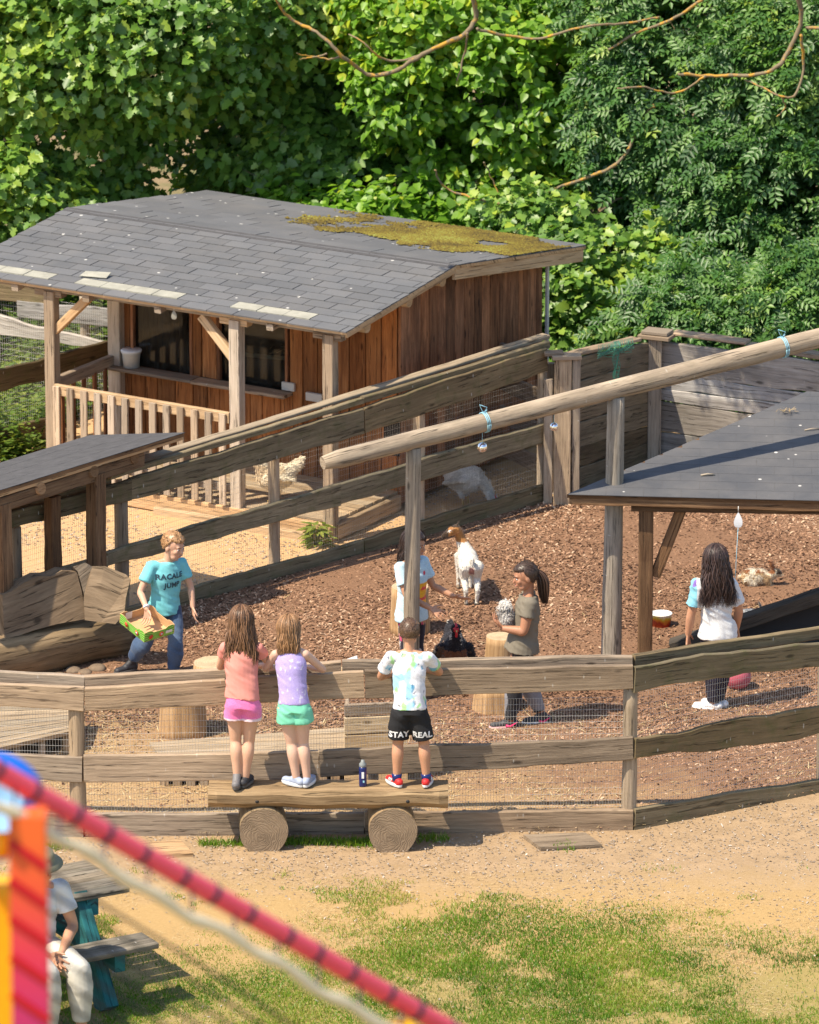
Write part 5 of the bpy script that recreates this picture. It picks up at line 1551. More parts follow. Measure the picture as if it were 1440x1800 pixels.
foliage('crown', [((.25, 59.2, 3.15), (.9, .7, .55), .1), ((1.1, 59.0, 2.6), (.95, .7, .7), .1), ((.7, 59.2, 1.75), (.8, .6, .5), 0), ((1.7, 59.4, 3.3), (.9, .7, .55), .05), ((1.5, 59.3, 1.9), (.8, .6, .6), -.1), ((.1, 58.8, 2.5), (.55, .4, .35), .1), ((.8, 60.2, 4.9), (1.5, 1.1, .9), 0)], 'lime', 6800, T3, 303, .43, tbase=.6, per=8)
branchpx('stem', [(835, 150), (850, 190), (865, 260), (880, 320), (895, 385), (903, 420)], 59.0, .022, .035, T3, 'bark')
T4 = thing('ash_tree', Vector((3.4, 59.6, 0)), 'dark bluish green ash with feathery leaves filling the upper right', 'tree')
trunk(T4, T4.location, (3.2, 59.6, 6.5), .17, 7, 4)
foliage('crown', [((3.0, 58.3, 2.35), (1.15, .75, .85), 0), ((3.9, 57.9, 2.9), (1.0, .7, .7), .12), ((3.95, 57.4, 1.75), (1.0, .6, .7), .0), ((2.55, 58.2, 1.7), (.75, .5, .6), -.08), ((3.3, 57.4, 1.05), (.9, .5, .5), .03), ((2.9, 58.8, 3.4), (1.2, .8, .6), .1), ((3.3, 58.8, 4.9), (1.8, 1.2, .9), 0)], 'ash', 6400, T4, 404, .41, tbase=.52, per=7, spr=.3)
T5 = thing('elder_bush', Vector((1.75, 57.4, 0)), 'light green bush with large leaves between shed corner and plank wall', 'bush')
trunk(T5, T5.location, (1.8, 57.5, 1.6), .035, 4, 6)
foliage('crown', [((1.55, 57.0, .95), (.6, .45, .45), .12), ((1.85, 56.8, .45), (.75, .4, .4), -.02), ((1.2, 57.6, 1.35), (.55, .4, .3), .15), ((2.3, 57.2, 1.0), (.5, .4, .35), .1)], 'maple', 2200, T5, 505, .33, tbase=.6, size=.85)
T6 = thing('ash_bush', Vector((3.2, 56.4, 0)), 'dense ash bush with long leaflets growing over the grey plank wall at the right', 'bush')
trunk(T6, T6.location, (3.2, 56.5, 1.3), .03, 4, 7)
foliage('crown', [((2.9, 56.1, .75), (.9, .5, .45), .08), ((3.9, 55.8, 1.0), (.8, .5, .5), .12), ((2.4, 56.2, .35), (.7, .4, .35), -.05), ((3.7, 55.5, .35), (1.0, .4, .4), 0)], 'ash', 2500, T6, 606, .33, tbase=.5, per=7, spr=.28, size=.9)
T7 = thing('hazel_bush', Vector((-.2, 58.9, 0)), 'pale green hazel bush just above the rear edge of the shed roof', 'bush')
trunk(T7, T7.location, (-.2, 58.9, 1.4), .03, 4, 8)
foliage('crown', [((-.25, 58.6, 1.05), (.6, .35, .35), .12), ((.45, 58.4, .9), (.7, .35, .35), .1), ((1.0, 58.3, .6), (.6, .35, .35), .05), ((-1.0, 59.0, 1.0), (.5, .3, .3), 0)], 'lime', 1900, T7, 707, .3, tbase=.45, per=7, size=1.1)
# lichen covered branches in front of the lime and ash crowns
B = lambda pxs, Y, a, b, par=T3, mat='bark_lichen': branchpx('branch', pxs, Y, a, b, par, mat)
B([(832, -12), (838, 30), (822, 58), (780, 78), (740, 97), (690, 128), (655, 136), (628, 118), (600, 98), (575, 70), (545, 48), (515, 38), (495, 16), (480, -10)], 57.5, .026, .012)
B([(822, 58), (818, 95), (803, 142)], 57.5, .014, .006)
B([(740, 97), (705, 108), (675, 106), (655, 92), (640, 72), (612, 60)], 57.45, .014, .007)
B([(575, 95), (550, 100), (528, 104)], 57.4, .010, .005)
B([(600, 98), (575, 105), (545, 98), (522, 94)], 57.5, .012, .005)
B([(838, 50), (885, 62), (945, 70), (985, 58), (1040, 42), (1085, 44), (1160, 30)], 57.5, .016, .011)
B([(1070, 88), (1110, 60), (1160, 44), (1205, 20), (1240, -5)], 57.5, .012, .016)
B([(765, 298), (775, 328), (812, 342), (850, 354), (895, 360), (930, 350), (960, 338), (1010, 320), (1062, 302), (1092, 284), (1118, 240), (1132, 205), (1150, 185)], 57.5, .009, .022)
B([(850, 285), (865, 310), (878, 350)], 57.5, .008, .006)
A_ = lambda pxs, Y, a, b: branchpx('branch', pxs, Y, a, b, T4)
A_([(1402, -12), (1412, 38), (1388, 85), (1370, 118), (1335, 132), (1290, 132), (1240, 134), (1192, 130)], 56.6, .024, .014)
A_([(1452, 50), (1416, 48)], 56.6, .016, .016)
A_([(1408, 60), (1413, 110), (1410, 140), (1396, 175), (1368, 168), (1335, 150), (1310, 140)], 56.5, .015, .008)
A_([(1240, 134), (1200, 162), (1170, 165), (1130, 150), (1085, 156)], 56.6, .012, .008)
A_([(1375, 170), (1382, 190), (1366, 205)], 56.5, .01, .006)
for k in range(34):   # thin dead twigs hanging in the lime crown
    u, v = random.uniform(1040, 1260), random.uniform(10, 150)
    pp = [(u, v)]
    for _ in range(3): pp.append((pp[-1][0]+random.uniform(-16, 24), pp[-1][1]+random.uniform(-18, 28)))
    branchpx('twig', pp, 57.9, .005, .002, T3, 'bark')
# overhanging limb above the picture that dapples the plank wall
o_l = thing('overhanging_ash', Vector((4.6, 57.2, 0)), 'tall ash outside the right edge whose limb shades the grey plank wall', 'tree')
trunk(o_l, o_l.location, (4.4, 56.6, 6.5), .14, 4, 9)
tube('limb', [Vector((4.4, 56.6, 5.6)), Vector((3.2, 55.4, 5.6)), Vector((1.9, 54.0, 5.3)), Vector((.9, 53.0, 5.0))], 0, M['bark'], o_l, 7, radii=[.06, .045, .03, .01])
foliage('crown', [((1.3, 53.0, 5.15), (.75, .5, .25)), ((2.6, 53.1, 5.4), (.9, .5, .25)), ((-.9, 51.9, 5.1), (.3, .25, .12))], 'ash', 200, o_l, 909, .42, single=0)

# ================================================================== WEEDS
def weeds(name, poly, N, h0, h1, lab, seed, size=.07, tb=.6, kind='lime'):
    rg = np.random.default_rng(seed)
    xs_ = [p.x for p in poly]; ys_ = [p.y for p in poly]
    P_ = np.stack([rg.uniform(min(xs_), max(xs_), N), rg.uniform(min(ys_), max(ys_), N), np.zeros(N)], 1)
    P_ = P_[inpoly(P_, [(p.x, p.y) for p in poly])]
    P_ = P_[fnoise(P_, 1.8, seed) > .40]; n = len(P_)
    hh_ = (h0+(h1-h0)*rg.uniform(0, 1, n)**1.5)*(.5+fnoise(P_, 1.1, seed+3))
    per = 9; ci = np.repeat(np.arange(n), per); f = (np.tile(np.arange(per), n)+1)/per
    m = n*per; an = rg.uniform(0, 6.28, m)
    out = np.stack([np.cos(an), np.sin(an), np.zeros(m)], 1)
    Q = P_[ci]+out*.03+np.array([0, 0, 1])*(f*hh_[ci])[:, None]
    yd = norm(out+np.array([0, 0, .2])+rg.normal(0, .2, (m, 3))); zz = norm(np.array([0, 0, 1.])-yd*yd[:, 2:3]+rg.normal(0, .15, (m, 3))); xx = np.cross(yd, zz)
    (LV, LF), _, _ = LEAFK[kind]; sc = size*rg.uniform(.6, 1.4, m)*(1.15-.5*f)
    V = Q[:, None]+(xx[:, None]*LV[None, :, 0:1]+yd[:, None]*LV[None, :, 1:2]+zz[:, None]*LV[None, :, 2:3])*sc[:, None, None]
    F_ = (LF[None]+(np.arange(m)*len(LV))[:, None, None]).reshape(-1, 3)
    o = fromnp(name, V.reshape(-1, 3), F_, M['leaf_weed'], None, False, np.repeat(np.clip(rg.normal(tb, .2, m), 0, 1), len(LV)))
    return tag(o, lab, 'weeds', kind='stuff')
weeds('weeds', [G(-80, 830), G(60, 815), G(100, 760), G(215, 700), G(215, 640), G(-80, 660)], 2600, .08, .42, 'lush yellow green weeds growing between the two fences left of the porch', 11)
weeds('undergrowth', [G(-90, 655), G(230, 640), G(230, 560), G(-90, 560)], 1500, .1, .6, 'green undergrowth behind the sunlit far fence at the left', 12, .09, .4)
weeds('forest_undergrowth', [G(860, 660), G(1300, 640), G(1500, 500), G(900, 500)], 1500, .1, .45, 'leafy undergrowth at the foot of the bushes behind the plank wall', 13, .11, .35)
for i, (u, v, w_) in enumerate(((45, 742, .06), (30, 725, .045))):
    bm = bmesh.new(); bmesh.ops.create_icosphere(bm, subdivisions=3, radius=w_)
    P_ = np.array([v_.co[:] for v_ in bm.verts]); dn = fnoise(P_+i*3, 12, i)
    for v_, d__ in zip(bm.verts, dn): v_.co *= .75+.5*d__; v_.co.z *= .6
    me = bpy.data.meshes.new('stone'); bm.to_mesh(me); bm.free(); smooth(me)
    if 'rock2' not in M: M['rock2'] = speck('pale_stone', (.45, .42, .38), (.6, .57, .52), 30)
    o = link('stone', me, M['rock2']); g = G(u, v, .3); o.location = (g.x, g.y, .3); 
    tag(o, ['larger pale stone half hidden in the weeds at the left', 'smaller pale stone half hidden in the weeds at the left'][i], 'stone')
    o.location.z = w_*.3; g = G(u, v, w_); o.location.x, o.location.y = g.x, g.y
# leafy plant by the deck corner
pl_ = thing('deck_plant', G(556, 960), 'small bright green leafy plant in front of the deck beam', 'plant')
p0 = G(556, 962)
rg = np.random.default_rng(4); m = 80
an = rg.uniform(0, 6.28, m); out = np.stack([np.cos(an), np.sin(an), np.zeros(m)], 1)
Q = np.array(p0[:])+out*rg.uniform(.0, .09, m)[:, None]+np.array([0, 0, 1])*rg.uniform(.02, .2, m)[:, None]
(LV, LF), _, _ = LEAFK['lime']
for q_ in range(m):
    yd = Vector(out[q_])+Vector((0, 0, rg.uniform(-.5, .3))); yd.normalize(); z_ = (Z3-yd*yd.z).normalized(); x_ = yd.cross(z_); s_ = rg.uniform(.07, .12)
    if (('weed', int(rg.integers(3, 6)))) not in VAR: pass
    kq = ('weed', q_ % 3)
    if kq not in VAR:
        o = fromnp('leaf', LV*np.array([.55, 1, 1]), LF, M['leaf_weed'], None, False, np.full(len(LV), .75+.12*(q_ % 3))); VAR[kq] = o.data; bpy.data.objects.remove(o)
    o = bpy.data.objects.new('leaf', VAR[kq]); COL.objects.link(o); o.parent = pl_; o.matrix_parent_inverse = Matrix.Translation(-pl_.location)
    o.matrix_basis = Matrix([[x_.x*s_, yd.x*s_, z_.x*s_, Q[q_][0]], [x_.y*s_, yd.y*s_, z_.y*s_, Q[q_][1]], [x_.z*s_, yd.z*s_, z_.z*s_, Q[q_][2]], [0, 0, 0, 1]])
for k in range(7):
    tube('stem', [p0, p0+Vector((random.uniform(-.06, .06), random.uniform(-.04, .04), random.uniform(.1, .2)))], .003, M['leaf_weed'], pl_, 4)

# ================================================================== FIGURES
def A3(*a): return np.array(a, float)
def unit(v): v = np.asarray(v, float); return v/max(np.linalg.norm(v), 1e-9)
class Blob:
    """collects closed rounded volumes; they are fused into one continuous surface"""
    def __init__(s): s.V = []; s.F = []
    def _add(s, rings, closed_ends=True):
        n = len(rings[0]); b = len(s.V)
        for r in rings: s.V += [tuple(p) for p in r]
        for i in range(len(rings)-1):
            for k in range(n):
                k2 = (k+1) % n; s.F.append((b+i*n+k, b+i*n+k2, b+(i+1)*n+k2, b+(i+1)*n+k))
        s.F.append(tuple(b+k for k in range(n-1, -1, -1))); e = b+(len(rings)-1)*n
        s.F.append(tuple(e+k for k in range(n)))
    def cap(s, p0, p1, r0, r1, n=14, flat=1.0, side=None):
        """tapered round-ended limb; flat squashes it across 'side'"""
        p0, p1 = A3(*p0), A3(*p1); d = unit(p1-p0)
        a = A3(0, 0, 1) if abs(d[2]) < .9 else A3(1, 0, 0)
        x = unit(np.cross(a, d)) if side is None else unit(side-d*np.dot(side, d)); y = np.cross(d, x)
        rings = []
        for t_ in (-80, -50, -20): th = math.radians(t_); rings.append((p0+d*math.sin(th)*r0, r0*math.cos(th)))
        for t_ in (20, 50, 80): th = math.radians(t_); rings.append((p1+d*math.sin(th)*r1, r1*math.cos(th)))
        s._add([[c+x*math.cos(2*PI*k/n)*r+y*math.sin(2*PI*k/n)*r*flat for k in range(n)] for c, r in rings])
    def chain(s, pts, rad, **k):
        for a, b, r0, r1 in zip(pts[:-1], pts[1:], rad[:-1], rad[1:]): s.cap(a, b, r0, r1, **k)
    def ell(s, c, rx, ry, rz, R=None, n=18):
        c = A3(*c); R = np.eye(3) if R is None else R; rings = []
        for i in range(1, 12):
            th = PI*i/12-PI/2; rings.append([c+R @ A3(rx*math.cos(th)*math.cos(2*PI*k/n), ry*math.cos(th)*math.sin(2*PI*k/n), rz*math.sin(th)) for k in range(n)])
        s._add(rings)
    def limb(s, pts, rad, n=14, sub=5):
        """one tapered limb through several points, radii eased between them"""
        P_ = [A3(*p) for p in pts]; m = len(P_); C_ = []; R_ = []
        g = lambda a, i: a[max(0, min(m-1, i))]
        for i in range(m-1):
            for k in range(sub):
                t_ = k/sub; f = lambda a: .5*((2*g(a, i))+(-g(a, i-1)+g(a, i+1))*t_+(2*g(a, i-1)-5*g(a, i)+4*g(a, i+1)-g(a, i+2))*t_**2+(-g(a, i-1)+3*g(a, i)-3*g(a, i+1)+g(a, i+2))*t_**3)
                C_.append(f(P_)); R_.append(f(list(rad)))
        C_.append(P_[-1]); R_.append(rad[-1]); d0 = unit(C_[1]-C_[0]); d1 = unit(C_[-1]-C_[-2]); x = unit(np.cross(d0, A3(.31, .2, .9)))
        secs = [(C_[0]+d0*math.sin(math.radians(a))*R_[0], R_[0]*math.cos(math.radians(a)), d0) for a in (-80, -55, -28)]
        for i in range(len(C_)): secs.append((C_[i], R_[i], unit(C_[min(i+1, len(C_)-1)]-C_[max(i-1, 0)])))
        secs += [(C_[-1]+d1*math.sin(math.radians(a))*R_[-1], R_[-1]*math.cos(math.radians(a)), d1) for a in (28, 55, 80)]
        rings = []
        for c, r, d in secs:
            x = unit(x-d*np.dot(x, d)); y = np.cross(d, x); rings.append([c+x*math.cos(2*PI*k/n)*r+y*math.sin(2*PI*k/n)*r for k in range(n)])
        s._add(rings)
    def loft(s, secs, n=22):
        """secs: centre, side vector, front vector, rx, ry ; flat ends (hems, cuffs)"""
        s._add([[A3(*c)+unit(x)*math.cos(2*PI*k/n)*rx+unit(y)*math.sin(2*PI*k/n)*ry for k in range(n)] for c, x, y, rx, ry in secs])
    def mesh(s, vox, smo=2, fac=.5, dec=1):
        me = bpy.data.meshes.new('tmp'); me.from_pydata(s.V, [], s.F)
        bm = bmesh.new(); bm.from_mesh(me); bmesh.ops.recalc_face_normals(bm, faces=bm.faces); bm.to_mesh(me); bm.free()
        o = bpy.data.objects.new('tmp', me); COL.objects.link(o)
        m = o.modifiers.new('r', 'REMESH'); m.mode = 'VOXEL'; m.voxel_size = vox; m.use_smooth_shade = True
        if smo: k = o.modifiers.new('s', 'SMOOTH'); k.iterations = smo; k.factor = fac
        if dec < 1: k = o.modifiers.new('d', 'DECIMATE'); k.ratio = dec
        bpy.context.view_layer.update()
        dg = bpy.context.evaluated_depsgraph_get(); r = bpy.data.meshes.new_from_object(o.evaluated_get(dg))
        bpy.data.objects.remove(o); bpy.data.meshes.remove(me)
        return r
def coords(me):
    a = np.empty(len(me.vertices)*3, np.float32); me.vertices.foreach_get('co', a); return a.reshape(-1, 3).astype(float)
def normals(me):
    a = np.empty(len(me.vertices)*3, np.float32); me.vertices.foreach_get('normal', a); return a.reshape(-1, 3).astype(float)
def setco(me, P): me.vertices.foreach_set('co', P.astype(np.float32).ravel()); me.update()
def setcol(me, C_):
    at = me.attributes.new('col', 'FLOAT_COLOR', 'POINT'); c4 = np.ones((len(me.vertices), 4), np.float32); c4[:, :3] = C_; at.data.foreach_set('color', c4.ravel())
def place(name, me, root, m, parent):
    P = coords(me)+np.array(root.location[:])[None]; setco(me, P); smooth(me)
    me.materials.clear(); return link(name, me, m, parent)
def folds(me, amp, seed, sc=(9, 9, 5)):
    P = coords(me); N_ = normals(me)
    q_ = P*np.array(sc); w = vnoise(q_+.9*vnoise(P, 6, seed)[:, None], 1.0, seed)-.5; w2 = vnoise(P*np.array([14, 14, 38])+(P[:, 0]*22)[:, None]*np.array([0, 0, 1.0]), 1.0, seed+2)-.5
    setco(me, P+N_*(w*amp*1.9+w2*amp*1.15)[:, None])
SK = {}
def skin(c):
    if c not in SK:
        t = NT('skin'); n = t.noise(t.tc('Object'), 30, 3)
        t.fin(t.mix(n, tuple(x*.9 for x in c), c), .5, None, .35)
        t.b.inputs['Subsurface Weight'].default_value = .08; t.b.inputs['Subsurface Radius'].default_value = (.02, .008, .004); t.b.inputs['Subsurface Scale'].default_value = .3
        SK[c] = t.m
    return SK[c]
HM = {}
def hairmat(c):
    if c not in HM:
        t = NT('hair'); a = t.n('Attribute'); a.attribute_name = 'tint'
        t.fin(t.ramp(a.outputs['Fac'], [(0, tuple(x*.35 for x in c)), (.5, c), (1, tuple(min(1, x*2.0+.02) for x in c))]), .42, None, .45)
        HM[c] = t.m
    return HM[c]
def strands(name, paths, r, mat, parent, root, tint):
    """thin tapered locks; paths (n,k,3)"""
    P_ = np.asarray(paths)+np.array(root.location[:]); n, k, _ = P_.shape
    d = np.gradient(P_, axis=1); d /= np.maximum(np.linalg.norm(d, axis=2), 1e-6)[..., None]
    a = np.cross(d, np.array([0.3, .9, .2])); a /= np.maximum(np.linalg.norm(a, axis=2), 1e-6)[..., None]; b = np.cross(d, a)
    f = np.linspace(0, 1, k); w = (np.minimum(1, (1-f)*3.5+.12)*np.minimum(1, f*6+.5))[None, :, None]*np.asarray(r).reshape(-1, 1, 1)
    V = np.stack([P_+a*w, P_+b*w*.6, P_-a*w, P_-b*w*.6], 2).reshape(-1, 3)
    base = (np.arange(n)*k*4)[:, None]+(np.arange(k-1)*4)[None]; F_ = []
    for j in range(4):
        j2 = (j+1) % 4; F_.append(np.stack([base+j, base+j2, base+4+j2, base+4+j], -1).reshape(-1, 4))
    return fromnp(name, V, np.concatenate(F_), mat, parent, True, np.repeat(tint, k*4))

class Person:
    def __init__(s, label, root, h, group=None, hs=1.0):
        s.h = h; s.root = thing('person', root, label, 'person', group); s.J = {}; s.hs = hs
        s.bl = Blob()
    def set(s, **k): s.J.update({a: A3(*b) for a, b in k.items()})
    def side(s, a, b): return unit(s.J[a]-s.J[b])
    def spine(s, t_):
        """point, side, front at t_: 0 hips .. 1 neck"""
        J = s.J; p0, p1, p2 = J['hip'], J.get('chest', (J['hip']+J['neck'])/2+0), J['neck']
        if t_ < 0: c = p0+(p0-p1)*(-t_)*2; dd = p1-p0
        else:
            c = p0*(1-t_)*(1-2*t_)+p1*4*t_*(1-t_)+p2*t_*(2*t_-1); dd = p0*(4*t_-3)+p1*(4-8*t_)+p2*(4*t_-1)
        sd_ = unit(s.side('hipR', 'hipL')*(1-max(t_, 0))+s.side('shR', 'shL')*max(t_, 0))
        fr_ = unit(np.cross(unit(dd), sd_)); return c, sd_, fr_
    PROF = [(-.35, .088, .066), (-.12, .090, .070), (0, .086, .066), (.22, .076, .058), (.45, .078, .059), (.65, .086, .062), (.80, .084, .056), (.92, .066, .044), (1.0, .038, .034)]
    def prof(s, t_):
        ts = [p[0] for p in s.PROF]; return np.interp(t_, ts, [p[1] for p in s.PROF])*s.h*s.hs, np.interp(t_, ts, [p[2] for p in s.PROF])*s.h*s.hs
    def torso(s, t0, t1, grow, bl=None, flare=0, n=10):
        secs = []
        for i in range(n+1):
            t_ = t0+(t1-t0)*i/n; c, x, y = s.spine(t_); rx, ry = s.prof(t_); e = grow+flare*max(0, 1-i/n*2)
            secs.append((c, x, y, rx+e, ry+e))
        (bl or s.bl).loft(secs)
    def hand(s, wr, el, hd, side_, curl=.35, L=None, thumbside=1):
        """palm, four fingers, thumb; hd: direction, side_: towards the thumb, palm normal = hd x side"""
        h = s.h; L = L or .105*h*1.02; hd = unit(hd); sd_ = unit(side_-hd*np.dot(side_, hd)); pn = np.cross(hd, sd_)*thumbside
        w = .03*h; bl = s.bl
        for k in (-.8, -.27, .27, .8):
            bl.cap(wr+sd_*k*w*.35, wr+hd*L*.5+sd_*k*w, .0085*h, .0085*h, n=8)
        fl = [.38, .46, .5, .46]
        for i, k in enumerate((-.95, -.33, .33, .95)):
            b = wr+hd*L*.48+sd_*k*w*1.05; l = fl[i]*L; q0 = unit(hd+sd_*k*.12+pn*curl*.5); q1 = unit(hd+sd_*k*.15+pn*curl*1.6)
            m_ = b+q0*l*.5; bl.cap(b, m_, .0062*h, .0058*h, n=8); bl.cap(m_, m_+q1*l*.5, .0058*h, .0046*h, n=8)
        b = wr+hd*L*.12+sd_*w*.8; q0 = unit(hd*.7+sd_*.75+pn*.25); q1 = unit(hd*.95+sd_*.35+pn*.35); m_ = b+q0*L*.26
        bl.cap(b, m_, .0085*h, .0068*h, n=8); bl.cap(m_, m_+q1*L*.22, .0065*h, .005*h, n=8)
    def head(s, c, f, upd=(0, 0, 1), k=1.0):
        f = unit(f); u = unit(np.array(upd, float)-f*np.dot(upd, f)); r = np.cross(f, u); s.HR = np.stack([r, f, u], 1); s.hc = A3(*c); h = s.h*k; s.hk = h
        R = s.HR; q_ = lambda x, y, z: s.hc+R @ A3(x, y, z)*h; b = s.bl
        b.ell(q_(0, -.006, .016), .0535*h, .066*h, .063*h, R); b.ell(q_(0, .012, -.022), .044*h, .05*h, .052*h, R)
        b.cap(q_(-.018, .03, -.052), q_(.018, .03, -.052), .022*h, .022*h)       # jaw and chin
        b.cap(q_(0, .056, .004), q_(0, .071, -.018), .0065*h, .0095*h, n=8)      # nose
        b.cap(q_(-.011, .058, -.038), q_(.011, .058, -.038), .0065*h, .0065*h, n=8)  # lips
        b.cap(q_(-.025, .054, .016), q_(.025, .054, .016), .008*h, .008*h, n=8)    # brow
        for sg in (-1, 1):
            b.ell(q_(sg*.027, .044, -.014), .016*h, .016*h, .016*h, R, 10)
            b.ell(q_(sg*.054, -.004, -.006), .007*h, .014*h, .02*h, R, 10)
    def legs(s, thigh=.056, knee=.035, calf=.034, ank=.022):
        h = s.h*s.hs; b = s.bl; s.th = thigh; s.kn = knee
        for e in 'LR':
            H_, K_, A_ = s.J['hip'+e], s.J['knee'+e], s.J['ank'+e]
            bk = unit(s.spine(0)[2])*-1*h
            b.limb([H_, H_*.55+K_*.45+bk*-.004, K_*.88+H_*.12, K_+bk*-.003, K_*.9+A_*.1, K_*.68+A_*.32+bk*.010, K_*.35+A_*.65+bk*.006, A_], [thigh*h, (thigh*.55+knee*.45)*h*1.04, knee*h*1.02, knee*h*.98, knee*h*.93, calf*h*1.04, (calf*.45+ank*.55)*h, ank*h])
            T_ = s.J['toe'+e]; b.cap(A_*.85+T_*.15-A3(0, 0, .012), A_*.3+T_*.7, .014*h, .010*h)
    def arms(s, up=.0285, el=.0225, wr=.0155):
        h = s.h*s.hs; b = s.bl; s.up = up
        for e in 'LR':
            S_, E_, W_ = s.J['sh'+e], s.J['el'+e], s.J['wr'+e]
            b.limb([S_, S_*.5+E_*.5, E_, E_*.72+W_*.28, W_], [up*h, up*h*.93, el*h*.93, el*h*1.0, wr*h])
    def body(s, col, trunk_=True):
        h = s.h
        if trunk_: s.torso(-.05, 1.0, -.004)
        s.bl.cap(s.J['neck']-A3(0, 0, .01), s.hc+s.HR @ A3(0, -.018, -.03)*s.h, .033*h, .030*h)
        s.bl.cap(s.J['shL'], s.J['neck'], .026*h, .024*h); s.bl.cap(s.J['shR'], s.J['neck'], .026*h, .024*h)
        s.body_o = place('body', s.bl.mesh(.0048 if s.h < 1.5 else .0056, 6, .5, .2), s.root, skin(col), s.root); return s.body_o
    def face(s, eye=(.05, .03, .02), lip=(.5, .2, .16), brow=(.15, .08, .04)):
        h = s.hk; q_ = lambda x, y, z: s.hc+s.HR @ A3(x, y, z)*h
        for sg in (-1, 1):
            b = Blob(); b.ell(q_(sg*.022, .0555, .002), .0085*h, .004*h, .0045*h, s.HR, 10); me = bpy.data.meshes.new('eye'); me.from_pydata(b.V, [], b.F); place('eye', me, s.root, M['eyewhite'], s.root)
            b = Blob(); b.ell(q_(sg*.022, .0592, .002), .0042*h, .002*h, .0045*h, s.HR, 10); me = bpy.data.meshes.new('iris'); me.from_pydata(b.V, [], b.F); place('iris', me, s.root, M['darkhole'], s.root)
            b = Blob(); b.cap(q_(sg*.012, .062, .0155), q_(sg*.032, .057, .017), .0028*h, .0022*h, n=6); me = bpy.data.meshes.new('eyebrow'); me.from_pydata(b.V, [], b.F); place('eyebrow', me, s.root, hairmat(brow), s.root)
        b = Blob(); b.cap(q_(-.012, .0635, -.0385), q_(.012, .0635, -.0385), .0035*h, .0035*h, n=6); me = bpy.data.meshes.new('mouth'); me.from_pydata(b.V, [], b.F); place('mouth', me, s.root, M['lips'], s.root)
    def top(s, name, t0, t1, grow, sleeve, sgrow, m, colf=None, flare=.0, amp=.006, seed=1, vox=.0075, fn=None):
        b = Blob(); s.torso(t0, t1, grow, b, flare); h = s.h
        for e in 'LR':
            S_, E_ = s.J['sh'+e], s.J['el'+e]
            if sleeve > 0:
                d = unit(E_-S_); x = unit(np.cross(d, A3(0, 1, .01))); y = np.cross(d, x); L = np.linalg.norm(E_-S_)
                c0 = s.spine(.84)[0]
                b.cap(c0*.35+S_*.65, S_, .034*h+grow*.3, s.up*h+grow*.75)
                b.loft([(S_-d*.012, x, y, s.up*h+grow*.7, s.up*h+grow*.7), (S_+d*L*sleeve*.5, x, y, s.up*h+sgrow*.8, s.up*h+sgrow*.8), (S_+d*L*sleeve, x, y, s.up*h+sgrow*1.05, s.up*h+sgrow*1.05)], 16)
            else:
                b.cap(s.spine(.8)[0]*.45+S_*.55, s.J['neck']*.45+S_*.55-A3(0, 0, .008), .022*h, .017*h+grow*.4)
        if fn: fn(b)
        me = b.mesh(vox, 3, .5); folds(me, amp, seed)
        if colf: setcol(me, colf(coords(me)))
        o = place(name, me, s.root, m, s.root); return o
    def bottoms(s, name, t1, upto, grow, lgrow, m, colf=None, cuff=0.0, seed=3, amp=.006, vox=.0075, gr2=None):
        """upto: 0..1 thigh, 1..2 shin"""
        b = Blob(); s.torso(-.10, t1, grow, b); h = s.h*s.hs
        for e in 'LR':
            q0_ = s.spine(-.10); sg_ = 1 if e == 'R' else -1; b.ell(q0_[0]+q0_[1]*sg_*.040*h-q0_[2]*.016*h, .043*h+grow*.6, .045*h+grow*.6, .058*h+grow*.4, np.stack([q0_[1], q0_[2], A3(0, 0, 1)], 1))
            H_, K_, A_ = s.J['hip'+e], s.J['knee'+e], s.J['ank'+e]; d = unit(K_-H_); sd_ = s.spine(0)[1]; y = unit(np.cross(sd_, d)); x = np.cross(d, y)
            f = min(upto, 1); E_ = H_+(K_-H_)*f; r1 = h*(s.th*(1-f)+s.kn*f)
            b.loft([(H_-d*.02, x, y, (s.th-.005)*h+grow*.8, (s.th-.003)*h+grow), (H_+(E_-H_)*.5, x, y, h*(s.th*(1-f*.5)+s.kn*f*.5)*1.02+lgrow, h*(s.th*(1-f*.5)+s.kn*f*.5)*1.02+lgrow), (E_, x, y, r1+lgrow+cuff, r1+lgrow+cuff)], 18)
            if upto > 1:
                g2 = lgrow if gr2 is None else gr2
                b.cap(K_-d*.03, K_, s.kn*h+lgrow, (s.kn+.001)*h+lgrow)
                d2 = unit(A_-K_); y2 = unit(np.cross(sd_, d2)); x2 = np.cross(d2, y2); E2 = K_+(A_-K_)*(upto-1)
                b.loft([(K_, x2, y2, (s.kn+.001)*h+lgrow, (s.kn+.001)*h+lgrow), (K_+(E2-K_)*.35, x2, y2, (s.kn+.005)*h+g2, (s.kn+.009)*h+g2), (E2, x2, y2, .026*h+g2, .028*h+g2)], 18)
        me = b.mesh(vox, 3, .5); folds(me, amp, seed)
        if colf: setcol(me, colf(coords(me)))
        return place(name, me, s.root, m, s.root)
    def shoe(s, e, mu, ms, L=.155, lab=None, tip=None, stripe=None, sock=None):
        A_, T_ = s.J['ank'+e], s.J['toe'+e]; h = s.h; d = unit(T_-A_ + A3(0, 0, A_[2]-T_[2]-.0)*(0 if abs(A_[2]-T_[2]) > .12 else 1)); 
        L *= h; fl = unit(d); sd_ = unit(np.cross(fl, A3(0, 0, 1))); u = np.cross(sd_, fl)
        base = T_-u*.0; heel = T_-fl*(L-.03*h); 
        b = Blob(); z0 = u*.012
        b.cap(heel+z0+u*.012+fl*.012, heel+fl*L*.42+z0+u*.014, .024*h, .026*h, n=12); b.cap(heel+fl*L*.35+z0+u*.012, heel+fl*L*.80+z0+u*.004, .026*h, .0245*h, n=12, flat=.75, side=sd_)
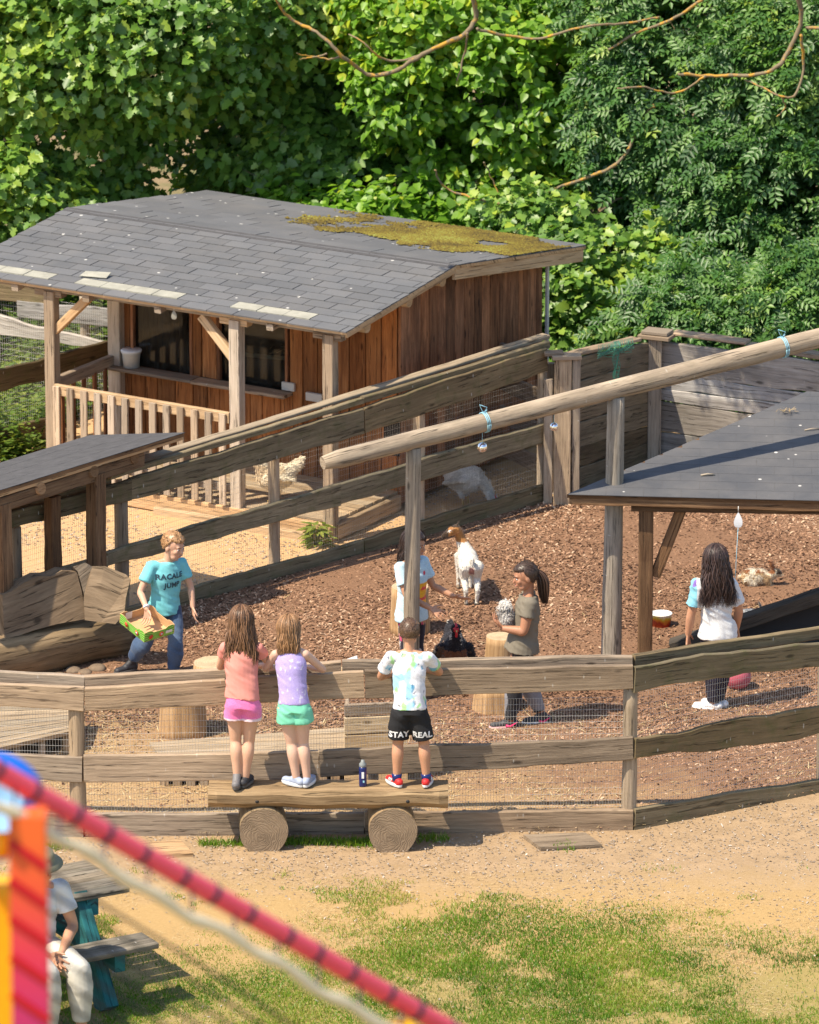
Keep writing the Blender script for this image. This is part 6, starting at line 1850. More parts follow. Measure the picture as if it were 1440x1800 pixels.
        b.cap(heel+fl*.02+u*.02, A_-unit(A_-s.J['knee'+e])*.004, .024*h, .0245*h, n=12); b.cap(heel+fl*L*.5+u*.02, A_*.75+(heel+fl*L*.5)*.25, .022*h, .022*h, n=12)
        me = b.mesh(.005, 2); o = place('shoe', me, s.root, mu, s.root)
        if lab: o['label'] = lab
        # sole
        V = []; n = 22
        for zz, g in ((-.012, .0), (.0, .003), (.011, .0)):
            for k in range(n):
                a = 2*PI*k/n; cx = math.cos(a); sy = math.sin(a); fx = (cx*.5+.5); w = (.027*h+g)*(1.0+.12*math.cos((fx-.75)*4))*(1 if abs(cx) < .99 else 1)
                V.append(heel+fl*(fx*L*1.02-.012+g*cx)+sd_*sy*w*(abs(sy)**-.25 if abs(sy) > .1 else 1)+u*zz)
        Fc = [(i*n+k, i*n+(k+1) % n, (i+1)*n+(k+1) % n, (i+1)*n+k) for i in range(2) for k in range(n)]+[tuple(range(n-1, -1, -1)), tuple(2*n+k for k in range(n))]
        V = [Vector(v)+s.root.location for v in V]; frommesh('sole', V, Fc, ms, o)
        if stripe:
            for sg in (-1, 1):
                for k in range(stripe[1]):
                    c0 = heel+fl*L*(.42+.09*k)+u*.012+sd_*sg*.0265*h; c1 = heel+fl*L*(.36+.09*k)+u*.040+sd_*sg*.021*h
                    tube('stripe', [Vector(c0)+s.root.location, Vector(c1)+s.root.location], .0045, stripe[0], o, 5)
        if sock is not None:
            K_ = s.J['knee'+e]; d2 = unit(K_-A_); lathe('sock', Vector(A_-d2*.02)+s.root.location, [(.022*h+.004, 0), (.025*h+.005, .03), (.027*h+.005, .055), (.024*h, .055)], sock, s.root, 16, Vector(d2))
        return o
    def haircap(s, c, front=.45, low=-.55, k=1.1, ears=True, lift=0.0, amp=.03, name='hair', back=None, fuzz=.022):
        """hair shell that dips under the skin outside the hair line"""
        h = s.hk; bm = bmesh.new(); bmesh.ops.create_icosphere(bm, subdivisions=5, radius=1); me = bpy.data.meshes.new('hair'); bm.to_mesh(me); bm.free()
        P = coords(me); x, y, z = P[:, 0], P[:, 1], P[:, 2]
        line = np.where(y > .25, front+.1*np.abs(x), np.where(y > -.25, np.interp(y, [-.25, .05, .25], [low, -.05, front-.1]), low))
        m_ = np.clip((z-line+(vnoise(P, 14, 3)-.5)*.16)*6+.5, 0, 1)
        n_ = vnoise(P*np.array([9, 9, 3]), 1.6, 5)-.5
        sc = (.86+(k+lift*np.clip(z, 0, 1)-.86)*m_)*(1+n_*amp)
        Q = P*sc[:, None]*np.array([.0565, .069, .068])*h+np.array([0, -.006, .015])*h
        setco(me, (s.HR @ Q.T).T+s.hc)
        tn = np.clip(.45+(vnoise(P*np.array([16, 16, 5]), 1.5, 8)-.5)*.9, 0, 1)
        at = me.attributes.new('tint', 'FLOAT', 'POINT'); at.data.foreach_set('value', tn.astype(np.float32))
        nr_ = normals(me); rg = np.random.default_rng(5); ok = np.where(m_ > .7)[0]; ii = rg.choice(ok, 420); Pw = coords(me)[ii]; Nw = nr_[ii]
        fl_ = s.HR @ A3(0, -.55, -.8) if fuzz >= .02 else s.HR @ A3(0, -.2, -.6)
        tt_ = norm(fl_[None]-Nw*np.sum(Nw*fl_[None], 1)[:, None]+rg.normal(0, .16, (len(ii), 3))); f4 = np.linspace(0, 1, 5)
        pth = Pw[:, None]-Nw[:, None]*.001+tt_[:, None]*(f4[None, :, None]*fuzz*rg.uniform(.6, 1.4, (len(ii), 1, 1)))+Nw[:, None]*(.0025*np.sin(f4*2.4))[None, :, None]
        strands('hair_tufts', pth, .0019, hairmat(c), s.root, s.root, np.clip(rg.normal(.5, .25, len(ii)), 0, 1))
        return place(name, me, s.root, hairmat(c), s.root)
    def longhair(s, c, end, width, N=260, wave=.008, r=.0055, azr=2.0, depth=.03, seed=1, lenvar=.25, tipc=0.0, hug=None, part=None):
        h = s.hk; rg = np.random.default_rng(seed); k = 16
        az = rg.uniform(-azr, azr, N); lay = rg.uniform(.96, 1.16, N); f = np.linspace(0, 1, k)
        R = s.HR; pol = np.concatenate([np.linspace(.12, 1.75, 7), np.zeros(k-7)])
        P_ = np.zeros((N, k, 3)); pol0 = rg.uniform(0, .5, N)
        for j in range(7):
            po = pol0+(1.75-pol0)*j/6
            loc = np.stack([np.sin(az)*np.sin(po)*.060, -np.cos(az)*np.sin(po)*.072, np.cos(po)*.072+.01], 1)*h*lay[:, None]
            P_[:, j] = (R @ loc.T).T+s.hc
        E = np.array(end); lat = np.sin(az)*width+rg.normal(0, width*.18, N); sdv = s.spine(1)[1]; fv = s.spine(1)[2]
        ln = 1-rg.uniform(0, lenvar, N)*(.4+np.abs(az)/azr*.6)
        endp = E[None]+sdv[None]*lat[:, None]-fv[None]*(rg.uniform(-.3, 1, N)*depth)[:, None]
        st = P_[:, 6]; dirn = endp-st
        for j in range(7, k):
            g = (j-6)/(k-7+.0)*ln
            bulge = np.sin(np.clip(g, 0, 1)*PI)*.02
            P_[:, j] = st+dirn*g[:, None]-fv[None]*(bulge*.6)[:, None]
        ph = rg.uniform(0, 6.3, N); fr_ = rg.uniform(5, 9, N)
        wv = np.sin(f[None]*fr_[:, None]*2+ph[:, None])*wave*np.clip(f*2-.3, 0, 1)[None]
        wv2 = np.cos(f[None]*fr_[:, None]*1.7+ph[:, None]*2)*wave*.7*np.clip(f*2-.3, 0, 1)[None]
        P_ += sdv[None, None]*wv[..., None]-fv[None, None]*wv2[..., None]
        tn = np.clip(rg.normal(.45, .24, N), 0, 1)
        return strands('hair_locks', P_, rg.uniform(.6, 1.3, N)*r, hairmat(c), s.root, s.root, tn)
t = NT('eye_white'); M['eyewhite'] = t.fin((.75, .73, .7), .2)
t = NT('lips'); M['lips'] = t.fin((.45, .17, .14), .45)
def clothm(name, c, rough=.85):
    t = NT(name); o_ = t.tc('Object'); n = t.noise(o_, 14, 4, .6); w = t.noise(o_, 260, 2)
    return t.fin(t.mix(n, tuple(x*.85 for x in c), tuple(min(1, x*1.08) for x in c)), rough, t.bump(w, .1, .001), .2)
def shoem(name, c, r=.6): return plain(name, c, r)
C_white = shoem('white_rubber', (.72, .72, .72)); C_black = shoem('black_shoe_mesh', (.03, .03, .035)); C_red = shoem('red_shoe_knit', (.62, .02, .02)); C_grey = shoem('grey_shoe_mesh', (.16, .15, .15))
C_blue = shoem('pale_blue_canvas', (.33, .38, .5)); C_pink = shoem('hot_pink_trim', (.8, .03, .16)); C_dgrey = shoem('dark_grey_rubber', (.09, .085, .08)); C_palepink = shoem('pale_pink_sole', (.72, .42, .42))
SKINL = (.62, .36, .24); SKINP = (.66, .42, .31); SKINT = (.52, .27, .16); SKIND = (.42, .2, .115)

# ---------- boy in the spattered white shirt, on the bench
bz = BT
def spatter(P):
    C_ = np.full((len(P), 3), .72); C_ += (np.array([0, .0, .03]))
    for cl_, sc, th, sd_ in (((.25, .55, .75), 20, .70, 1), ((.30, .62, .2), 26, .74, 2), ((.02, .03, .12), 42, .82, 3), ((.05, .3, .5), 30, .77, 5), ((.35, .6, .75), 12, .66, 7)):
        w = np.clip((vnoise(P*np.array([1, 1, .75])+.02*vnoise(P, 40, 9)[:, None], sc, sd_*11)-th)*14, 0, 1)[:, None]*.85
        C_ = C_*(1-w)+np.array(cl_)*w
    return C_
pos = AY(720, 1386, BY+.10); pos.z = bz
p = Person('boy in white paint spattered shirt and black shorts on the log bench', pos, 1.27)
h = p.h
p.set(hip=(0, .0, .60), hipR=(.062, 0, .585), hipL=(-.062, 0, .585), chest=(0, .045, .81), neck=(0, .10, 1.02), shR=(.135, .07, .985), shL=(-.135, .07, .985),
      elR=(.225, .19, .83), elL=(-.215, .17, .80), wrR=(.11, .30, .815), wrL=(-.09, .29, .80), kneeR=(.105, .015, .34), kneeL=(-.085, .015, .34), ankR=(.125, -.01, .065), ankL=(-.095, -.01, .065), toeR=(.145, .10, .022), toeL=(-.15, .085, .022))
p.head((0, .135, 1.155), (0, 1, -.12)); p.legs(); p.arms()
p.hand(p.J['wrR'], p.J['elR'], A3(-.9, .35, 0), A3(.3, .9, 0), .3); p.hand(p.J['wrL'], p.J['elL'], A3(.9, .35, 0), A3(-.3, .9, 0), .3)
p.body(SKINT)
p.haircap((.10, .055, .03), .35, -.62, 1.07, amp=.02, fuzz=.010)
p.top('shirt', .0, .99, .016, .62, .016, M['cloth'], spatter, .006, .009, 11)
sh_o = p.bottoms('shorts', .12, .86, .013, .024, clothm('black_jersey', (.022, .022, .024)), None, .010, 12, .008)
p.shoe('R', C_red, C_white, sock=M['navy'], stripe=(C_white, 3)); p.shoe('L', C_red, C_white, sock=M['navy'], stripe=(C_white, 3))
lathe('wristband', Vector(p.J['wrL'])+pos, [(.024, 0), (.026, .003), (.026, .012), (.024, .015)], M['stringblue'], p.root, 14, Vector(p.J['wrL']-p.J['elL']))
def text_on(name, s_, obj, c, xd, zd, size, off, mat, parent, gap=None):
    """letters laid on a garment: projected along the view of their own plane"""
    cu = bpy.data.curves.new(name, 'FONT'); cu.body = s_; cu.size = size; cu.align_x = 'CENTER'; cu.align_y = 'CENTER'; cu.offset = size*.035; cu.resolution_u = 2; cu.space_character = 1.05
    to = bpy.data.objects.new('tmp', cu); COL.objects.link(to); bpy.context.view_layer.update()
    dg = bpy.context.evaluated_depsgraph_get(); me = bpy.data.meshes.new_from_object(to.evaluated_get(dg)); bpy.data.objects.remove(to)
    bm = bmesh.new(); bm.from_mesh(me)
    bmesh.ops.triangulate(bm, faces=bm.faces)
    for _ in range(2):
        e_ = [e for e in bm.edges if e.calc_length() > size*.22]
        if e_: bmesh.ops.subdivide_edges(bm, edges=e_, cuts=1); bmesh.ops.triangulate(bm, faces=bm.faces)
    tree_ = BVHTree.FromPolygons([v.co for v in obj.data.vertices], [tuple(q_.vertices) for q_ in obj.data.polygons])
    xd = Vector(xd).normalized(); zd = Vector(zd).normalized(); n_ = xd.cross(zd)
    for v in bm.verts:
        w_ = c+xd*v.co.x+zd*v.co.y; hit = tree_.ray_cast(w_+n_*.25, -n_, .6)
        v.co = (hit[0]+n_*off) if hit[0] is not None else w_+n_*off*0-n_*.03
    bm.to_mesh(me); bm.free(); return link(name, me, mat, parent)
kl = pos+Vector(p.J['hipL'])*.25+Vector(p.J['kneeL'])*.75; kr = pos+Vector(p.J['hipR'])*.25+Vector(p.J['kneeR'])*.75
zt_ = pos.z+.415
M['print_white'] = plain('white_print_ink', (.75, .75, .75), .6)
text_on('lettering', 'STAY', sh_o, Vector((pos.x-.080, pos.y-.1, zt_+.008)), (1, 0, 0), (0, 0, 1), .062, .003, M['print_white'], sh_o)
text_on('lettering', 'REAL', sh_o, Vector((pos.x+.095, pos.y-.1, zt_+.008)), (1, 0, 0), (0, 0, 1), .062, .003, M['print_white'], sh_o)

# ---------- girl in purple top
pos = AY(520, 1388, BY+.10); pos.z = bz
p = Person('girl in lilac tank top and mint green shorts on the log bench', pos, 1.29)
p.set(hip=(-.01, .0, .62), hipR=(.045, 0, .60), hipL=(-.065, 0, .60), chest=(-.025, .045, .83), neck=(-.035, .10, 1.045), shR=(.075, .08, 1.005), shL=(-.145, .08, 1.005),
      elR=(.205, .20, .845), elL=(-.225, .18, .86), wrR=(.09, .30, .835), wrL=(-.12, .30, .835), kneeR=(.055, .02, .345), kneeL=(-.03, .015, .345), ankR=(.085, -.01, .065), ankL=(.005, -.01, .065), toeR=(.12, .10, .022), toeL=(-.075, .06, .022))
p.head((-.05, .135, 1.175), (.05, 1, -.15)); p.legs(); p.arms(.026, .02)
p.hand(p.J['wrR'], p.J['elR'], A3(-.9, .35, 0), A3(.3, .9, 0), .3); p.hand(p.J['wrL'], p.J['elL'], A3(.8, .5, 0), A3(-.4, .8, 0), .3)
p.body(SKINP)
def lilac(P):
    C_ = np.tile(A3(.42, .34, .66), (len(P), 1)); w = np.clip((vnoise(P, 55, 3)-.8)*12, 0, 1)[:, None]*.6
    return C_*(1-w)+.8*w
p.top('tank_top', .05, .93, .007, 0, 0, M['cloth'], lilac, .004, .006, 21)
p.bottoms('shorts', .12, .34, .010, .018, clothm('mint_shorts', (.20, .62, .42)), None, .012, 22, .008)
p.haircap((.22, .115, .05), .4, -.8, 1.08)
p.longhair((.26, .14, .065), (-.055, .045, 1.005), .062, 460, .006, .0040, 2.2, .02, 4, .18)
p.shoe('R', C_blue, C_white); p.shoe('L', C_blue, C_white)

# ---------- girl in pink
pos = AY(428, 1389, BY+.10); pos.z = bz
p = Person('girl with long brown hair in salmon shirt and pink shorts on the log bench', pos, 1.37)
p.set(hip=(0, .0, .655), hipR=(.062, 0, .63), hipL=(-.058, 0, .64), chest=(-.012, .045, .88), neck=(-.01, .10, 1.10), shR=(.115, .08, 1.055), shL=(-.125, .08, 1.055),
      elR=(.20, .20, .875), elL=(-.175, .20, .87), wrR=(.10, .31, .84), wrL=(-.08, .32, .84), kneeR=(.045, .02, .36), kneeL=(-.055, .02, .36), ankR=(.012, -.01, .065), ankL=(-.045, -.03, .10), toeR=(.045, .10, .022), toeL=(-.035, .055, .022))
p.head((-.01, .14, 1.24), (.05, 1, -.15)); p.legs(.051, .033, .033); p.arms(.026, .02)
p.hand(p.J['wrR'], p.J['elR'], A3(-.9, .35, 0), A3(.3, .9, 0), .3); p.hand(p.J['wrL'], p.J['elL'], A3(.9, .35, 0), A3(-.3, .9, 0), .3)
p.body(SKINL)
p.top('shirt', .06, .97, .013, .42, .012, clothm('salmon_shirt', (.70, .27, .22)), None, .006, .009, 31)
p.bottoms('shorts', .12, .38, .011, .018, M['cloth'], lambda P: np.where((P[:, 2] < (.545-(.0 if 0 else P[:, 0]*.0)))[:, None], A3(.72, .55, .6), A3(.78, .18, .40)), .014, 32, .008)
p.haircap((.12, .06, .03), .4, -.8, 1.10)
p.longhair((.15, .075, .035), (-.005, .02, .93), .105, 600, .011, .0042, 2.3, .03, 5, .35)
p.shoe('R', C_black, C_dgrey); p.shoe('L', C_grey, C_dgrey)

# ---------- boy in turquoise shirt with the box
pos = G(283, 1190)
p = Person('boy in turquoise printed shirt and jeans walking with a fruit box', pos, 1.35)
p.set(hip=(.035, 0, .585), hipR=(-.03, -.03, .57), hipL=(.095, .03, .57), chest=(.045, -.01, .78), neck=(.065, -.02, .985), shR=(-.065, -.07, .955), shL=(.175, .05, .945),
      elR=(-.15, -.15, .765), elL=(.245, .05, .745), wrR=(-.095, -.29, .665), wrL=(.262, -.01, .60), kneeR=(-.115, -.03, .33), kneeL=(.13, -.07, .32), ankR=(-.235, .06, .12), ankL=(.10, -.02, .05), toeR=(-.345, -.02, .045), toeL=(.14, -.13, .016))
p.head((.115, -.045, 1.115), (.80, -.6, -.22)); p.legs(); p.arms(.026, .021)
p.hand(p.J['wrR'], p.J['elR'], A3(.05, -.1, -1), A3(.6, -.7, 0), .9); p.hand(p.J['wrL'], p.J['elL'], A3(.1, -.1, -1), A3(.2, -1, 0), .45, thumbside=-1)
p.body(SKINL); p.face(brow=(.35, .2, .09))
p.haircap((.36, .20, .09), .42, -.5, 1.09, lift=.05, amp=.05, fuzz=.02)
tee = p.top('shirt', -.08, .99, .016, .60, .015, clothm('turquoise_shirt', (.19, .56, .60)), None, .006, .010, 41)
f_ = unit(np.cross(p.side('shR', 'shL')*-1, A3(0, 0, 1))); xd = -p.side('shR', 'shL'); 
if f_[1] > 0: f_ = -f_
tc_ = Vector(p.J['chest'])+pos
M['print_dark'] = plain('dark_teal_print', (.02, .06, .09), .7)
xd_v = Vector((xd[0], xd[1], 0)).normalized()
text_on('print', 'RACALE', tee, tc_+Vector(f_)*.1+Z3*.095, xd_v, Z3, .062, .003, M['print_dark'], tee)
text_on('print', 'JUMP', tee, tc_+Vector(f_)*.1+Z3*.02+xd_v*.02, xd_v, Z3, .060, .003, M['print_dark'], tee)
def jeans(P):
    w = np.clip(vnoise(P, 7, 3)*1.1-.25+np.clip((.45-np.abs(P[:, 2]-.42)*3), 0, .5), 0, 1)[:, None]
    return A3(.02, .05, .12)*(1-w)+A3(.16, .24, .36)*w
p.bottoms('jeans', .12, 1.9, .010, .014, M['cloth'], jeans, 0, 42, .010, gr2=.018)
p.shoe('R', C_black, C_dgrey, lab='black trainer on the trailing foot'); p.shoe('L', C_black, C_dgrey)
w_ = Vector(p.J['wrR'])+pos
lathe('watch', w_+Vector((0, 0, .012)), [(.022, 0), (.026, .004), (.026, .016), (.022, .02)], C_white, p.root, 14, Vector(p.J['elR']-p.J['wrR']))
# the box in his hand
E1_, E2_ = Vector((.205, -.20, -.105)), Vector((.235, .13, .035)); nb = E1_.cross(E2_).normalized()
if nb.z < 0: nb = -nb
O_ = AY(211, 1077, pos.y-.27)-nb*.105
box = thing('fruit_box', O_+(E1_+E2_)/2, 'open green and red printed cardboard fruit box carried by the turquoise shirted boy', 'box')
def boxcol(P):
    return None
t = NT('green_striped_cardboard'); uv = t.tc('UV'); s_ = t.n('SeparateXYZ'); t.l(uv, s_.inputs[0])
w1 = t.math('ABSOLUTE', t.math('SUBTRACT', s_.outputs[0], .5)); w2 = t.math('ARCTAN2', t.math('SUBTRACT', s_.outputs[1], .2), t.math('SUBTRACT', s_.outputs[0], .5))
st_ = t.math('GREATER_THAN', t.math('SINE', t.math('MULTIPLY', w2, 26)), .1)
c_ = t.mix(st_, (.08, .38, .03), (.38, .68, .14))
M['boxprint'] = t.fin(c_, .6)
M['card'] = speck('cardboard', (.52, .31, .15), (.62, .40, .21), 40)
M['redprint'] = plain('red_print', (.75, .06, .03), .6)
def wallq(a, b, hgt, par):
    th = nb.cross(a-b).normalized()*-.005; m_ = []
    prof = [0, .0, .25, .32, .68, .75, 1.0, 1.0]; dz = [hgt*.92, hgt*1.0, hgt*.96, hgt*.78, hgt*.78, hgt*.96, hgt*1.0, hgt*.92]
    xs_ = [0, .12, .22, .30, .70, .78, .88, 1]; V = []; 
    for x, z in zip(xs_, dz):
        q_ = a.lerp(b, x); V += [q_, q_+nb*z, q_-th, q_+nb*z-th]
    Fo = []; UV = []; mi = []
    for i in range(7):
        o_ = i*4; c0, c1 = xs_[i], xs_[i+1]
        for f, uvq, mm_ in (((o_, o_+4, o_+5, o_+1), [(c0, 0), (c1, 0), (c1, dz[i+1]/hgt*.5), (c0, dz[i]/hgt*.5)], 0), ((o_+2, o_+3, o_+7, o_+6), [(0, 0)]*4, 1), ((o_+1, o_+5, o_+7, o_+3), [(0, 0)]*4, 1)):
            Fo.append(f); UV += uvq; mi.append(mm_)
    for e_ in ((0, 1, 3, 2), (28, 30, 31, 29)): Fo.append(e_); UV += [(0, 0)]*4; mi.append(1)
    o = frommesh('box_side', V, Fo, [M['boxprint'], M['card']], par, False, UV)
    for q_, k_ in zip(o.data.polygons, mi): q_.material_index = k_
    return o, th
c_ = [O_, O_+E1_, O_+E1_+E2_, O_+E2_]
for i in range(4):
    a, b = c_[i], c_[(i+1) % 4]
    th = nb.cross(b-a).normalized()
    out = (a+b)/2-(O_+(E1_+E2_)/2); 
    if th.dot(out) < 0: pass
    o, th5 = wallq(a, b, .105, box) if th.dot(out) > 0 else wallq(b, a, .105, box)
slab('box_floor', [q_+nb*.006 for q_ in c_], .005, M['card'], box)
for a, b, xs_, outv in ((c_[0], c_[1], (.3, .72), -E2_), (c_[1], c_[2], (.2, .55), E1_)):
    for i, x in enumerate(xs_):
        q_ = a.lerp(b, x)+nb*.045+outv.normalized()*.007
        dsc = lathe('red_emblem', q_, [(0, 0), (.022, 0), (.022, .0015), (0, .0015)], M['redprint'], box, 14, outv.normalized())
        dsc = lathe('emblem_centre', q_+outv.normalized()*.002, [(0, 0), (.011, 0), (.011, .001), (0, .001)], M['plasticwhite'] if i else M['redprint'], box, 12, outv.normalized())
q_ = c_[1].lerp(c_[2], .8)+nb*.05+E1_.normalized()*.007; e_ = E2_.normalized()
frommesh('paper_label', [q_-e_*.03-nb*.014, q_+e_*.03-nb*.014, q_+e_*.03+nb*.014, q_-e_*.03+nb*.014], [(0, 1, 2, 3)], M['print_white'], box)
q_ = c_[3].lerp(c_[0], .28)+nb*.045-Vector((0, 0, 0)); 
q_ = O_+E2_*.28+E1_*.03+nb*.055; frommesh('paper_label', [q_-e_*.03-nb*.035, q_+e_*.03-nb*.035, q_+e_*.03+nb*.035, q_-e_*.03+nb*.035], [(0, 1, 2, 3)], M['print_white'], box)

# ---------- girl in light blue behind the log rail post
pos = G(724, 1215)
p = Person('dark haired girl in light blue shirt reaching out behind the log post', pos, 1.39)
p.set(hip=(.0, 0, .68), hipR=(-.035, -.05, .665), hipL=(.035, .05, .665), chest=(.0, 0, .88), neck=(.005, 0, 1.10), shR=(-.095, -.085, 1.06), shL=(.085, .075, 1.055),
      elR=(-.04, -.17, .85), elL=(.17, .08, .86), wrR=(.15, -.21, .76), wrL=(.33, .02, .79), kneeR=(-.04, -.05, .37), kneeL=(.04, .05, .37), ankR=(-.045, -.05, .05), ankL=(.03, .06, .05), toeR=(.04, -.12, .016), toeL=(.12, 0, .016))
p.head((.015, -.01, 1.235), (.9, -.42, -.2)); p.legs(); p.arms(.026, .021)
p.hand(p.J['wrR'], p.J['elR'], A3(1, -.2, -.55), A3(.2, .8, .5), -.1); p.hand(p.J['wrL'], p.J['elL'], A3(1, -.2, -.15), A3(-.1, -.9, .4), .15, thumbside=-1)
p.body(SKINT); p.face()
def ltee(P):
    C_ = np.tile(A3(.50, .68, .76), (len(P), 1)); w = ((P[:, 0] > -.02) & (P[:, 2] > .74) & (P[:, 2] < .92) & (P[:, 1] < .09) & (P[:, 0]*.75-P[:, 1]*.6 > .05))
    C_[w] = A3(.85, .42, .02)
    w2 = w & (vnoise(P, 24, 4) > .56); C_[w2] = A3(.75, .08, .06)
    w3 = (np.linalg.norm(P-A3(.11, -.03, 1.0), axis=1) < .022); C_[w3] = A3(.6, .05, .08)
    return C_
p.top('shirt', -.18, .98, .018, .62, .018, M['cloth'], ltee, .012, .009, 51)
def patt(P):
    C_ = np.tile(A3(.022, .018, .03), (len(P), 1)); C_[vnoise(P, 24, 5) > .74] = A3(.6, .08, .18); C_[vnoise(P, 32, 15) > .82] = A3(.65, .6, .6); return C_
p.bottoms('leggings', .1, 1.92, .006, .006, M['cloth'], patt, 0, 52, .003)
p.haircap((.035, .02, .016), .4, -.8, 1.09); p.longhair((.035, .02, .016), (-.07, .03, 1.0), .06, 420, .006, .004, 2.2, .02, 8, .3)
p.shoe('R', C_black, C_white); p.shoe('L', C_black, C_white)

# ---------- girl in olive grey top holding a small animal
pos = G(912, 1276)
p = Person('girl in olive grey top and black leggings holding a fluffy small animal', pos, 1.38)
p.set(hip=(.03, 0, .69), hipR=(.03, .06, .675), hipL=(.025, -.06, .675), chest=(.055, 0, .89), neck=(.07, 0, 1.09), shR=(.075, .115, 1.04), shL=(.08, -.115, 1.045),
      elR=(.02, .14, .84), elL=(.03, -.155, .83), wrR=(-.13, .07, .88), wrL=(-.125, -.10, .835), kneeR=(.06, .055, .36), kneeL=(-.03, -.06, .37), ankR=(.175, .05, .09), ankL=(-.07, -.06, .055), toeR=(.06, .03, .018), toeL=(-.20, -.08, .016))
p.head((.045, -.015, 1.235), (-1, -.22, -.18)); p.legs(.060, .04, .038); p.arms(.034, .027, .018)
p.hand(p.J['wrL'], p.J['elL'], A3(-.6, .5, .55), A3(-.7, -.2, .6), .5); p.hand(p.J['wrR'], p.J['elR'], A3(-.3, -.9, .1), A3(-.3, 0, 1), .5, thumbside=-1)
p.body(SKIND); p.face(brow=(.03, .02, .015))
p.top('top', -.15, .97, .020, .50, .016, clothm('olive_grey_jersey', (.19, .165, .125)), None, .026, .010, 61)
def legg(P):
    C_ = np.tile(A3(.02, .02, .024), (len(P), 1)); w = (P[:, 2] < .33) & (P[:, 2] > .13) & (vnoise(P, 8, 6) > .3); C_[w] = A3(.22, .22, .24); return C_
p.bottoms('leggings', .1, 1.93, .008, .006, M['cloth'], legg, 0, 62, .003)
p.haircap((.05, .028, .018), .42, -.7, 1.08)
c = p.hc+p.HR @ A3(0, -.07, .02)*p.hk
rg = np.random.default_rng(9); N = 260; pth = np.zeros((N, 12, 3))
for j in range(12):
    f = j/11; sp_ = .012+.022*math.sin(min(f*1.3, 1)*PI*.8); cc = c+A3(.03*math.sin(f*2.5)+.045*f**.5, 0, -.27*f+.02*math.sin(f*PI)); 
    pth[:, j] = cc
off_ = rg.normal(0, 1, (N, 1, 2))*.012*(.6+1.0*np.sin(np.linspace(.3, 2.9, 12)))[None, :, None]
pth[:, :, 0] += off_[..., 0]; pth[:, :, 1] += off_[..., 1]; pth[:, :, 2] *= 1
pth[:, :, 0] += np.sin(np.linspace(0, 7, 12))[None]*.005
strands('ponytail', pth, .0035, hairmat((.06, .032, .02)), p.root, p.root, np.clip(rg.normal(.45, .25, N), 0, 1))
lathe('hair_tie', Vector(c)+pos+Vector((.012, 0, -.012)), [(.014, 0), (.02, .006), (.014, .012)], M['black'], p.root, 12, Vector((1, 0, -.4)))
for e in 'LR':
    o = p.shoe(e, C_black, C_palepink if e == 'L' else C_white, L=.165)
    T_, A_ = p.J['toe'+e], p.J['ank'+e]; fl = unit(T_-A_); hl = T_-fl*.165*p.h+fl*.03
    for sg in (-1, 1):
        y_ = A3(0, sg*.030*p.h*1.05, 0)
        q0 = T_-unit(fl*A3(1, 1, 0))*.10+y_+A3(0, 0, .02); q1 = T_-unit(fl*A3(1, 1, 0))*.135+y_+A3(0, 0, .012); q2 = T_-unit(fl*A3(1, 1, 0))*.19+y_*.95+A3(0, 0, .045)
        tube('pink_trim', [Vector(v)+pos for v in (q0, q1, q2)], 0, C_pink, o, 6, radii=[.011, .009, .003])

# ---------- girl in white batwing top, from behind
pos = G(1247, 1247)
p = Person('girl with long dark wavy hair in loose white top seen from behind', pos, 1.42)
p.set(hip=(.055, 0, .665), hipR=(.115, .01, .65), hipL=(-.005, -.01, .65), chest=(.045, .0, .88), neck=(.035, .01, 1.09), shR=(.155, .02, 1.03), shL=(-.095, -.02, 1.03),
      elR=(.225, .06, .81), elL=(-.155, -.02, .80), wrR=(.215, .14, .64), wrL=(-.175, .0, .63), kneeR=(.085, .02, .36), kneeL=(.04, .0, .36), ankR=(.075, .05, .055), ankL=(.03, -.02, .05), toeR=(-.03, .12, .016), toeL=(-.10, .02, .016))
p.head((.035, .02, 1.235), (-.1, 1, -.15)); p.legs(.062, .042, .040); p.arms(.033, .026, .018)
p.hand(p.J['wrL'], p.J['elL'], A3(0, .1, -1), A3(.3, .9, 0), .5); p.hand(p.J['wrR'], p.J['elR'], A3(0, .3, -1), A3(-.5, .8, 0), .5, thumbside=-1)
p.body(SKINT)
def wtop(P):
    C_ = np.tile(A3(.68, .69, .69), (len(P), 1)); n_ = vnoise(P, 9, 6)
    w = (P[:, 0] < -.125+.02*n_); C_[w] = np.where((n_[w] > .5)[:, None], A3(.22, .52, .62), A3(.22, .14, .45)); 
    w = (P[:, 0] > .235); C_[w] = np.where((n_[w] > .62)[:, None], A3(.4, .3, .6), A3(.66, .67, .68)); return C_
def wide(b):
    for e, sg in (('L', -1), ('R', 1)):
        S_ = p.J['sh'+e]; b.cap(p.spine(.88)[0], S_+A3(sg*.01, 0, -.004), .055, .058)
        b.cap(p.spine(.7)[0]+A3(sg*.05, 0, 0), S_+A3(sg*.04, 0, -.10), .07, .06)
        b.cap(p.spine(.5)[0]+A3(sg*.05, 0, 0), S_+A3(sg*.03, 0, -.15), .06, .04)
p.top('white_top', -.13, .96, .018, .72, .026, M['cloth'], wtop, .016, .018, 71, fn=wide)
p.bottoms('trousers', .1, 1.93, .010, .012, clothm('navy_trousers', (.022, .02, .035)), None, 0, 72, .006, gr2=.016)
p.haircap((.04, .022, .018), .4, -.9, 1.12)
p.longhair((.045, .025, .02), (.055, -.085, .865), .115, 680, .022, .0044, 2.4, .035, 10, .35)
p.shoe('R', C_white, C_white, L=.165); p.shoe('L', C_white, C_white, L=.165)

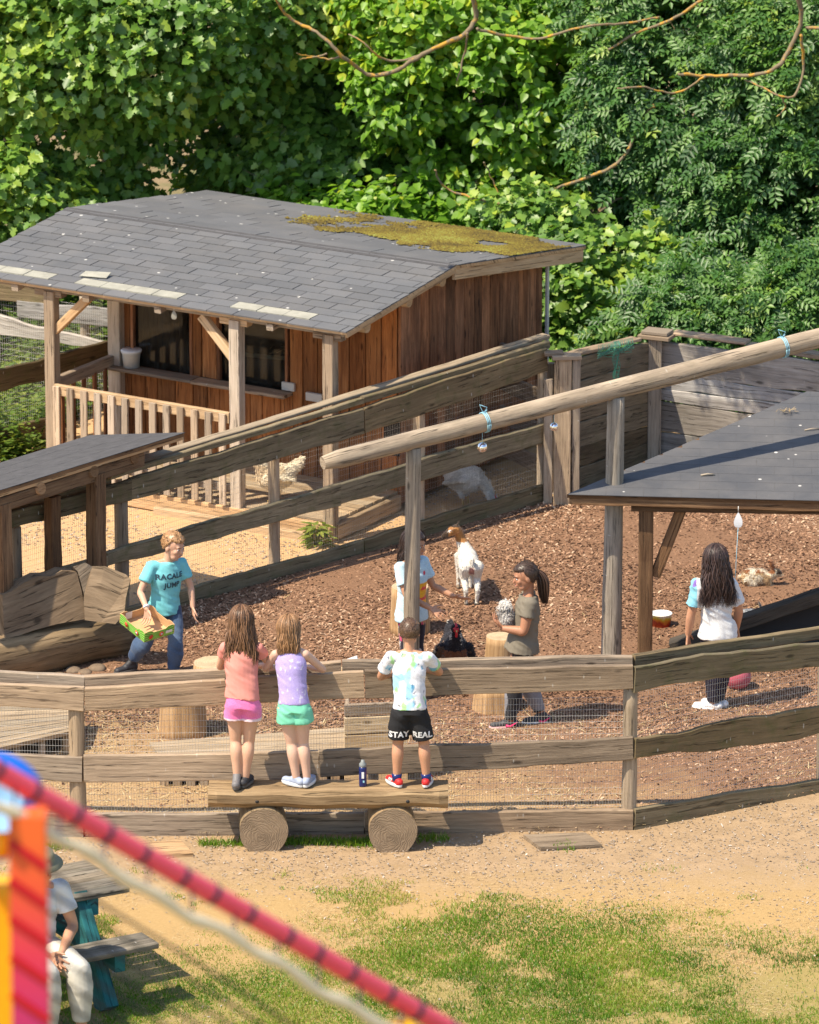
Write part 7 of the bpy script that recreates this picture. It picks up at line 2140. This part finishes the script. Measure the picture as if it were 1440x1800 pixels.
# ---------- adult on the picnic bench
pos = TP(sl_-.90, so_-.14, 0)
p = Person('seated adult in white shirt, pale trousers and brimmed hat at the picnic table', pos, 1.66)
f_ = np.array(sd[:]); r_v = A3(f_[1], -f_[0], 0)     # facing, right hand side
def L_(fw_, rt_, z): return f_*fw_+r_v*rt_+A3(0, 0, z)
p.set(hip=L_(0, 0, .54), hipR=L_(.02, .09, .53), hipL=L_(.02, -.09, .53), chest=L_(.03, 0, .78), neck=L_(.07, 0, 1.02), shR=L_(.06, .18, .97), shL=L_(.06, -.18, .97),
      elR=L_(.13, .23, .71), elL=L_(.13, -.24, .71), wrR=L_(.31, .05, .60), wrL=L_(.31, -.06, .60), kneeR=L_(.45, .12, .51), kneeL=L_(.45, -.12, .51), ankR=L_(.43, .10, .08), ankL=L_(.46, -.13, .08), toeR=L_(.56, .11, .02), toeL=L_(.59, -.15, .02))
p.head(L_(.12, 0, 1.16), f_+A3(-.2, 0, -.25), k=.93); p.legs(.06, .04, .038); p.arms(.03, .024)
p.hand(p.J['wrR'], p.J['elR'], L_(.5, -.3, -.4), L_(.2, -.8, .3), .5); p.hand(p.J['wrL'], p.J['elL'], L_(.5, .3, -.4), L_(.2, .8, .3), .5, thumbside=-1)
p.body(SKINT); p.face()
p.top('shirt', -.1, .98, .018, .60, .018, clothm('white_shirt', (.66, .66, .66)), None, .01, .010, 81)
p.bottoms('trousers', .1, 1.85, .014, .018, clothm('pale_trousers', (.55, .52, .45)), None, 0, 82, .004)
p.haircap((.12, .1, .085), .35, -.6, 1.06)
hr = Matrix(p.HR.tolist()); hc_ = Vector(p.hc)+pos+hr @ Vector((0, -.005, .035))*1.5
ax = hr @ Vector((0, -.1, 1)); M['hat'] = plain('olive_felt', (.2, .19, .12), .9); M['hatb'] = plain('hat_lining_dark', (.06, .08, .06), .9)
hat = lathe('hat_crown', hc_, [(.155, -.012), (.16, -.004), (.105, .008), (.1, .05), (.085, .085), (.0, .095)], M['hat'], p.root, 28, ax)
p.shoe('R', C_black, C_dgrey); p.shoe('L', C_black, C_dgrey)

# ================================================================== ANIMALS
def coat(name, me, root, n, L, W, colf, seed, droop=.5, parent=None, dirn=None, m=None, lay=.35):
    """fur or feathers: thin pieces lying along the surface"""
    rg = np.random.default_rng(seed); P = coords(me); N_ = normals(me); idx = rg.integers(0, len(P), n)
    P_, nn_ = P[idx], N_[idx]; P_ = P_+rg.normal(0, .003, P_.shape); g = np.array(dirn if dirn is not None else (0, 0, -1.))
    t_ = norm(g[None]-nn_*np.sum(g*nn_, 1)[:, None]+rg.normal(0, .25, (n, 3))); d = norm(t_+nn_*lay*rg.uniform(.3, 1.3, n)[:, None]); s_ = norm(np.cross(d, nn_)+1e-6)
    l = (L*rg.uniform(.6, 1.3, n))[:, None]; w = (W*rg.uniform(.7, 1.3, n))[:, None]
    V = np.stack([P_-s_*w*.6, P_+s_*w*.6, P_+d*l*.6+s_*w+nn_*.001, P_+d*l, P_+d*l*.6-s_*w+nn_*.001], 1)
    c = colf(P_)*rg.uniform(.86, 1.1, n)[:, None]
    b = np.arange(n)*5; F_ = np.concatenate([np.stack([b, b+1, b+2], 1), np.stack([b, b+2, b+3], 1), np.stack([b, b+3, b+4], 1)])
    o = fromnp(name, V.reshape(-1, 3)+np.array(root.location[:]), F_, M['fur'] if m is None else m, root, False, None, np.repeat(np.clip(c, 0, 1), 5, 0)); tag(o, kind='stuff'); return o
def rotz(a): c_, s_ = math.cos(a), math.sin(a); return lambda v: A3(v[0]*c_-v[1]*s_, v[0]*s_+v[1]*c_, v[2])
# goat seen from behind, head turned left
pos = G(829, 1066); ga = thing('goat', pos, 'small white goat with brown head, seen from behind', 'goat')
R = rotz(.12); b = Blob(); hy = .11
b.ell(R((0, .12, .335)), .078, .14, .088); b.ell(R((0, .38, .335)), .075, .16, .085); b.ell(R((0, .25, .325)), .088, .2, .1)
for sx in (-1, 1):
    b.chain([R((sx*.05, .03, .33)), R((sx*.052, .075, .235)), R((sx*.05, -.01, .145)), R((sx*.045, .01, .03))], [.06, .04, .021, .016])
    b.cap(R((sx*.045, .01, .03)), R((sx*.045, -.0, .012)), .017, .019); b.cap(R((sx*.045, .01, .03)), R((sx*.045, .03, .012)), .016, .017)
    b.chain([R((sx*.05, .46, .30)), R((sx*.05, .47, .17)), R((sx*.05, .46, .03))], [.04, .022, .016]); b.cap(R((sx*.05, .46, .03)), R((sx*.05, .485, .012)), .017, .018)
b.chain([R((0, .46, .37)), R((-.03, .50, .45)), R((-.05, .50, .51))], [.06, .045, .04])
hd = R((-.075, .475, .535)); b.chain([hd, hd+A3(-.05, -.02, -.02), hd+A3(-.10, -.035, -.05)], [.045, .036, .022])
b.cap(hd+A3(.005, .03, .01), hd+A3(-.01, .10, -.005), .014, .012, flat=.5); b.cap(hd+A3(-.005, -.03, .015), hd+A3(-.055, -.095, .012), .015, .012, flat=.5)
b.cap(hd+A3(.01, .01, .035), hd+A3(.03, .02, .075), .008, .004); b.cap(hd+A3(.01, -.01, .035), hd+A3(.03, -.02, .075), .008, .004)
b.chain([R((0, -.01, .40)), R((0, -.04, .42)), R((.0, -.055, .37))], [.022, .016, .008])
me = b.mesh(.007, 2)
def gcol(P):
    C_ = np.tile(A3(.72, .68, .60), (len(P), 1)); w = (P[:, 2] > .43) & (P[:, 1] > .38); C_[w] = A3(.38, .17, .05)
    w = w & ((P[:, 2] > .56) | (P[:, 0] < hd[0]-.06)); C_[w] = A3(.06, .035, .02)
    w = (P[:, 2] < .03); C_[w] = A3(.03, .025, .02); w = (P[:, 2] > .27) & (P[:, 2] < .34) & (P[:, 1] < .03) & (np.abs(P[:, 0]) < .022); C_[w] = A3(.4, .2, .17); 
    w = (P[:, 2] < .12)&(P[:, 2] > .03)&(vnoise(P, 30, 2) > .6); C_[w] = A3(.4, .3, .2); return C_
setcol(me, gcol(coords(me))); coat('fur', me, ga, 6500, .013, .0018, gcol, 3, lay=.2, dirn=(0, -.4, -1)); place('body', me, ga, M['fur'], ga)
# white and fawn rabbit
def rabbit(pos, L, yaw, lab, colf, seed, nf=4500, s_=1.0):
    ra = thing('rabbit', pos, lab, 'rabbit'); R = rotz(yaw); b = Blob(); k = L
    b.ell(R((-.20*k, 0, .27*k)), .26*k, .20*k, .23*k); b.ell(R((.12*k, 0, .25*k)), .27*k, .165*k, .185*k); b.ell(R((0, 0, .27*k)), .3*k, .19*k, .22*k)
    b.chain([R((.28*k, 0, .28*k)), R((.45*k, 0, .40*k))], [.13*k, .10*k]); b.ell(R((.50*k, 0, .42*k)), .125*k, .09*k, .10*k); b.cap(R((.55*k, 0, .40*k)), R((.61*k, 0, .36*k)), .06*k, .04*k)
    for sy in (-1, 1):
        b.chain([R((.43*k, sy*.045*k, .50*k)), R((.36*k, sy*.07*k, .66*k)), R((.33*k, sy*.08*k, .76*k))], [.035*k, .05*k, .022*k], flat=.5)
        b.chain([R((-.25*k, sy*.14*k, .2*k)), R((-.10*k, sy*.17*k, .12*k)), R((-.25*k, sy*.17*k, .035*k)), R((-.02*k, sy*.17*k, .03*k))], [.14*k, .08*k, .04*k, .04*k])
        b.chain([R((.25*k, sy*.09*k, .2*k)), R((.30*k, sy*.09*k, .05*k)), R((.38*k, sy*.09*k, .03*k))], [.07*k, .04*k, .035*k])
    b.ell(R((-.47*k, 0, .26*k)), .07*k, .06*k, .07*k)
    me = b.mesh(.02*k, 2)
    cf = lambda P: colf(np.stack([R2(P)[0], R2(P)[1], P[:, 2]], 1)/k)
    c0, s0 = math.cos(-yaw), math.sin(-yaw)
    R2 = lambda P: (P[:, 0]*c0-P[:, 1]*s0, P[:, 0]*s0+P[:, 1]*c0)
    setcol(me, cf(coords(me))); coat('fur', me, ra, nf, .065*k, .007*k, cf, seed, dirn=tuple(R((-1, 0, -.4))), lay=.5); place('body', me, ra, M['fur'], ra)
    for sy in (-1, 1):
        b = Blob(); q_ = R((.53*k, sy*.083*k, .44*k)); b.ell(q_, .016*k, .01*k, .018*k); m2_ = bpy.data.meshes.new('eye'); m2_.from_pydata(b.V, [], b.F); place('eye', m2_, ra, M['black'], ra)
    return ra
def rab1(P):
    C_ = np.tile(A3(.74, .66, .52), (len(P), 1)); n_ = vnoise(P, 5, 3); n_ = fnoise(P, 7, 13); C_[n_ > .60] = A3(.52, .36, .2); C_[(P[:, 2] > .42) & (P[:, 0] < .46)] = np.where(True, A3(.30, .12, .045), 0)
    C_[(P[:, 0] < .25) & (P[:, 2] > .42) & (n_ < .6)] = A3(.74, .66, .52); C_[(P[:, 0] > .5) & (P[:, 2] > .40)] = A3(.05, .03, .02); return C_
rabbit(G(1334, 1031), .31, -.15, 'cream and brown spotted rabbit hopping on the bark chips', rab1, 5)
def rab2(P):
    C_ = np.tile(A3(.28, .30, .33), (len(P), 1)); C_[(P[:, 2] > .5)] = A3(.12, .13, .15); C_[P[:, 0] < -.3] = A3(.5, .5, .5); return C_
rabbit(G(1322, 1094)+Vector((0, .06, 0)), .20, .25, 'small blue grey rabbit half hidden behind the dark ramp', rab2, 6, 2200)
# small animal held by the olive girl: fluffy grey and white chick-like bunny
def held(P):
    C_ = np.tile(A3(.34, .31, .28), (len(P), 1)); C_[P[:, 2] > .05] = A3(.72, .69, .63); C_[vnoise(P, 26, 4) > .62] = A3(.55, .52, .48); return C_
pos = Vector(A3(912, 0, 0)*0)+G(912, 1276)+Vector((-.10, -.035, .94))
an_ = thing('held_rabbit', pos, 'fluffy white headed baby rabbit held against the olive grey top', 'rabbit'); b = Blob()
b.ell((0, 0, -.03), .058, .05, .085); b.ell((-.012, -.005, .065), .042, .038, .04); b.cap((-.03, -.01, .06), (-.055, -.015, .05), .02, .012)
b.cap((.01, -.02, .09), (.03, -.03, .05), .013, .012, flat=.6); b.cap((.01, .02, .09), (.03, .03, .05), .013, .012, flat=.6)
b.cap((-.03, -.02, -.02), (-.065, -.02, .0), .014, .01); b.cap((-.03, .02, -.02), (-.065, .02, .0), .014, .01)
me = b.mesh(.006, 2); setcol(me, held(coords(me))); coat('fur', me, an_, 2600, .022, .0022, held, 8, lay=.7); place('body', me, an_, M['fur'], an_)
b = Blob(); b.ell((-.035, -.036, .07), .006, .004, .006); m2_ = bpy.data.meshes.new('eye'); m2_.from_pydata(b.V, [], b.F); place('eye', m2_, an_, M['black'], an_)
# hens
M['comb'] = plain('red_comb', (.55, .02, .03), .5); M['beak'] = plain('horn_beak', (.5, .35, .12), .5)
def hen(pos, yaw, s, lab, colf, seed, peck=False, crest=True, nf=1500, wings=False, catl='hen'):
    he = thing('hen', pos, lab, catl); R = rotz(yaw); b = Blob()
    P_ = lambda x, y, z: R((x*s, y*s, z*s))
    b.ell(P_(0, 0, .24), .17*s, .11*s, .115*s, np.array([R((1, 0, -.1)), R((0, 1, 0)), R((.1, 0, 1))]).T); b.ell(P_(.08, 0, .25), .10*s, .095*s, .11*s)
    if peck: nk = [P_(.12, 0, .27), P_(.21, 0, .20), P_(.27, 0, .10)]
    else: nk = [P_(.12, 0, .30), P_(.17, 0, .39), P_(.19, 0, .46)]
    b.chain(nk, [.075*s, .045*s, .034*s]); hd_ = nk[-1]; fd = R((1, 0, -.9)) if peck else R((1, 0, -.1)); fd = unit(fd)
    b.ell(hd_, .036*s, .03*s, .034*s)
    b.chain([P_(-.1, 0, .27), P_(-.19, 0, .33), P_(-.24, 0, .38)], [.075*s, .05*s, .02*s])
    for sy in (-1, 1):
        b.cap(P_(.05, sy*.095, .26), P_(-.11, sy*.10, .22), .055*s, .03*s, flat=.5)
        if wings: b.cap(P_(.08, sy*.11, .27), P_(-.02, sy*.16, .13), .05*s, .03*s, flat=.6)
        b.cap(P_(.0, sy*.05, .16), P_(.01, sy*.05, .10), .035*s, .018*s)
    me = b.mesh(.009*s+.001, 2); 
    c0, s0 = math.cos(-yaw), math.sin(-yaw); cf = lambda Q: colf(np.stack([Q[:, 0]*c0-Q[:, 1]*s0, Q[:, 0]*s0+Q[:, 1]*c0, Q[:, 2]], 1)/s)
    setcol(me, cf(coords(me))); coat('feathers', me, he, nf*4, .020*s, .0048*s, cf, seed, dirn=tuple(R((-1, 0, -.3))), lay=.07); place('body', me, he, M['fur'], he)
    # tail feathers
    rg = np.random.default_rng(seed); n = 12
    for k in range(n):
        a = (k/(n-1)-.5)*1.4; r0 = Vector(P_(-.20, .0, .33))+he.location; d_ = Vector(R((-1, math.sin(a)*.6, .7+.2*math.cos(a)))).normalized(); w_ = Vector(R((0, 1, 0)))*.014*s; L__ = .085*s
        o = fromnp('tail_feather', np.array([r0-w_*.5, r0+w_*.5, r0+d_*L__*.6+w_, r0+d_*L__, r0+d_*L__*.6-w_]), np.array([[0, 1, 2], [0, 2, 3], [0, 3, 4]]), M['fur'], he, False, None, np.tile(cf(np.array([P_(-.22, 0, .35)]))[0], (5, 1)))
    for sy in (-1, 1):
        q_ = [Vector(P_(.01, sy*.05, .11)), Vector(P_(.02, sy*.05, .012))]; tube('leg', [v+he.location for v in q_], .008*s, M['beak'], he, 6)
        for a in (-.5, 0, .5, PI):
            tube('toe', [q_[1]+he.location, q_[1]+Vector(R((math.cos(a)*.05*s, math.sin(a)*.05*s, -.006)))+he.location], .005*s, M['beak'], he, 5)
    ul = np.cross(fd, R((0, 1, 0)))*-1
    if ul[2] < 0: ul = -ul
    tube('beak', [Vector(hd_+fd*.028*s)+he.location, Vector(hd_+fd*.062*s-A3(0, 0, .006*s))+he.location], 0, M['beak'], he, 7, radii=[.011*s, .002*s])
    b = Blob(); b.cap(hd_+ul*.03*s+fd*.02*s, hd_+ul*.036*s-fd*.02*s, .012*s, .010*s, flat=.4); b.cap(hd_+fd*.03*s-ul*.02*s, hd_+fd*.028*s-ul*.052*s, .013*s, .013*s, n=8)
    b.ell(hd_+fd*.012*s, .030*s, .031*s, .024*s)
    me = bpy.data.meshes.new('comb_and_wattle'); me.from_pydata(b.V, [], b.F); place('comb_and_wattle', me, he, M['comb'], he)
    return he
def cream(P): 
    C_ = np.tile(A3(.74, .64, .46), (len(P), 1)); C_[vnoise(P, 9, 3) > .62] = A3(.62, .48, .30); return C_
def whiteh(P):
    C_ = np.tile(A3(.62, .60, .55), (len(P), 1)); C_[vnoise(P, 10, 3) > .7] = A3(.45, .43, .38); return C_
def blackh(P):
    C_ = np.tile(A3(.018, .016, .02), (len(P), 1)); C_[(P[:, 0] > .03) & (P[:, 2] < .27) & (np.abs(P[:, 1]) < .085)] = A3(.20, .075, .03)
    n_ = vnoise(P, 26, 7); C_[(np.abs(P[:, 1]) > .08) & (n_ > .5)] = A3(.13, .08, .05); C_[(P[:, 2] > .28) & (n_ > .8)] = A3(.6, .58, .5); return C_
hen(G(487, 884, DK), PI+.35, 1.0, 'cream hen with ruffled crest standing on the hen house deck', cream, 21)
hen(G(815, 890), -.45, 1.05, 'white hen pecking behind the poultry fence mesh', whiteh, 22, True)
hen(G(797, 1190), -PI/2+.1, 1.02, 'black hen with copper back and speckled drooping wings', blackh, 23, wings=True)
